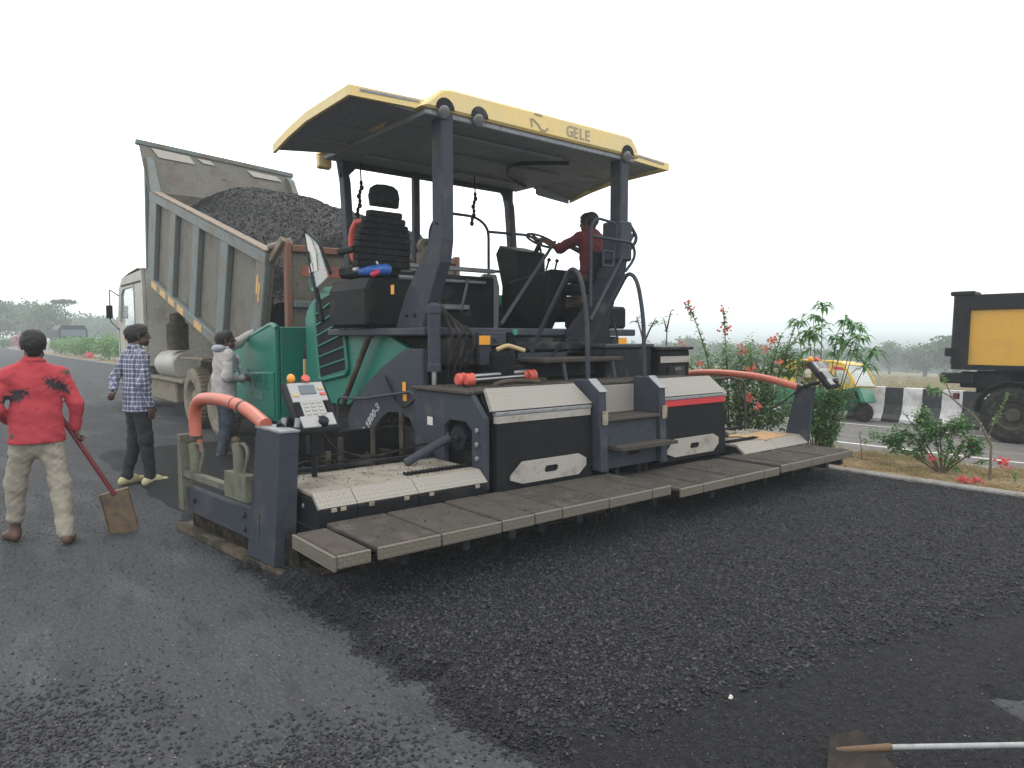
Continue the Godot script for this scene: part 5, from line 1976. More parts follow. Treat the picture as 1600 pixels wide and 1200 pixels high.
# ---------------------------------------------------------------- vehicles
func wheel(P: Node, c: Vector3, r: float, w: float, s: float, rim_mat: Material, tyre_mat: Material) -> void:
	# s: -1 when the outer face looks to -x
	var T := Transform3D(Basis(V(0, 1, 0), V(s, 0, 0), V(0, 0, 1) * -s), c)
	var st := mb()
	lathe(st, T, [Vector2(r * 0.56, -w * 0.5), Vector2(r * 0.86, -w * 0.52), Vector2(r * 0.97, -w * 0.42), Vector2(r, -w * 0.3), Vector2(r, w * 0.3), Vector2(r * 0.97, w * 0.42), Vector2(r * 0.86, w * 0.52), Vector2(r * 0.6, w * 0.5), Vector2(r * 0.56, w * 0.42), Vector2(r * 0.56, -w * 0.5)], 36)
	for k in 40:
		var a := TAU * k / 40.0
		for e in [-0.22, 0.22]:
			bx(st, T * Transform3D(Basis(V(0, 1, 0), a), V(cos(a) * 0, 0, 0)) * Transform3D(Basis(V(1, 0, 0), e), V(r * 1.0, e * w, 0)), V(0.022, w * 0.36, r * 0.075), 0.003)
	var t := part(P, "tyre", st, tyre_mat)
	var rm := mb()
	lathe(rm, T, [Vector2(r * 0.56, w * 0.4), Vector2(r * 0.53, w * 0.44), Vector2(r * 0.5, w * 0.3), Vector2(r * 0.42, w * 0.06), Vector2(r * 0.26, w * 0.02), Vector2(r * 0.24, w * 0.3), Vector2(r * 0.17, w * 0.34), Vector2(0, w * 0.36)], 28)
	for k in 8:
		var a := TAU * k / 8.0
		bolt(rm, T * V(cos(a) * r * 0.3, w * 0.04, sin(a) * r * 0.3), T.basis * V(0, 1, 0), 0.022)
	part(t, "rim", rm, rim_mat)


func build_left_truck() -> void:
	var P := placed("tipper_truck", "dusty cream tipper truck backed to the paver with its grey blue body raised", "truck", V(4.85, 0, -13.0))
	var th := deg_to_rad(16.0)
	var org := V(0, 0.93, -9.55)
	var B := func(x: float, u: float, v: float) -> Vector3:
		return org + V(x, u * sin(th) + v * cos(th), -u * cos(th) + v * sin(th))
	var slab := func(st: SurfaceTool, x0: float, x1: float, u0: float, u1: float, v0: float, v1: float) -> void:
		bx(st, Transform3D(Basis(V(1, 0, 0), V(0, cos(th), sin(th)), V(0, -sin(th), cos(th))), B.call((x0 + x1) * 0.5, (u0 + u1) * 0.5, (v0 + v1) * 0.5)), V(absf(x1 - x0), absf(v1 - v0), absf(u1 - u0)), 0.012)
	var L := 6.26
	var h := 1.8
	for side in 2:
		var x0 := 3.46 if side == 0 else 6.26
		var st := mb()
		slab.call(st, x0, x0 + 0.04, 0.0, L, 0.0, h)
		var sp := part(P, "side_wall", st, M.tip2)
		var s := -1.0 if side == 0 else 1.0
		var xo := x0 if side == 0 else x0 + 0.04
		for e in [[0.0, 0.34], [1.5, 1.85], [2.95, 3.3], [4.35, 4.7], [5.72, L]]:
			var q := mb()
			slab.call(q, xo, xo + s * 0.09, e[0], e[1], 0.16, h - 0.13)
			part(sp, "side_rib", q, M.tip)
		for e in [[h - 0.17, h - 0.01], [0.0, 0.17]]:
			var q := mb()
			slab.call(q, xo, xo + s * 0.1, 0.0, L, e[0], e[1])
			part(sp, "side_rail", q, M.tip)
		var rim := mb()
		slab.call(rim, xo - s * 0.05, xo + s * 0.105, 0.0, L - 0.3, h, h + 0.03)
		part(sp, "top_edge", rim, M.rim_rust)
		if side == 0:
			for u in [0.2, 2.5, 3.55, 4.15, 4.75, 5.4]:
				var q := mb()
				slab.call(q, xo - 0.104, xo - 0.1, u, u + 0.42, 0.02 if u > 1 else 0.5, 0.14 if u > 1 else 1.3)
				if u > 1:
					part(sp, "hazard_tape", q, M.tape)
			for u in [0.12, 0.2]:
				var q := mb()
				slab.call(q, xo - 0.095, xo - 0.091, u, u + 0.06, 1.0 + u, 1.25 + u)
				part(sp, "hazard_tape", q, M.tape)
	var fl := mb()
	slab.call(fl, 3.5, 6.26, 0.0, L, 0.0, 0.06)
	part(P, "body_floor", fl, M.chassis)
	var hb := mb()
	slab.call(hb, 3.46, 6.3, L, L + 0.05, 0.0, h)
	part(P, "headboard", hb, M.tip2)
	# guard that leans over the cab
	var gd := mb()
	var g := []
	for e in [[3.4, L - 0.02, h - 0.2], [6.34, L - 0.02, h - 0.2], [6.34, L + 0.55, 2.42], [3.3, L + 0.62, 2.62], [3.4, L + 0.05, h - 0.2], [6.34, L + 0.05, h - 0.2], [6.34, L + 0.61, 2.4], [3.3, L + 0.68, 2.6]]:
		g.append(B.call(e[0], e[1], e[2]))
	hexa(gd, g)
	var guard := part(P, "cab_guard", gd, M.tip2)
	var ge := mb()
	bar(ge, B.call(3.24, L + 0.66, 2.64), B.call(6.38, L + 0.58, 2.44), V(0, 0, 1), 0.12, 0.09, 0.01)
	part(guard, "guard_edge", ge, M.tip)
	for e in [[3.5, 4.2, 0.97, 0.82], [4.35, 4.6, 0.96, 0.88], [5.35, 6.0, 0.93, 0.8]]:
		var q := mb()
		var c := []
		for d in [[-0.012, 0.008], [-0.004, 0.003]]:
			for k in [[e[0], e[2]], [e[1], e[2]], [e[1] + 0.1, e[3]], [e[0] + 0.12, e[3]]]:
				var drop: float = (k[0] - 3.4) * 0.05 * k[1]
				c.append(B.call(k[0], L - 0.02 + (0.62 - drop * 0.5) * k[1] + d[0], 1.6 + (1.0 - drop * 1.4) * k[1] + d[1]))
		hexa(q, c)
		part(guard, "worn_patch", q, M.whitepaint)
	for x in [3.4, 4.85, 6.3]:
		var q := mb()
		bar(q, B.call(x, L - 0.03, 0.3), B.call(x, L + 0.4, 2.2), V(1, 0, 0), 0.1, 0.08, 0.01)
		part(guard, "guard_rib", q, M.tip)
	for x0 in [3.38, 6.2]:
		var q := mb()
		var c := []
		for e in [[x0, L - 0.35, h], [x0 + 0.12, L - 0.35, h], [x0 + 0.12, L - 0.02, h], [x0, L - 0.02, h], [x0, L + 0.3, 2.35], [x0 + 0.12, L + 0.3, 2.35], [x0 + 0.12, L + 0.5, 2.4], [x0, L + 0.5, 2.4]]:
			c.append(B.call(e[0], e[1], e[2]))
		hexa(q, c)
		part(guard, "guard_cheek", q, M.tip)
	# tailgate hanging open from its top hinge
	var tg := mb()
	ab(tg, 3.56, 1.2, -8.86, 6.2, 2.72, -8.82, 0.01)
	var gate := part(P, "tailgate", tg, M.tip2)
	for e in [[3.52, 1.15, 3.6, 2.78], [6.14, 1.15, 6.22, 2.78]]:
		var q := mb()
		ab(q, e[0], e[1], -8.88, e[2], e[3], -8.78, 0.012)
		part(gate, "gate_frame", q, M.gate_red)
	for y in [2.66, 1.95]:
		var q := mb()
		ab(q, 3.61, y, -8.819, 6.13, y + 0.09, -8.77, 0.01)
		part(gate, "gate_bar", q, M.gate_red if y > 2.5 else M.tip)
	var rp := mb()
	ab(rp, 3.74, 2.36, -8.8195, 4.45, 2.5, -8.815, 0.001)
	part(gate, "red_marking", rp, worn(Color(0.36, 0.1, 0.075), Color(0.15, 0.1, 0.08), 0.36, 0.7, 310, 2.0))
	var hg := mb()
	rod(hg, V(3.4, 2.72, -9.05), V(3.62, 2.8, -8.85), 0.045)
	bar(hg, B.call(3.44, 0.0, 1.7), V(3.52, 2.82, -8.84), V(1, 0, 0), 0.08, 0.1, 0.01)
	part(P, "gate_hinge", hg, M.rim_rust)
	# chassis and running gear
	var ch := mb()
	for x in [4.35, 5.25]:
		ab(ch, x, 0.82, -18.4, x + 0.1, 1.08, -10.4, 0.01)
	for z in [-11.0, -12.6, -14.2, -15.8]:
		ab(ch, 4.46, 0.86, z, 5.24, 1.04, z + 0.12, 0.01)
	part(P, "chassis_frame", ch, M.chassis)
	var rm := mb()
	rod(rm, V(4.85, 1.0, -15.6), B.call(4.85, 5.9, 0.0), 0.11, 14)
	part(P, "hoist_ram", rm, M.silver)
	for z in [-12.95, -11.58]:
		wheel(P, V(3.58, 0.52, z), 0.52, 0.27, -1.0, M.dusty, M.dusty)
		wheel(P, V(6.14, 0.52, z), 0.52, 0.27, 1.0, M.dusty, M.rubber)
		var ax := mb()
		rod(ax, V(3.6, 0.52, z), V(6.1, 0.52, z), 0.09)
		part(P, "axle", ax, M.chassis)
	for x in [3.6, 6.1]:
		wheel(P, V(x, 0.52, -17.75), 0.52, 0.27, -1.0 if x < 4.0 else 1.0, M.dusty, M.rubber)
	var sub := mb()
	for x in [4.2, 5.4]:
		slab.call(sub, x, x + 0.12, 0.1, L - 0.2, -0.16, -0.01)
	part(P, "body_runner", sub, M.chassis)
	var sr := mb()
	slab.call(sr, 3.5, 3.6, 0.6, L - 0.1, -0.1, -0.01)
	part(P, "body_sill", sr, M.dusty)
	var tk := mb()
	lathe(tk, Transform3D(Basis(V(1, 0, 0), V(0, 0, 1), V(0, -1, 0)), V(3.85, 1.02, -16.1)), [Vector2(0, 0), Vector2(0.24, 0), Vector2(0.28, 0.04), Vector2(0.28, 1.36), Vector2(0.24, 1.4), Vector2(0, 1.4)], 20)
	part(P, "fuel_tank", tk, M.cab)
	var bb := mb()
	ab(bb, 3.56, 0.3, -16.3, 4.1, 0.72, -14.4, 0.03)
	part(P, "battery_box", bb, M.dusty)
	var st2 := mb()
	ab(st2, 3.5, 0.72, -16.4, 4.2, 0.78, -13.7, 0.01)
	part(P, "side_step", st2, M.dusty)
	var ac := mb()
	lathe(ac, Transform3D(Basis(), V(3.75, 1.32, -14.9)), [Vector2(0, 0), Vector2(0.2, 0), Vector2(0.2, 0.5), Vector2(0.14, 0.56), Vector2(0.14, 0.7), Vector2(0, 0.74)], 18)
	part(P, "air_cleaner", ac, M.chassis)
	var mg := mb()
	ab(mg, 3.46, 1.18, -13.6, 3.74, 1.22, -12.3, 0.01)
	part(P, "mudguard", mg, M.dusty)
	# cab of separate panels with real openings
	var outer := poly([-19.16, 0.95, -19.26, 1.7, -18.96, 2.72, -18.60, 2.95, -16.62, 3.0, -16.55, 2.5, -16.55, 1.5, -16.55, 0.95])
	var inner := poly([-18.70, 1.85, -18.92, 1.95, -18.74, 2.56, -18.56, 2.68, -17.5, 2.7, -17.44, 2.5, -17.44, 2.0, -17.5, 1.85])
	for side in 2:
		var x0 := 3.5 if side == 0 else 6.14
		var q := mb()
		ring_plate(q, outer, inner, "x", x0, x0 + 0.06)
		part(P, "cab_side", q, M.cab)
		var gl := mb()
		prism(gl, poly([-18.70, 1.85, -18.92, 1.95, -18.74, 2.56, -18.56, 2.68, -17.5, 2.7, -17.44, 2.5, -17.44, 2.0, -17.5, 1.85]), "x", x0 + 0.027, x0 + 0.033)
		part(P, "side_window", gl, M.glass)
		var dl := mb()
		for e in [[V(0, 1.1, -17.3), V(0, 2.75, -17.36)], [V(0, 1.1, -19.00), V(0, 1.8, -19.05)]]:
			rod(dl, e[0] + V(x0 + (-0.002 if side == 0 else 0.062), 0, 0), e[1] + V(x0 + (-0.002 if side == 0 else 0.062), 0, 0), 0.008, 5)
		part(P, "door_seam", dl, M.chassis)
		var s := -1.0 if side == 0 else 1.0
		var mr := mb()
		tube(mr, fil([V(x0, 2.55, -18.95), V(x0 + s * 0.12, 2.72, -19.45), V(x0 + s * 0.12, 1.95, -19.40), V(x0, 1.75, -19.10)], 0.05), 0.014)
		var arm := part(P, "mirror_arm", mr, M.chassis)
		var mi := mb()
		bx(mi, Transform3D(Basis(V(0, 1, 0), 0.2), V(x0 + s * 0.14, 2.18, -19.40)), V(0.14, 0.32, 0.05), 0.02)
		part(arm, "mirror", mi, M.black)
		var vs := mb()
		ab(vs, x0 - 0.01, 2.74, -18.70, x0 + 0.07, 2.79, -16.7, 0.01)
		part(P, "rain_gutter", vs, M.chassis)
	var rf := mb()
	prism(rf, poly([-18.94, 2.73, -18.60, 2.955, -17.9, 3.03, -17.0, 3.08, -16.6, 3.04, -16.6, 3.0, -18.60, 2.93, -18.93, 2.71]), "x", 3.5, 6.2, 0.02)
	part(P, "cab_roof", rf, M.cab)
	var rw := mb()
	ab(rw, 3.57, 0.95, -16.62, 6.13, 2.98, -16.56, 0.01)
	part(P, "cab_rear", rw, M.cab)
	var fr := mb()
	hexa(fr, [V(3.57, 0.9, -19.12), V(6.13, 0.9, -19.12), V(6.13, 0.9, -19.06), V(3.57, 0.9, -19.06), V(3.57, 1.72, -19.24), V(6.13, 1.72, -19.24), V(6.13, 1.72, -19.18), V(3.57, 1.72, -19.18)])
	part(P, "cab_front", fr, M.cab)
	var ws := mb()
	hexa(ws, [V(3.6, 1.73, -19.22), V(6.1, 1.73, -19.22), V(6.1, 1.73, -19.21), V(3.6, 1.73, -19.21), V(3.6, 2.72, -18.92), V(6.1, 2.72, -18.92), V(6.1, 2.72, -18.91), V(3.6, 2.72, -18.91)])
	part(P, "windscreen", ws, M.glass)
	var cf := mb()
	ab(cf, 3.57, 0.88, -19.05, 6.13, 0.95, -16.63, 0.01)
	part(P, "cab_floor", cf, M.chassis)
	for x in [3.85, 5.3]:
		var q := mb()
		ab(q, x, 1.1, -17.4, x + 0.5, 1.3, -16.9, 0.04)
		ab(q, x, 1.31, -17.0, x + 0.5, 1.95, -16.86, 0.04)
		part(P, "cab_seat", q, M.seat)
	var bp := mb()
	ab(bp, 3.48, 0.42, -19.35, 6.22, 0.86, -19.16, 0.04)
	part(P, "bumper", bp, M.cab)
	var fd := mb()
	prism(fd, poly([-18.5, 0.7, -18.4, 1.0, -18.1, 1.14, -17.4, 1.14, -17.1, 1.0, -17.0, 0.7, -17.08, 0.7, -17.18, 0.95, -17.42, 1.07, -18.08, 1.07, -18.33, 0.95, -18.42, 0.7]), "x", 3.44, 3.76, 0.01)
	part(P, "front_fender", fd, M.cab)
	var oc := mb()
	ab(oc, 3.49, 1.5, -18.75, 3.497, 1.56, -18.45, 0.001)
	part(P, "side_marker", oc, M.tape)
	# the hot load: a thing of its own
	var ld := mb()
	var us := steps(-0.05, L - 0.06, 120)
	var xs := steps(3.51, 6.25, 54)
	var hh := func(x: float, u: float) -> float:
		var t := (x - 3.51) / 2.74
		var e: float = 1.5 + 0.7 * smoothstep(0.0, 0.6, t) - 0.12 * smoothstep(0.8, 1.0, t)
		e += -0.1 * smoothstep(4.6, 6.2, u) - 0.35 * smoothstep(0.9, -0.05, u)
		return e + fold.get_noise_2d(x * 1.6, u * 1.6) * 0.06 + fold.get_noise_2d(x * 14.0, u * 14.0) * 0.012 + fold.get_noise_2d(x * 60.0, u * 60.0) * 0.03
	group_id += 1
	ld.set_smooth_group(group_id)
	for i in us.size() - 1:
		for j in xs.size() - 1:
			var c := []
			for e in [[0, 0], [1, 0], [1, 1], [0, 1]]:
				var x: float = xs[j + e[0]]
				var u: float = us[i + e[1]]
				c.append(B.call(x, u, hh.call(x, u)))
			quad(ld, c[0], c[1], c[2], c[3], Vector3.UP)
	ld.set_smooth_group(-1)
	for j in xs.size() - 1:
		var x: float = xs[j]
		var x2: float = xs[j + 1]
		quad(ld, B.call(x, -0.05, hh.call(x, -0.05)), B.call(x2, -0.05, hh.call(x2, -0.05)), B.call(x2, 0.0, 0.07), B.call(x, 0.0, 0.07), V(0, 0, 1))
	var lumps := []
	for i in 20000:
		var lx := rng.randf_range(3.52, 6.24)
		var lu := rng.randf_range(0.0, L - 0.1)
		var lp: Vector3 = B.call(lx, lu, hh.call(lx, lu))
		lumps.append(chip_place(lp.x, lp.y, lp.z, rng.randf_range(0.006, 0.016)))
	scatter("load_chips", chip(231), M.hotmix, lumps, "coated stone chips on top of the tipper's asphalt load", "asphalt")
	single("asphalt_load", ld, M.hotmix, "black hot asphalt heaped in the raised tipper body", "asphalt")
	# heap in the hopper below the tailgate
	var hp := mb()
	strip(hp, steps(3.36, 6.3, 24), steps(-10.6, -8.64, 20), func(x: float, z: float) -> Vector3:
		var d := Vector2((x - 4.83) / 1.5, (z + 9.4) / 1.1).length()
		return V(x, 0.52 + 0.95 * clampf(1.15 - d, 0.0, 0.75) + fold.get_noise_2d(x * 9.0, z * 9.0) * 0.05, z))
	single("asphalt_heap", hp, M.hotmix, "black hot asphalt lying in the green paver hopper", "asphalt")


func build_right_traffic() -> void:
	var lean := -atan(CROSS)
	# the yellow tipper
	var P := thing("tipper_truck", "black framed tipper truck with plain yellow side panel on the far road", "truck", V(14.6, right_road(14.6), 0))
	P.rotation.z = lean
	var y0 := 1.36
	var y1 := 2.66
	var zr := -4.93
	var zf := 1.4
	for side in 2:
		var x0 := 0.06 if side == 0 else 2.44
		var s := -1.0 if side == 0 else 1.0
		var st := mb()
		ab(st, x0, y0, zr, x0 + 0.04, y1 - 0.02, zf, 0.005)
		var wall := part(P, "side_panel", st, M.fly)
		for e in [[zr, zr + 0.26], [-1.9, -1.7], [zf - 0.2, zf]]:
			var q := mb()
			ab(q, x0 + 0.02, y0 - 0.02, e[0], x0 + 0.02 + s * 0.09, y1, e[1], 0.012)
			part(wall, "panel_post", q, M.panel)
		for e in [[y1 - 0.28, y1], [y0 - 0.08, y0 + 0.02]]:
			var q := mb()
			ab(q, x0 + 0.02, e[0], zr + 0.001, x0 + 0.02 + s * 0.08, e[1] - 0.004, zf - 0.001, 0.012)
			part(wall, "panel_rail", q, M.panel)
	var body := mb()
	ab(body, 0.12, y0 - 0.06, zr + 0.02, 2.42, y0 + 0.02, zf, 0.01)
	ab(body, 0.11, y0, zf - 0.06, 2.43, y1 + 0.2, zf - 0.01, 0.01)
	part(P, "body_floor", body, M.panel)
	var tg := mb()
	ab(tg, 0.1, y0 + 0.02, zr - 0.05, 2.44, y1 + 0.02, zr - 0.005, 0.01)
	part(P, "tailgate", tg, M.panel)
	var hg := mb()
	ab(hg, -0.08, 1.52, zr - 0.1, 0.06, 1.68, zr + 0.02, 0.02)
	ab(hg, -0.06, y1 - 0.02, zr - 0.06, 0.3, y1 + 0.06, zr + 0.34, 0.02)
	part(P, "gate_hinge", hg, M.panel)
	var bum := mb()
	ab(bum, 0.05, 1.02, zr - 0.2, 2.45, 1.22, zr + 0.35, 0.03)
	ab(bum, 0.2, 0.95, zr + 0.1, 0.34, 1.25, zr + 0.9, 0.02)
	part(P, "rear_underframe", bum, M.panel)
	var ch := mb()
	for x in [0.75, 1.65]:
		ab(ch, x, 0.85, zr + 0.2, x + 0.1, 1.28, 3.2, 0.01)
	ab(ch, 0.3, 0.5, -4.4, 2.2, 0.62, -4.25, 0.02)
	part(P, "chassis_frame", ch, M.panel)
	for z in [-3.94, -2.5, 2.1]:
		wheel(P, V(0.2, 0.5, z), 0.5, 0.3, -1.0, M.tread, M.rubber)
		wheel(P, V(2.3, 0.5, z), 0.5, 0.3, 1.0, M.tread, M.rubber)
		var ax := mb()
		rod(ax, V(0.3, 0.5, z), V(2.2, 0.5, z), 0.1)
		part(P, "axle", ax, M.panel)
	var mgd := mb()
	for k in 7:
		var a0 := PI * (0.02 + 0.14 * k)
		var a1 := PI * (0.02 + 0.14 * (k + 1))
		bar(mgd, V(0.2, 0.5 + sin(a0) * 0.6, -3.94 + cos(a0) * 0.6), V(0.2, 0.5 + sin(a1) * 0.6, -3.94 + cos(a1) * 0.6), V(1, 0, 0), 0.32, 0.025, 0.004)
	part(P, "mudguard", mgd, M.panel)
	var lamp := mb()
	ab(lamp, 0.1, 0.72, zr + 0.02, 0.26, 0.84, zr + 0.1, 0.02)
	part(P, "tail_lamp", lamp, plain(Color(0.1, 0.02, 0.015), 0.3))
	var cabm := mb()
	prism(cabm, poly([1.6, 0.8, 1.6, 2.9, 1.8, 3.0, 3.1, 2.95, 3.5, 1.9, 3.55, 0.8]), "x", 0.1, 2.4, 0.06)
	part(P, "cab", cabm, M.fly)
	var win := mb()
	prism(win, poly([2.2, 1.9, 2.2, 2.6, 2.95, 2.6, 3.2, 1.9]), "x", 0.092, 0.098)
	part(P, "side_window", win, M.black)
	# the autorickshaw
	var A := thing("autorickshaw", "yellow and green autorickshaw driving along the striped barrier", "autorickshaw", V(16.25, right_road(16.25), -9.4))
	A.rotation.z = lean
	var W := 1.1
	var rf := mb()
	prism(rf, poly([0.02, 1.16, 0.06, 1.3, 0.2, 1.4, 0.5, 1.44, 1.4, 1.42, 1.68, 1.36, 1.72, 1.32, 1.4, 1.36, 0.5, 1.38, 0.22, 1.34, 0.1, 1.24]), "x", 0.0, W, 0.015)
	part(A, "roof_canopy", rf, M.auto_yellow)
	for x0 in [0.0, W - 0.03]:
		var rear := mb()
		ring_plate(rear, poly([0.0, 0.74, 0.02, 1.15, 0.2, 1.34, 0.52, 1.38, 0.55, 1.1, 0.5, 0.74]), poly([0.14, 0.98, 0.15, 1.1, 0.22, 1.2, 0.36, 1.2, 0.4, 1.1, 0.36, 0.98]), "x", x0, x0 + 0.03)
		part(A, "rear_side", rear, M.auto_yellow)
		var lw := mb()
		prism(lw, poly([0.0, 0.3, 0.0, 0.735, 1.32, 0.735, 1.32, 0.62, 1.42, 0.3, 0.7, 0.22, 0.62, 0.34, 0.5, 0.4, 0.3, 0.4, 0.2, 0.34, 0.14, 0.24]), "x", x0, x0 + 0.03, 0.004)
		part(A, "lower_side", lw, M.auto_green)
		var fp := mb()
		ring_plate(fp, poly([1.34, 0.74, 1.36, 1.36, 1.72, 1.32, 1.96, 0.95, 1.98, 0.82, 1.6, 0.72]), poly([1.52, 0.94, 1.44, 1.28, 1.68, 1.26, 1.86, 1.0, 1.87, 0.92, 1.66, 0.88]), "x", x0, x0 + 0.03)
		part(A, "front_side", fp, M.auto_yellow)
		var gq := mb()
		prism(gq, poly([1.52, 0.94, 1.44, 1.28, 1.68, 1.26, 1.86, 1.0, 1.87, 0.92, 1.66, 0.88]), "x", x0 + 0.012, x0 + 0.018)
		part(A, "side_pane", gq, M.glass)
		var rq := mb()
		prism(rq, poly([1.45, 1.2, 1.44, 1.275, 1.675, 1.255, 1.72, 1.19]), "x", x0 - 0.004, x0 - 0.001)
		part(A, "red_trim", rq, M.redpaint)
	var ws := mb()
	hexa(ws, [V(0.04, 0.84, 1.975), V(W - 0.04, 0.84, 1.975), V(W - 0.04, 0.84, 1.985), V(0.04, 0.84, 1.985), V(0.04, 1.31, 1.705), V(W - 0.04, 1.31, 1.705), V(W - 0.04, 1.31, 1.715), V(0.04, 1.31, 1.715)])
	part(A, "windscreen", ws, M.glass)
	var ns := mb()
	prism(ns, poly([1.42, 0.24, 1.5, 0.5, 1.62, 0.72, 1.97, 0.8, 2.05, 0.62, 2.12, 0.48, 2.05, 0.45, 1.9, 0.5, 1.72, 0.44, 1.62, 0.24]), "x", 0.2, W - 0.2, 0.06)
	part(A, "nose", ns, M.auto_green)
	var fo := mb()
	ab(fo, 0.03, 0.24, 0.1, W - 0.03, 0.3, 1.6, 0.01)
	ab(fo, 0.035, 0.3, 0.02, W - 0.035, 1.1, 0.06, 0.01)
	part(A, "floor_pan", fo, M.auto_green)
	var se := mb()
	ab(se, 0.08, 0.3, 0.1, W - 0.08, 0.62, 0.58, 0.03)
	ab(se, 0.08, 0.62, 0.08, W - 0.08, 1.05, 0.2, 0.03)
	ab(se, 0.35, 0.3, 1.05, 0.75, 0.62, 1.3, 0.03)
	part(A, "seats", se, M.seat)
	wheel(A, V(W * 0.5, 0.22, 1.95), 0.22, 0.1, -1.0, M.chassis, M.rubber)
	for x in [0.08, W - 0.08]:
		wheel(A, V(x, 0.22, 0.38), 0.22, 0.1, -1.0 if x < 0.5 else 1.0, M.chassis, M.rubber)
	var hb := mb()
	tube(hb, fil([V(0.3, 0.9, 1.55), V(0.55, 0.82, 1.66), V(0.8, 0.9, 1.55)], 0.08), 0.014)
	rod(hb, V(0.55, 0.3, 1.9), V(0.55, 0.82, 1.66), 0.02)
	part(A, "handlebar", hb, M.black)
	var pl := mb()
	ab(pl, -0.02, 0.66, 1.27, -0.004, 1.02, 1.36, 0.004)
	part(A, "white_door_strip", pl, M.whitepaint)
	# a dark vehicle far down the left
	var F := thing("distant_truck", "dark truck front far away above the median bushes at left", "truck", V(12.3, right_road(12.3), -92.0))
	var q := mb()
	prism(q, poly([-1.4, 0.6, -1.4, 2.6, -1.1, 3.1, 1.1, 3.1, 1.4, 2.6, 1.4, 0.6]), "z", -6.0, 0.0, 0.08)
	part(F, "cab", q, M.panel)
	q = mb()
	ab(q, -1.2, 1.9, 0.002, 1.2, 2.6, 0.02, 0.005)
	part(F, "windscreen", q, M.display)
	for x in [-1.1, 1.1]:
		wheel(F, V(x, 0.5, -0.9), 0.5, 0.3, -1.0 if x < 0 else 1.0, M.chassis, M.rubber)


# ---------------------------------------------------------------- people (own axes: facing -z, x to their right)
func hand_bones(w: Vector3, f: Vector3, n: Vector3, thumb: Vector3, curl: float, k: float) -> Array:
	f = f.normalized()
	var s := (thumb - f * thumb.dot(f)).normalized()
	n = (n - f * n.dot(f) - s * n.dot(s)).normalized()
	var o := []
	o.append([w, w + f * 0.045 * k, 0.022, 0.028, n, 1.5])
	for e in [0.024, 0.008, -0.009, -0.025]:
		o.append([w + f * 0.03 * k + s * e * 0.6 * k, w + f * 0.082 * k + s * e * k, 0.013, 0.0105])
	var lens := [0.92, 1.0, 0.95, 0.78]
	for i in 4:
		var p: Vector3 = w + f * 0.082 * k + s * [0.026, 0.009, -0.009, -0.026][i] * k
		var a := 0.0
		for j in 3:
			a += curl * [0.55, 0.9, 0.7][j]
			var q: Vector3 = p + (f * cos(a) + n * sin(a)) * [0.038, 0.026, 0.02][j] * lens[i] * k
			o.append([p, q, [0.0095, 0.009, 0.0082][j], [0.009, 0.0082, 0.0072][j]])
			p = q
	var t0 := w + f * 0.022 * k + s * 0.024 * k
	var t1 := t0 + (f * 0.6 + s * 0.75 + n * 0.25).normalized() * 0.036 * k
	var t2 := t1 + (f * 0.85 + s * 0.2 + n * 0.55 * minf(curl, 1.0)).normalized() * 0.03 * k
	o.append([t0, t1, 0.013, 0.0105])
	o.append([t1, t2, 0.0105, 0.0085])
	return o


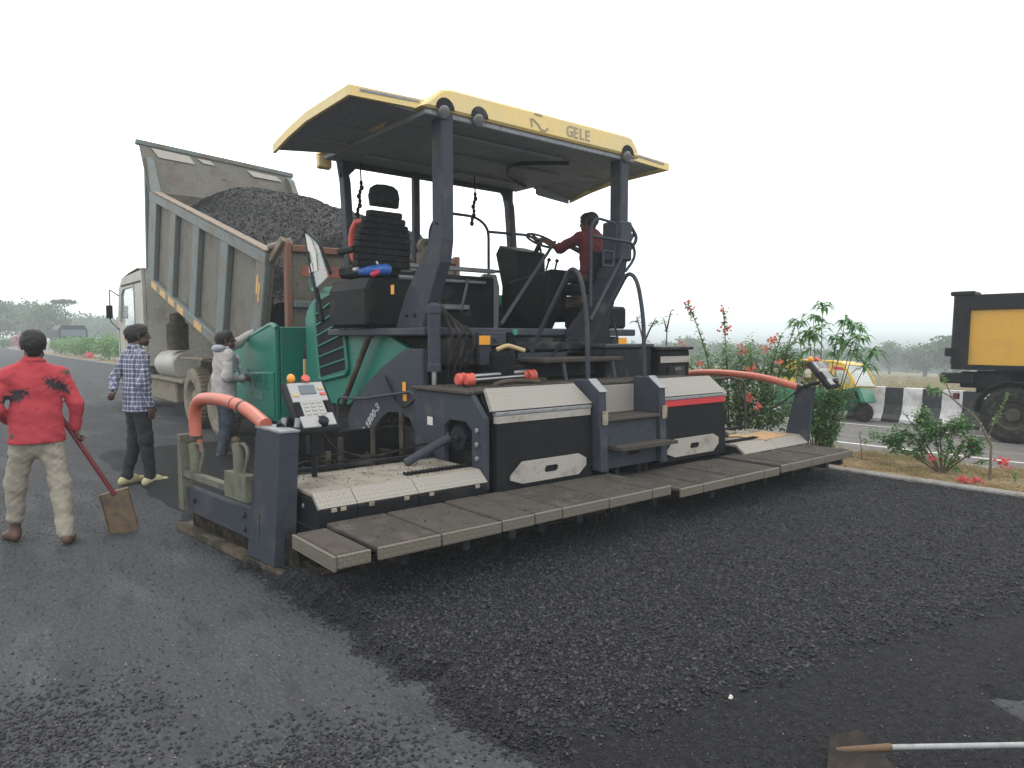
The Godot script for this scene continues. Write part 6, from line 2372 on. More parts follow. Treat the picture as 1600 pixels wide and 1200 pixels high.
func person(label: String, at: Vector3, turn: float, J: Dictionary, look: Dictionary) -> Node3D:
	var o := thing("person", label, "person", at, turn)
	var cell: float = look.get("cell", 0.014)
	var body := mb()
	var fw := V(0, 0, 1)
	var hip: Vector3 = J.hip
	var chest: Vector3 = J.chest
	var neck: Vector3 = J.neck
	var hb := Basis(V(0, 1, 0), J.get("head_turn", 0.0)) * Basis(V(1, 0, 0), J.get("head_tilt", 0.0))
	var c: Vector3 = J.head
	var hl: Vector3 = hip + V(-0.085, -0.02, 0)
	var hr: Vector3 = hip + V(0.085, -0.02, 0)
	if J.has("hips"):
		hl = J.hips[0]
		hr = J.hips[1]
	var B := []
	B.append([hip, chest, 0.115, 0.125, fw, 1.3])
	B.append([chest, neck, 0.125, 0.06, fw, 1.25])
	B.append([J.shL, J.shR, 0.055, 0.055])
	B.append([hl, hr, 0.09, 0.09])
	B.append([neck, c + hb * V(0, -0.04, 0.01), 0.056, 0.052])
	for s in ["L", "R"]:
		B.append([J["sh" + s], J["el" + s], 0.05, 0.039])
		B.append([J["el" + s], J["wr" + s], 0.039, 0.026])
		var h: Vector3 = hl if s == "L" else hr
		B.append([h, J["kn" + s], 0.08, 0.053])
		B.append([J["kn" + s], J["an" + s], 0.05, 0.034])
		B.append([J["an" + s] + V(0, -0.03, 0.03), J["toe" + s], 0.036, 0.026])
		B.append([J["an" + s], J["an" + s].lerp(J["toe" + s], 0.55), 0.036, 0.03])
	nets(body, B, cell, 0.03)
	# head
	var H := []
	H.append([c + hb * V(0, 0.028, 0.03), c + hb * V(0, 0.026, -0.02), 0.084, 0.084, hb * V(1, 0, 0), 1.14])
	H.append([c + hb * V(0, -0.02, -0.02), c + hb * V(0, -0.08, -0.06), 0.068, 0.036, hb * V(1, 0, 0), 1.12])
	H.append([c + hb * V(-0.03, -0.06, -0.035), c + hb * V(0.03, -0.06, -0.035), 0.035, 0.035])
	H.append([c + hb * V(0, 0.012, -0.098), c + hb * V(0, -0.028, -0.112), 0.009, 0.0145])
	H.append([c + hb * V(-0.012, -0.03, -0.102), c + hb * V(0.012, -0.03, -0.102), 0.01, 0.01])
	H.append([c + hb * V(-0.03, 0.022, -0.086), c + hb * V(0.03, 0.022, -0.086), 0.014, 0.014])
	H.append([c + hb * V(-0.018, -0.056, -0.09), c + hb * V(0.018, -0.056, -0.09), 0.009, 0.009])
	H.append([c + hb * V(-0.018, -0.068, -0.086), c + hb * V(0.018, -0.068, -0.086), 0.0095, 0.0095])
	for s in [-1.0, 1.0]:
		H.append([c + hb * V(s * 0.076, 0.022, 0.018), c + hb * V(s * 0.072, -0.022, 0.008), 0.021, 0.013, hb * V(1, 0, 0.3).normalized(), 1.9])
	H.append([neck.lerp(c, 0.35), c + hb * V(0, -0.03, 0.012), 0.05, 0.052])
	nets(body, H, maxf(cell * 0.42, 0.006), 0.014)
	for s in ["L", "R"]:
		var hd: Array = J["hand" + s]
		nets(body, hand_bones(J["wr" + s], hd[0], hd[1], hd[2], hd[3], 1.0), 0.0045 if cell < 0.016 else 0.007, 0.006)
	var bm := part(o, "body", body, look.get("skin", M.skin))
	for s in [-1.0, 1.0]:
		var e := mb()
		ball(e, c + hb * V(s * 0.031, 0.004, -0.088), V(0.012, 0.008, 0.008), 6)
		part(bm, "eye", e, M.eye_white)
		e = mb()
		ball(e, c + hb * V(s * 0.031, 0.004, -0.0945), V(0.006, 0.006, 0.004), 6)
		part(bm, "pupil", e, M.hair)
	# hair: the skull a little larger, cut off along the hairline
	var hs := mb()
	var hc := [[c + hb * V(0, 0.034, 0.036), c + hb * V(0, 0.036, -0.022), 0.092, 0.09, hb * V(1, 0, 0), 1.1], [c + hb * V(0, 0.0, 0.05), c + hb * V(0, -0.04, 0.05), 0.066, 0.05]]
	nets(hs, hc, maxf(cell * 0.45, 0.0065), 0.02, 0.013, [[c + hb * V(0, 0.028, -0.07), (hb * V(0, -0.62, -0.78)).normalized()]])
	part(o, "hair", hs, M.hair)
	# shirt, hanging straight from the shoulders
	var S := []
	var bulk: float = look.get("bulk", 0.0)
	var hem: Vector3 = J.get("hem", hip + V(0, -0.1, 0))
	S.append([hem + V(0, -0.06, 0), hip.lerp(chest, 0.4), 0.188 + bulk, 0.17 + bulk, fw, 1.38])
	S.append([hip.lerp(chest, 0.4), chest + V(0, 0.03, 0), 0.165 + bulk, 0.168 + bulk, fw, 1.45])
	S.append([chest, neck + V(0, -0.03, 0), 0.15 + bulk * 0.5, 0.07, fw, 1.3])
	S.append([(J.shL as Vector3).lerp(J.shR, 0.12), (J.shR as Vector3).lerp(J.shL, 0.12), 0.056, 0.056])
	S.append([neck + V(0, -0.015, 0), J.shL, 0.055, 0.054])
	S.append([neck + V(0, -0.015, 0), J.shR, 0.055, 0.054])
	S.append([neck + V(0, -0.03, 0), neck + V(0, 0.012, 0), 0.066, 0.063])
	for s in ["L", "R"]:
		S.append([J["sh" + s], J["el" + s], 0.058 + bulk * 0.5, 0.05 + bulk * 0.5])
		S.append([J["el" + s], (J["el" + s] as Vector3).lerp(J["wr" + s], look.get("sleeve", 0.93)), 0.052 + bulk * 0.5, 0.041])
	var sh := mb()
	nets(sh, S, cell, 0.03, 0.016, [[hem, V(0, -1, 0)]], look.get("tint", null))
	var shirt := part(o, "shirt", sh, look.shirt)
	if cell < 0.02:
		var cb := []
		for k in 12:
			var a := TAU * (k + 0.5) / 13.0 - PI / 2 + TAU / 13.0
			var b := TAU * (k + 1.5) / 13.0 - PI / 2 + TAU / 13.0
			cb.append([neck + V(cos(a) * 0.068, 0.012 - sin(a) * -0.012, sin(a) * 0.068), neck + V(cos(b) * 0.068, 0.012 - sin(b) * -0.012, sin(b) * 0.068), 0.016, 0.016, V(cos(a), 0, sin(a)), 1.5])
		var col := mb()
		nets(col, cb, 0.008, 0.012)
		part(shirt, "collar", col, look.get("collar", look.shirt))
	# trousers
	var T := []
	T.append([hip + V(0, 0.04, 0), hip + V(0, -0.06, 0), 0.13, 0.125, fw, 1.35])
	T.append([hl * V(0.85, 1, 1) + hr * 0.0, hr * V(0.85, 1, 1), 0.085, 0.085])
	for s in ["L", "R"]:
		var h: Vector3 = hl if s == "L" else hr
		var leg: float = look.get("leg" + s, 0.97)
		T.append([h * V(0.92, 1, 1), J["kn" + s], 0.088, 0.072])
		T.append([J["kn" + s], (J["kn" + s] as Vector3).lerp(J["an" + s], leg), 0.071, 0.058])
	var tr := mb()
	nets(tr, T, cell, 0.035, 0.016)
	part(o, "trousers", tr, look.trousers)
	if look.has("shoe"):
		for s in ["L", "R"]:
			var q := mb()
			nets(q, [[J["an" + s] + V(0, -0.045, 0.05), J["toe" + s] + V(0, -0.006, 0), 0.042, 0.036], [J["an" + s] + V(0, -0.02, 0.02), (J["an" + s] as Vector3).lerp(J["toe" + s], 0.5), 0.045, 0.04]], 0.011, 0.02)
			part(o, "shoe", q, look.shoe)
	return o


func torn(p: Vector3) -> Color:
	var red := Color(0.42, 0.046, 0.06)
	if p.z > 0.0:
		# two ragged dark patches over the shoulder blades
		for s in [-1.0, 1.0]:
			var q := Vector2(p.x - s * 0.135, p.y - 1.165 + s * 0.0)
			q.y -= 0.04 if s > 0 else -0.03
			q += Vector2(fold.get_noise_2d(p.x * 45.0, p.y * 45.0), fold.get_noise_2d(p.x * 45.0 + 9.0, p.y * 45.0)) * 0.045
			if absf(q.x) < 0.08 and absf(q.y + q.x * s * 0.45) < 0.046 - absf(q.x) * 0.25:
				return Color(0.03, 0.02, 0.028)
	var n := fold.get_noise_3d(p.x * 12.0, p.y * 12.0, p.z * 12.0)
	return red.lerp(Color(0.36, 0.032, 0.046), clampf(n + 0.3, 0.0, 1.0))


func build_people() -> void:
	# barefoot man in the red shirt, seen from behind
	person("barefoot person in a torn red shirt and khaki trousers holding a shovel", V(0.59, 0, -6.39), 0.0, {
		"hip": V(0, 0.85, 0.01), "chest": V(0, 1.19, 0.0), "neck": V(0, 1.375, 0.0), "head": V(0.005, 1.505, -0.02), "head_turn": -0.15,
		"shL": V(-0.172, 1.285, 0.0), "elL": V(-0.25, 1.05, 0.03), "wrL": V(-0.16, 0.93, -0.2),
		"shR": V(0.172, 1.285, 0.0), "elR": V(0.258, 1.06, 0.04), "wrR": V(0.252, 0.865, -0.005),
		"knL": V(-0.135, 0.46, -0.1), "anL": V(-0.15, 0.075, -0.16), "toeL": V(-0.21, 0.028, -0.31),
		"knR": V(0.125, 0.46, 0.06), "anR": V(0.14, 0.075, 0.19), "toeR": V(0.2, 0.028, 0.06),
		"hem": V(0, 0.775, 0.01),
		"handL": [V(0.4, -0.1, -0.8), V(0.6, -0.4, 0.2), V(0, 1, 0), 0.8], "handR": [V(0.1, -1, 0.0), V(-0.1, 0.0, -1), V(-0.4, 0, -0.9), 1.5]},
		{"shirt": M.tint_cloth, "collar": M.red_cloth, "tint": torn, "trousers": M.khaki, "legL": 0.68, "legR": 0.95})
	# man in the checked shirt, turned to the truck
	person("person in a blue and white checked shirt, black trousers and pale shoes", V(1.65, 0, -8.22), deg_to_rad(-78), {
		"hip": V(0, 0.9, 0.0), "chest": V(0, 1.26, -0.01), "neck": V(0, 1.45, 0.0), "head": V(0, 1.585, -0.03), "head_turn": -0.25, "head_tilt": 0.12,
		"shL": V(-0.178, 1.375, 0.0), "elL": V(-0.25, 1.12, 0.12), "wrL": V(-0.1, 1.0, 0.2),
		"shR": V(0.178, 1.375, 0.0), "elR": V(0.225, 1.1, 0.05), "wrR": V(0.215, 0.86, -0.04),
		"knL": V(-0.1, 0.49, -0.01), "anL": V(-0.12, 0.09, 0.08), "toeL": V(-0.14, 0.05, -0.08),
		"knR": V(0.1, 0.49, -0.03), "anR": V(0.11, 0.09, -0.06), "toeR": V(0.125, 0.05, -0.21),
		"hem": V(0, 0.79, 0.0),
		"handL": [V(0.7, -0.3, 0.2), V(0, -0.3, 1), V(0, 1, 0), 0.7], "handR": [V(0, -1, -0.12), V(-1, 0, 0), V(-0.1, 0, -1), 0.45]},
		{"shirt": M.check, "trousers": M.navy, "shoe": M.sandal})
	# man with the towel, one hand up on the hopper
	var g := person("person in a loose grey shirt with a towel round the neck reaching onto the hopper", V(2.9, 0, -9.4), deg_to_rad(-84), {
		"hip": V(0, 0.88, 0.0), "chest": V(0, 1.22, -0.02), "neck": V(0, 1.4, -0.01), "head": V(0.0, 1.53, -0.045), "head_turn": -0.35, "head_tilt": 0.2,
		"shL": V(-0.17, 1.37, -0.03), "elL": V(-0.14, 1.5, -0.28), "wrL": V(-0.08, 1.655, -0.46),
		"shR": V(0.18, 1.35, 0.0), "elR": V(0.25, 1.07, 0.06), "wrR": V(0.15, 1.03, -0.2),
		"knL": V(-0.1, 0.47, -0.05), "anL": V(-0.11, 0.085, 0.0), "toeL": V(-0.13, 0.036, -0.18),
		"knR": V(0.1, 0.47, 0.0), "anR": V(0.1, 0.085, 0.08), "toeR": V(0.13, 0.036, -0.1),
		"hem": V(0, 0.8, 0.0),
		"handL": [V(0.1, 0.1, -1), V(0, -1, 0), V(1, 0, 0), 0.5], "handR": [V(-0.2, -0.05, -1), V(-1, 0, 0.2), V(0, 1, 0), 0.9]},
		{"shirt": M.grey_cloth, "bulk": 0.022, "trousers": M.denim, "shoe": M.chassis})
	var tw := mb()
	var bones := []
	for k in 9:
		var a := PI * (0.1 + 0.8 * k / 8.0)
		var b := PI * (0.1 + 0.8 * (k + 1) / 8.0)
		bones.append([V(cos(a) * 0.1, 1.43, 0.02 + sin(a) * 0.06), V(cos(b) * 0.1, 1.43, 0.02 + sin(b) * 0.06), 0.035, 0.035])
	bones.append([V(0.1, 1.43, -0.02), V(0.12, 1.3, -0.14), 0.036, 0.042, V(0, 0, 1), 1.8])
	bones.append([V(0.12, 1.3, -0.14), V(0.13, 1.02, -0.19), 0.042, 0.05, V(0, 0, 1), 2.0])
	bones.append([V(-0.1, 1.43, -0.02), V(-0.11, 1.3, -0.15), 0.045, 0.055, V(0, 0, 1), 1.8])
	bones.append([V(-0.11, 1.3, -0.15), V(-0.12, 1.05, -0.17), 0.055, 0.06, V(0, 0, 1), 2.0])
	nets(tw, bones, 0.012, 0.025, 0.012)
	part(g, "towel", tw, M.towel)
	# operator sitting at the wheel
	var seated := {
		"hip": V(0, 0.12, 0.02), "hips": [V(-0.09, 0.09, 0.0), V(0.09, 0.09, 0.0)], "chest": V(-0.02, 0.44, -0.02), "neck": V(-0.03, 0.6, -0.06), "head": V(0.0, 0.735, -0.09), "head_turn": 0.25,
		"shL": V(-0.19, 0.54, -0.05), "elL": V(-0.3, 0.42, -0.28), "wrL": V(-0.38, 0.55, -0.5),
		"shR": V(0.16, 0.54, -0.03), "elR": V(0.2, 0.36, -0.24), "wrR": V(-0.02, 0.52, -0.47),
		"knL": V(-0.14, 0.1, -0.42), "anL": V(-0.13, -0.36, -0.4), "toeL": V(-0.14, -0.405, -0.56),
		"knR": V(0.14, 0.1, -0.42), "anR": V(0.13, -0.36, -0.38), "toeR": V(0.15, -0.405, -0.54),
		"hem": V(0, 0.1, 0.02),
		"handL": [V(0.2, 0.1, -1), V(0, -1, -0.2), V(1, 0.2, 0), 1.3], "handR": [V(-0.4, 0.1, -1), V(0, -1, -0.2), V(-1, 0.2, 0), 1.3]}
	person("person in a dark red shirt seated at the steering wheel of the paver", V(6.12, 2.2, -5.9), 0.0, seated, {"shirt": M.maroon, "sleeve": 0.05, "bulk": 0.018, "trousers": M.navy, "cut": true, "shoe": M.black})
	# driver and passenger of the autorickshaw
	var ride := seated.duplicate()
	ride.merge({"elL": V(-0.24, 0.36, -0.2), "wrL": V(-0.2, 0.3, -0.4), "elR": V(0.24, 0.36, -0.2), "wrR": V(0.2, 0.3, -0.4), "anL": V(-0.12, -0.24, -0.3), "toeL": V(-0.13, -0.28, -0.44), "anR": V(0.12, -0.24, -0.3), "toeR": V(0.13, -0.28, -0.44), "knL": V(-0.13, 0.08, -0.36), "knR": V(0.13, 0.08, -0.36)}, true)
	var y := right_road(16.8)
	for e in [[V(16.78, y + 0.6, -8.21), "person in navy driving the autorickshaw", M.navy, 0.62], [V(16.62, y + 0.6, -9.01), "person in cream clothes riding in the back of the autorickshaw", M.cream_cloth, 0.66]]:
		var r := person(e[1], e[0], PI, ride, {"shirt": e[2], "trousers": M.khaki, "cell": 0.024})
		r.scale = V(e[3] * 1.15, e[3], e[3])


# ---------------------------------------------------------------- shovels
func shovel_blade(st: SurfaceTool, T: Transform3D, w: float, l: float) -> void:
	# shallow tray: floor and three turned-up edges, 4 mm sheet
	bx(st, T * Transform3D(Basis(), V(0, 0, l * 0.5)), V(w, 0.005, l), 0.001)
	for s in [-1.0, 1.0]:
		bx(st, T * Transform3D(Basis(V(0, 0, 1), s * 0.35), V(s * w * 0.5, 0.02, l * 0.46)), V(0.005, 0.05, l * 0.9), 0.001)
	bx(st, T * Transform3D(Basis(V(1, 0, 0), -0.3), V(0, 0.022, 0.0)), V(w, 0.055, 0.005), 0.001)


func build_shovels() -> void:
	# the red man's shovel, blade down on the road
	var o := placed("shovel", "square mouthed shovel with maroon shaft resting on its blade beside the barefoot person", "shovel", V(1.1, 0, -6.35))
	var hand := V(0.838, 0.79, -6.4)
	var neck := V(1.075, 0.33, -6.36)
	var d := (neck - hand).normalized()
	var sh := mb()
	rod(sh, hand - d * 0.22, neck + d * 0.03, 0.018, 10)
	part(o, "shaft", sh, plain(Color(0.14, 0.018, 0.025), 0.5))
	var bl := mb()
	var ld := V(0.16, -0.93, 0.2).normalized()
	var side := V(0.86, 0.22, 0.3)
	side = (side - ld * side.dot(ld)).normalized()
	shovel_blade(bl, Transform3D(Basis(side, ld.cross(side) * -1.0, ld), neck + V(0.01, 0.0, 0)), 0.2, 0.345)
	part(o, "blade", bl, worn(Color(0.13, 0.085, 0.045), Color(0.04, 0.034, 0.03), 0.4, 0.65, 301, 3.0))
	# the shovel lying at the lower right
	var q := placed("shovel", "pointed shovel with a pale grey pole lying flat at the lower right", "shovel", V(2.5, 0.05, -1.1))
	var pole := mb()
	tube(pole, PackedVector3Array([V(2.5, 0.088, -1.11), V(2.62, 0.096, -1.01), V(3.5, 0.11, -0.3)]), 0.0095, 0.0095, 12)
	part(q, "pole", pole, worn(Color(0.3, 0.315, 0.32), Color(0.16, 0.15, 0.14), 0.34, 0.6, 302, 3.0))
	var soc := mb()
	tube(soc, PackedVector3Array([V(2.455, 0.084, -1.145), V(2.55, 0.091, -1.068), V(2.61, 0.095, -1.02)]), 0.0105, 0.0135, 12)
	part(q, "socket", soc, worn(Color(0.13, 0.075, 0.038), Color(0.05, 0.035, 0.025), 0.35, 0.7, 303, 4.0))
	bl = mb()
	var tip := V(2.34, 0.058, -1.12)
	var mid := V(2.47, 0.074, -1.09)
	var back := V(2.57, 0.088, -1.045)
	for e in [[V(2.48, 0.115, -1.18), V(2.59, 0.125, -1.12)], [V(2.4, 0.062, -1.0), V(2.53, 0.072, -0.96)]]:
		var lo := V(0, -0.004, 0)
		hexa(bl, [tip + lo, e[0] + lo, mid + lo, tip.lerp(mid, 0.5) + lo, tip, e[0], mid, tip.lerp(mid, 0.5)])
		hexa(bl, [mid + lo, e[0] + lo, e[1] + lo, back + lo, mid, e[0], e[1], back])
	var bm := worn(Color(0.028, 0.026, 0.025), Color(0.07, 0.05, 0.035), 0.3, 0.75, 304, 3.0)
	bm.metallic_specular = 0.2
	part(q, "blade", bl, bm)


# ---------------------------------------------------------------- plants
func leaf_at(st: SurfaceTool, p: Vector3, d: Vector3, l: float, w: float, droop: float) -> void:
	d = d.normalized()
	var s := d.cross(V(0.13, 1, 0.07)).normalized() * w
	var m := p + d * l * 0.5 + V(0, -droop * l * 0.12, 0)
	var t := p + d * l + V(0, -droop * l * 0.5, 0)
	var up := s.cross(d)
	var fold_ := up.normalized() * w * 0.35
	tri(st, p, m + s + fold_, m, Vector3.UP)
	tri(st, p, m, m - s + fold_, Vector3.UP)
	tri(st, m, m + s + fold_, t, Vector3.UP)
	tri(st, m, t, m - s + fold_, Vector3.UP)


func leafy_stem(st: SurfaceTool, r: RandomNumberGenerator, pts: PackedVector3Array, n: int, l: float, w: float, from: float, droop: float) -> void:
	for i in n:
		var t := lerpf(from, 1.0, r.randf())
		var f := t * (pts.size() - 1)
		var k := mini(int(f), pts.size() - 2)
		var p := pts[k].lerp(pts[k + 1], f - k)
		var along := (pts[k + 1] - pts[k]).normalized()
		var d := (V(r.randfn(), r.randfn() * 0.6 + 0.2, r.randfn()).normalized() + along * 0.6)
		leaf_at(st, p, d, l * r.randf_range(0.6, 1.2), w * r.randf_range(0.7, 1.2), droop)


func whorl(st: SurfaceTool, r: RandomNumberGenerator, p: Vector3, n: int, l: float, w: float, droop: float) -> void:
	for i in n:
		var a := TAU * i / n + r.randf() * 0.5
		leaf_at(st, p + V(r.randf() - 0.5, -r.randf() * 0.8, r.randf() - 0.5) * 0.09, V(cos(a), r.randf_range(-0.2, 0.7), sin(a)), l * r.randf_range(0.7, 1.15), w, droop)


func blossom(st: SurfaceTool, r: RandomNumberGenerator, p: Vector3, rad: float, n: int) -> void:
	for i in n:
		var q := p + V(r.randfn(), r.randfn(), r.randfn()) * rad * 0.5
		for k in 3:
			var a := V(r.randfn(), r.randfn(), r.randfn()).normalized() * 0.026
			var b := a.cross(V(r.randfn(), r.randfn(), r.randfn()).normalized())
			tri(st, q - a * 0.6, q + b * 0.8, q + a, Vector3.UP)
			tri(st, q - a * 0.6, q - b * 0.8, q + a, Vector3.UP)


func curve_stem(a: Vector3, b: Vector3, lift_: float, n := 7) -> PackedVector3Array:
	var o := PackedVector3Array()
	for i in n + 1:
		var t := float(i) / n
		o.append(a.lerp(b, t) + V(0, sin(t * PI) * lift_, 0))
	return o


# leaves through a volume, in clumps with gaps
func leaf_cloud(st: SurfaceTool, r: RandomNumberGenerator, c: Vector3, rad: Vector3, n: int, l: float, w: float, droop: float) -> void:
	var made := 0
	while made < n:
		var d := V(r.randfn(), r.randfn(), r.randfn()).normalized()
		var p := c + d * rad * pow(r.randf(), 0.42) * (0.82 + 0.4 * fold.get_noise_3d(d.x * 2.5 + c.z * 3.0, d.y * 2.5, d.z * 2.5))
		made += 1
		if fold.get_noise_3d(p.x * 5.0, p.y * 5.0, p.z * 5.0) < -0.12:
			continue
		var up := V(r.randfn() * 0.2, 1.0, r.randfn() * 0.2) * 0.1
		for k in 5:
			var a := r.randf() * TAU
			leaf_at(st, p + up * (k * 0.3), d * 0.5 + V(cos(a), r.randf_range(-0.25, 0.6), sin(a)), l * r.randf_range(0.65, 1.2), w * r.randf_range(0.75, 1.2), droop)


# plant: list of stems [from, to, bow, radius, leaves, leaf length, leaf width, first leaf]; flowers: list of [place, radius, count]
func plant(called: String, label: String, category: String, at: Vector3, stems: Array, flowers: Array, seed_: int, lm: Material, pm: Material, droop := 0.6, whorls := 0, clouds := []) -> Node3D:
	var o := placed(called, label, category, at)
	var r := RandomNumberGenerator.new()
	r.seed = seed_
	var w := mb()
	var lf := mb()
	for s in stems:
		var pts := curve_stem(s[0], s[1], s[2])
		tube(w, pts, s[3], s[3] * 0.4, 5)
		if whorls > 0:
			whorl(lf, r, pts[pts.size() - 1], whorls, s[5], s[6], droop)
			whorl(lf, r, pts[pts.size() - 2], int(whorls * 0.6), s[5], s[6], droop)
		leafy_stem(lf, r, pts, s[4], s[5], s[6], s[7], droop)
	for c in clouds:
		leaf_cloud(lf, r, c[0], c[1], c[2], c[3], c[4], droop)
	part(o, "stems", w, M.bark)
	part(o, "leaves", lf, lm)
	for f in flowers:
		var b := mb()
		blossom(b, r, f[0], f[1], f[2])
		part(o, "blossom", b, pm)
	return o


func bush_stems(c: Vector3, rad: float, h: float, n: int, leaves: int, l: float, w: float, seed_: int) -> Array:
	var r := RandomNumberGenerator.new()
	r.seed = seed_
	var o := []
	for i in n:
		var a := r.randf() * TAU
		var k := sqrt(r.randf())
		var b := c + V(cos(a) * rad * k, h * r.randf_range(0.45, 1.0) * (1.15 - 0.4 * k), sin(a) * rad * k)
		o.append([c + V(cos(a), 0, sin(a)) * rad * 0.15 * k, b, r.randf_range(0.0, 0.12) * h, 0.012, leaves, l, w, 0.25])
	return o


func build_plants() -> void:
	# big flowering bush behind the right screed extension
	var st := bush_stems(V(8.75, 0.06, -5.55), 0.8, 1.35, 26, 16, 0.075, 0.02, 401)
	st.append_array([[V(8.7, 0.1, -5.8), V(8.7, 2.06, -6.45), 0.25, 0.014, 90, 0.09, 0.024, 0.45], [V(8.7, 0.1, -5.7), V(8.7, 1.93, -5.84), 0.1, 0.014, 80, 0.09, 0.024, 0.45], [V(8.75, 0.1, -5.3), V(8.7, 1.6, -4.95), 0.15, 0.014, 80, 0.08, 0.022, 0.3], [V(8.75, 0.1, -5.2), V(8.8, 1.75, -4.8), 0.15, 0.012, 70, 0.08, 0.022, 0.3], [V(8.7, 0.1, -5.9), V(8.6, 1.45, -6.6), 0.2, 0.012, 70, 0.08, 0.022, 0.3]])
	plant("flowering_bush", "big bushy shrub with arching sprays of coral flowers behind the screed's right end", "bush", V(8.75, 0.06, -5.55), st, [
		[V(8.7, 2.06, -6.45), 0.07, 16], [V(8.7, 1.98, -6.38), 0.06, 10], [V(8.7, 1.95, -5.84), 0.06, 14], [V(8.68, 1.7, -5.8), 0.09, 22], [V(8.62, 1.42, -6.5), 0.1, 24], [V(8.5, 1.4, -5.4), 0.07, 14], [V(8.6, 1.42, -5.1), 0.08, 14],
		[V(8.2, 0.8, -5.1), 0.06, 20], [V(8.2, 0.68, -4.98), 0.05, 16], [V(8.2, 1.2, -5.85), 0.05, 10], [V(8.25, 1.15, -5.1), 0.07, 16], [V(8.5, 1.55, -4.95), 0.08, 16], [V(8.15, 1.0, -5.75), 0.05, 12], [V(8.3, 1.25, -4.75), 0.05, 10]], 402, M.leaf2, M.petal2, 0.6, 0, [
		[V(8.75, 0.7, -5.75), V(0.5, 0.55, 0.6), 560, 0.085, 0.022], [V(8.75, 0.65, -5.2), V(0.5, 0.55, 0.5), 520, 0.085, 0.022], [V(8.75, 1.15, -5.5), V(0.42, 0.35, 0.6), 360, 0.085, 0.02], [V(8.75, 1.0, -6.2), V(0.4, 0.4, 0.4), 230, 0.085, 0.02], [V(8.75, 1.2, -4.95), V(0.3, 0.3, 0.3), 110, 0.085, 0.02]])
	# low dense shrub and the tall drooping plant beside it
	plant("dense_shrub", "dense dark green rounded shrub at the screed's right end", "shrub", V(8.85, 0.06, -4.4), bush_stems(V(8.85, 0.06, -4.4), 0.26, 0.7, 12, 10, 0.05, 0.015, 403), [], 404, M.leaf, M.petal, 0.5, 0, [
		[V(8.8, 0.55, -4.42), V(0.3, 0.34, 0.3), 620, 0.06, 0.016], [V(8.8, 0.3, -4.36), V(0.2, 0.22, 0.2), 220, 0.06, 0.016], [V(8.8, 0.8, -4.22), V(0.22, 0.2, 0.22), 200, 0.055, 0.015], [V(8.8, 0.72, -4.62), V(0.18, 0.2, 0.16), 130, 0.055, 0.015]])
	var tall := []
	for e in [[8.9, 2.02, -4.5], [8.9, 1.82, -4.85], [8.9, 1.74, -4.05], [8.9, 1.8, -4.2], [8.85, 1.45, -3.82], [8.95, 1.35, -4.95], [8.95, 1.66, -4.7], [8.8, 1.62, -3.98], [8.9, 1.88, -4.62], [8.9, 1.62, -4.3]]:
		tall.append([V(8.9, 0.06, -4.5) + V(0, 0, (e[2] + 4.45) * 0.15), V(e[0], e[1], e[2]), 0.03, 0.009, 12, 0.19, 0.024, 0.78])
	plant("tall_shrub", "tall slender plant with drooping tufts of long leaves rising behind the dense shrub", "shrub", V(8.9, 0.06, -4.5), tall, [], 405, M.leaf, M.petal, 1.4, 17)
	# bare forked stems behind the stair rail
	plant("frangipani", "bare forked plant with small leaf tufts behind the right stair rail", "shrub", V(8.8, 0.06, -7.3), [
		[V(8.8, 0.06, -7.3), V(8.75, 1.5, -7.32), 0.0, 0.03, 0, 0.1, 0.02, 0.9], [V(8.75, 1.48, -7.32), V(8.72, 1.88, -7.45), 0.0, 0.02, 2, 0.14, 0.022, 0.9], [V(8.75, 1.48, -7.32), V(8.7, 1.82, -7.08), 0.02, 0.02, 2, 0.14, 0.022, 0.9]], [], 406, M.leaf3, M.petal, 0.5, 9)
	plant("frangipani", "single thin forked stem leaning right of the stair rail", "shrub", V(8.8, 0.06, -6.95), [
		[V(8.8, 0.06, -6.95), V(8.72, 1.7, -6.85), 0.0, 0.022, 0, 0.1, 0.02, 0.9], [V(8.72, 1.7, -6.85), V(8.7, 1.98, -6.76), 0.0, 0.016, 0, 0.11, 0.02, 0.9], [V(8.72, 1.65, -6.85), V(8.7, 1.86, -6.9), 0.0, 0.014, 0, 0.1, 0.02, 0.9]], [], 407, M.leaf3, M.petal, 0.4, 5)
	# open shrub in the right foreground
	var fs := []
	var r := RandomNumberGenerator.new()
	r.seed = 408
	var c0 := V(8.45, 0.07, -2.88)
	for e in [[8.5, 0.4, -3.62], [8.45, 0.34, -3.45], [8.5, 0.52, -3.3], [8.45, 0.62, -3.2], [8.5, 0.56, -3.0], [8.5, 0.6, -2.8], [8.45, 0.5, -2.66], [8.5, 0.42, -2.5], [8.4, 0.3, -3.2], [8.4, 0.28, -2.7], [8.4, 0.45, -3.15], [8.55, 0.5, -2.62], [8.5, 0.66, -2.95]]:
		fs.append([c0, V(e[0], e[1], e[2]), 0.03, 0.011, 16, 0.06, 0.02, 0.45])
		for k in 2:
			var q := V(e[0], e[1], e[2]) + V(r.randfn() * 0.06, r.randfn() * 0.07, r.randfn() * 0.1)
			fs.append([c0.lerp(V(e[0], e[1], e[2]), 0.6), q, 0.02, 0.006, 12, 0.055, 0.019, 0.4])
	var cl := []
	for e in [[8.45, 0.42, -3.3, 0.13], [8.45, 0.48, -2.98, 0.13], [8.5, 0.56, -2.75, 0.13], [8.48, 0.36, -2.62, 0.1], [8.45, 0.3, -3.12, 0.11], [8.5, 0.38, -3.6, 0.08], [8.48, 0.62, -3.1, 0.1], [8.42, 0.3, -2.82, 0.09], [8.45, 0.34, -3.42, 0.09]]:
		cl.append([V(e[0], e[1], e[2]), V(e[3], e[3] * 0.8, e[3] * 1.1), int(560 * e[3] * e[3] / 0.13), 0.055, 0.02])
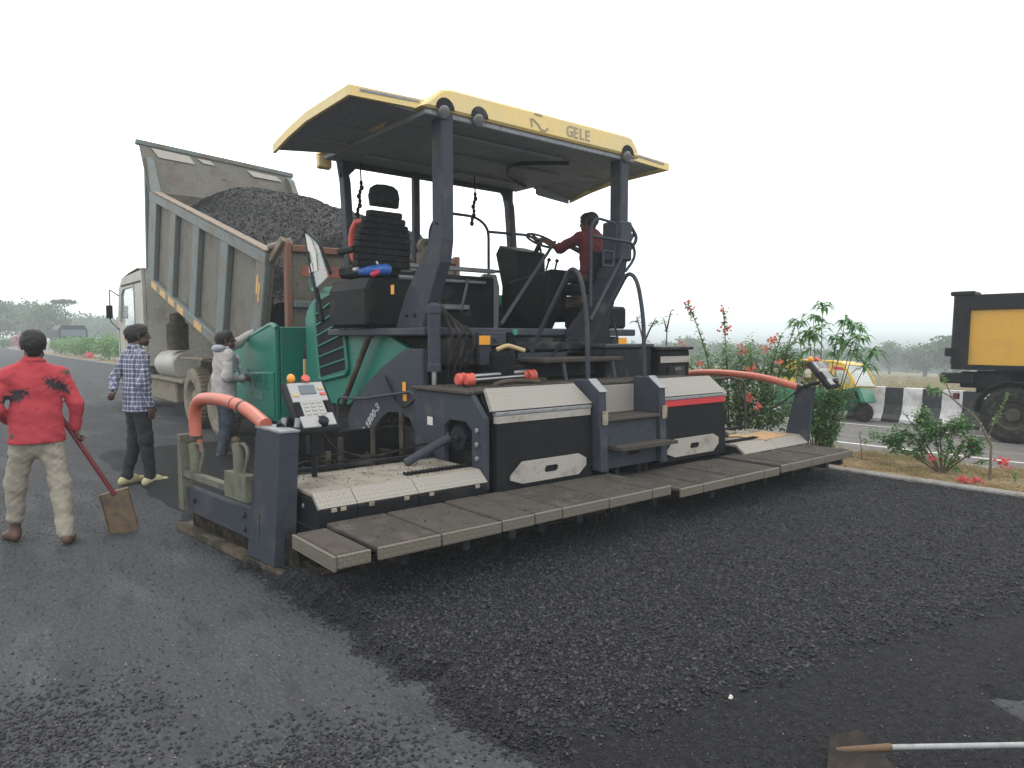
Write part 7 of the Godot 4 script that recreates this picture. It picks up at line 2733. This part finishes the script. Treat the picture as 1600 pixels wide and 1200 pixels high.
	plant("low_shrub", "low open shrub with rounded leaves on the dry median at right", "shrub", c0, fs, [[V(8.35, 0.25, -2.95), 0.035, 8]], 409, M.leaf, M.petal, 0.6, 0, cl)
	# leaning bare branch with a few leaves and flowers
	var ls := [[V(8.42, 0.07, -2.42), V(8.5, 0.45, -2.45), -0.0, 0.02, 6, 0.06, 0.02, 0.4], [V(8.5, 0.44, -2.45), V(8.55, 0.82, -2.74), 0.07, 0.015, 3, 0.06, 0.02, 0.4], [V(8.55, 0.81, -2.74), V(8.6, 1.0, -3.12), 0.05, 0.011, 40, 0.065, 0.021, 0.6], [V(8.57, 0.9, -2.85), V(8.62, 1.16, -3.0), 0.02, 0.008, 26, 0.06, 0.02, 0.6], [V(8.52, 0.5, -2.5), V(8.5, 0.98, -2.32), 0.0, 0.008, 40, 0.06, 0.02, 0.3], [V(8.5, 0.5, -2.5), V(8.45, 0.4, -2.75), 0.0, 0.006, 22, 0.06, 0.02, 0.3], [V(8.48, 0.3, -2.44), V(8.4, 0.25, -2.55), 0.0, 0.006, 22, 0.06, 0.02, 0.2]]
	plant("leaning_shrub", "bowed bare stem with leafy tips and pink flowers at the right edge", "shrub", V(8.42, 0.07, -2.42), ls, [[V(8.5, 0.42, -2.62), 0.05, 18], [V(8.6, 0.26, -2.36), 0.06, 26]], 410, M.leaf2, M.petal)
	plant("seedling", "thin young plant beside the end of the screed walkway", "plant", V(8.7, 0.07, -3.85), [[V(8.7, 0.07, -3.85), V(8.68, 0.42, -3.88), 0.02, 0.006, 14, 0.05, 0.016, 0.5], [V(8.68, 0.3, -3.86), V(8.6, 0.33, -3.75), 0.02, 0.004, 14, 0.05, 0.016, 0.4]], [], 411, M.leaf2, M.petal)
	plant("seedling", "tiny green seedling in dry grass right of the bowed stem", "plant", V(8.4, 0.07, -2.2), [[V(8.4, 0.07, -2.2), V(8.4, 0.2, -2.2), 0.01, 0.005, 20, 0.045, 0.016, 0.2]], [], 412, M.leaf, M.petal)
	var fb := mb()
	var rr := RandomNumberGenerator.new()
	rr.seed = 413
	for i in 5:
		blossom(fb, rr, V((i - 2) * 0.018, 0.02, (i - 2) * 0.03), 0.035, 12)
	single("fallen_flowers", fb, M.petal, "small heap of fallen coral flowers beside the kerb", "flowers", V(8.08, 0.09, -2.5))


# ---------------------------------------------------------------- far down the median at left
func build_left_background() -> void:
	var rows := [
		[7.6, -119.0, 3.0, 1.5, "leaf3", "dark green bush at the left edge of the far median"],
		[8.2, -104.0, 3.4, 2.2, "magenta", "magenta flowering bush behind the head in the red shirt"],
		[8.3, -92.0, 3.0, 2.0, "magenta", "second magenta bush nearer than the first at left"],
		[8.8, -74.0, 2.6, 1.5, "leaf2", "yellow green bush just right of the red shirted person's head"],
		[8.8, -66.0, 2.4, 1.7, "leaf2", "yellow green bush below the distant dark truck"],
		[8.8, -59.0, 2.2, 1.7, "leaf", "green bush between the distant truck and the tipper cab"],
		[8.8, -52.0, 2.2, 1.8, "leaf2", "green bush next to the tipper cab's front"],
		[8.8, -46.0, 2.0, 1.6, "leaf", "green bush partly behind the tipper cab"]]
	for i in rows.size():
		var e: Array = rows[i]
		var o := thing("median_bush", e[5], "bush", V(e[0] + 0.1, 0.05, e[1]), 0.0, "bushes along the far median")
		var r := RandomNumberGenerator.new()
		r.seed = 500 + i
		var s := mb()
		for k in 5:
			var a := r.randf() * TAU
			tube(s, PackedVector3Array([V(0, 0, 0), V(cos(a) * 0.2, e[3] * 0.4, sin(a) * 0.2), V(cos(a) * 0.5, e[3] * 0.8, sin(a) * 0.5)]), 0.03, 0.01, 5)
		part(o, "stems", s, M.bark)
		var c := mb()
		crown_mesh(c, r, V(0, e[3] * 0.52, 0), V(e[2] * 0.42, e[3] * 0.52, e[2] * 1.1), 150, 12, 0.1)
		part(o, "leaves", c, M[e[4]])
	var red := mb()
	var rr := RandomNumberGenerator.new()
	rr.seed = 520
	crown_mesh(red, rr, V(0, 0.22, 0), V(0.34, 0.24, 0.34), 50, 8, 0.06)
	single("red_bush", red, M.petal, "small bright red flowering clump on the far median", "bush", V(8.5, 0.08, -57.0))
	# trees beyond
	var spots := [[-36.6, 150.0, 8.6, 12.0, "hazy tree at the far left edge beyond the road"], [-34.4, 170.0, 9.4, 12.0, "hazy tree left of the red shirted person's head"], [-33.2, 140.0, 8.0, 8.0, "taller hazy tree above the red shirted person's head"], [-38.6, 160.0, 9.0, 13.0, "hazy tree just beyond the left picture edge"], [-31.0, 210.0, 7.6, 14.0, "pale hazy tree behind the distant truck"], [-29.5, 200.0, 6.6, 13.0, "pale hazy tree left of the tipper cab mirror"], [-27.6, 200.0, 7.0, 13.0, "pale hazy tree behind the tipper cab"]]
	for i in spots.size():
		var s: Array = spots[i]
		var p := polar(s[0], s[1])
		p.y = -0.3
		tree("field_tree", s[4], p, s[2], s[3], 540 + i, M.leaf_far, "trees beyond the left road", 1.0, 220, 0.18)
	var um := polar(-32.3, 112.0)
	um.y = -0.3
	var uo := thing("umbrella_tree", "thin tree with flat umbrella crown above the distant truck", "tree", um)
	var ut := mb()
	tube(ut, PackedVector3Array([V(0, 0, 0), V(0.05, 4.0, 0), V(0, 6.5, 0)]), 0.09, 0.05, 6)
	for k in 7:
		var a := TAU * k / 7.0
		tube(ut, PackedVector3Array([V(0, 5.9, 0), V(cos(a) * 0.8, 6.3, sin(a) * 0.8), V(cos(a) * 1.7, 6.5, sin(a) * 1.7)]), 0.03, 0.012, 5)
	part(uo, "trunk", ut, M.bark)
	var uc := mb()
	crown_mesh(uc, rr, V(0, 6.6, 0), V(2.0, 0.3, 2.0), 90, 12, 0.12)
	part(uo, "crown", uc, M.leaf_far)
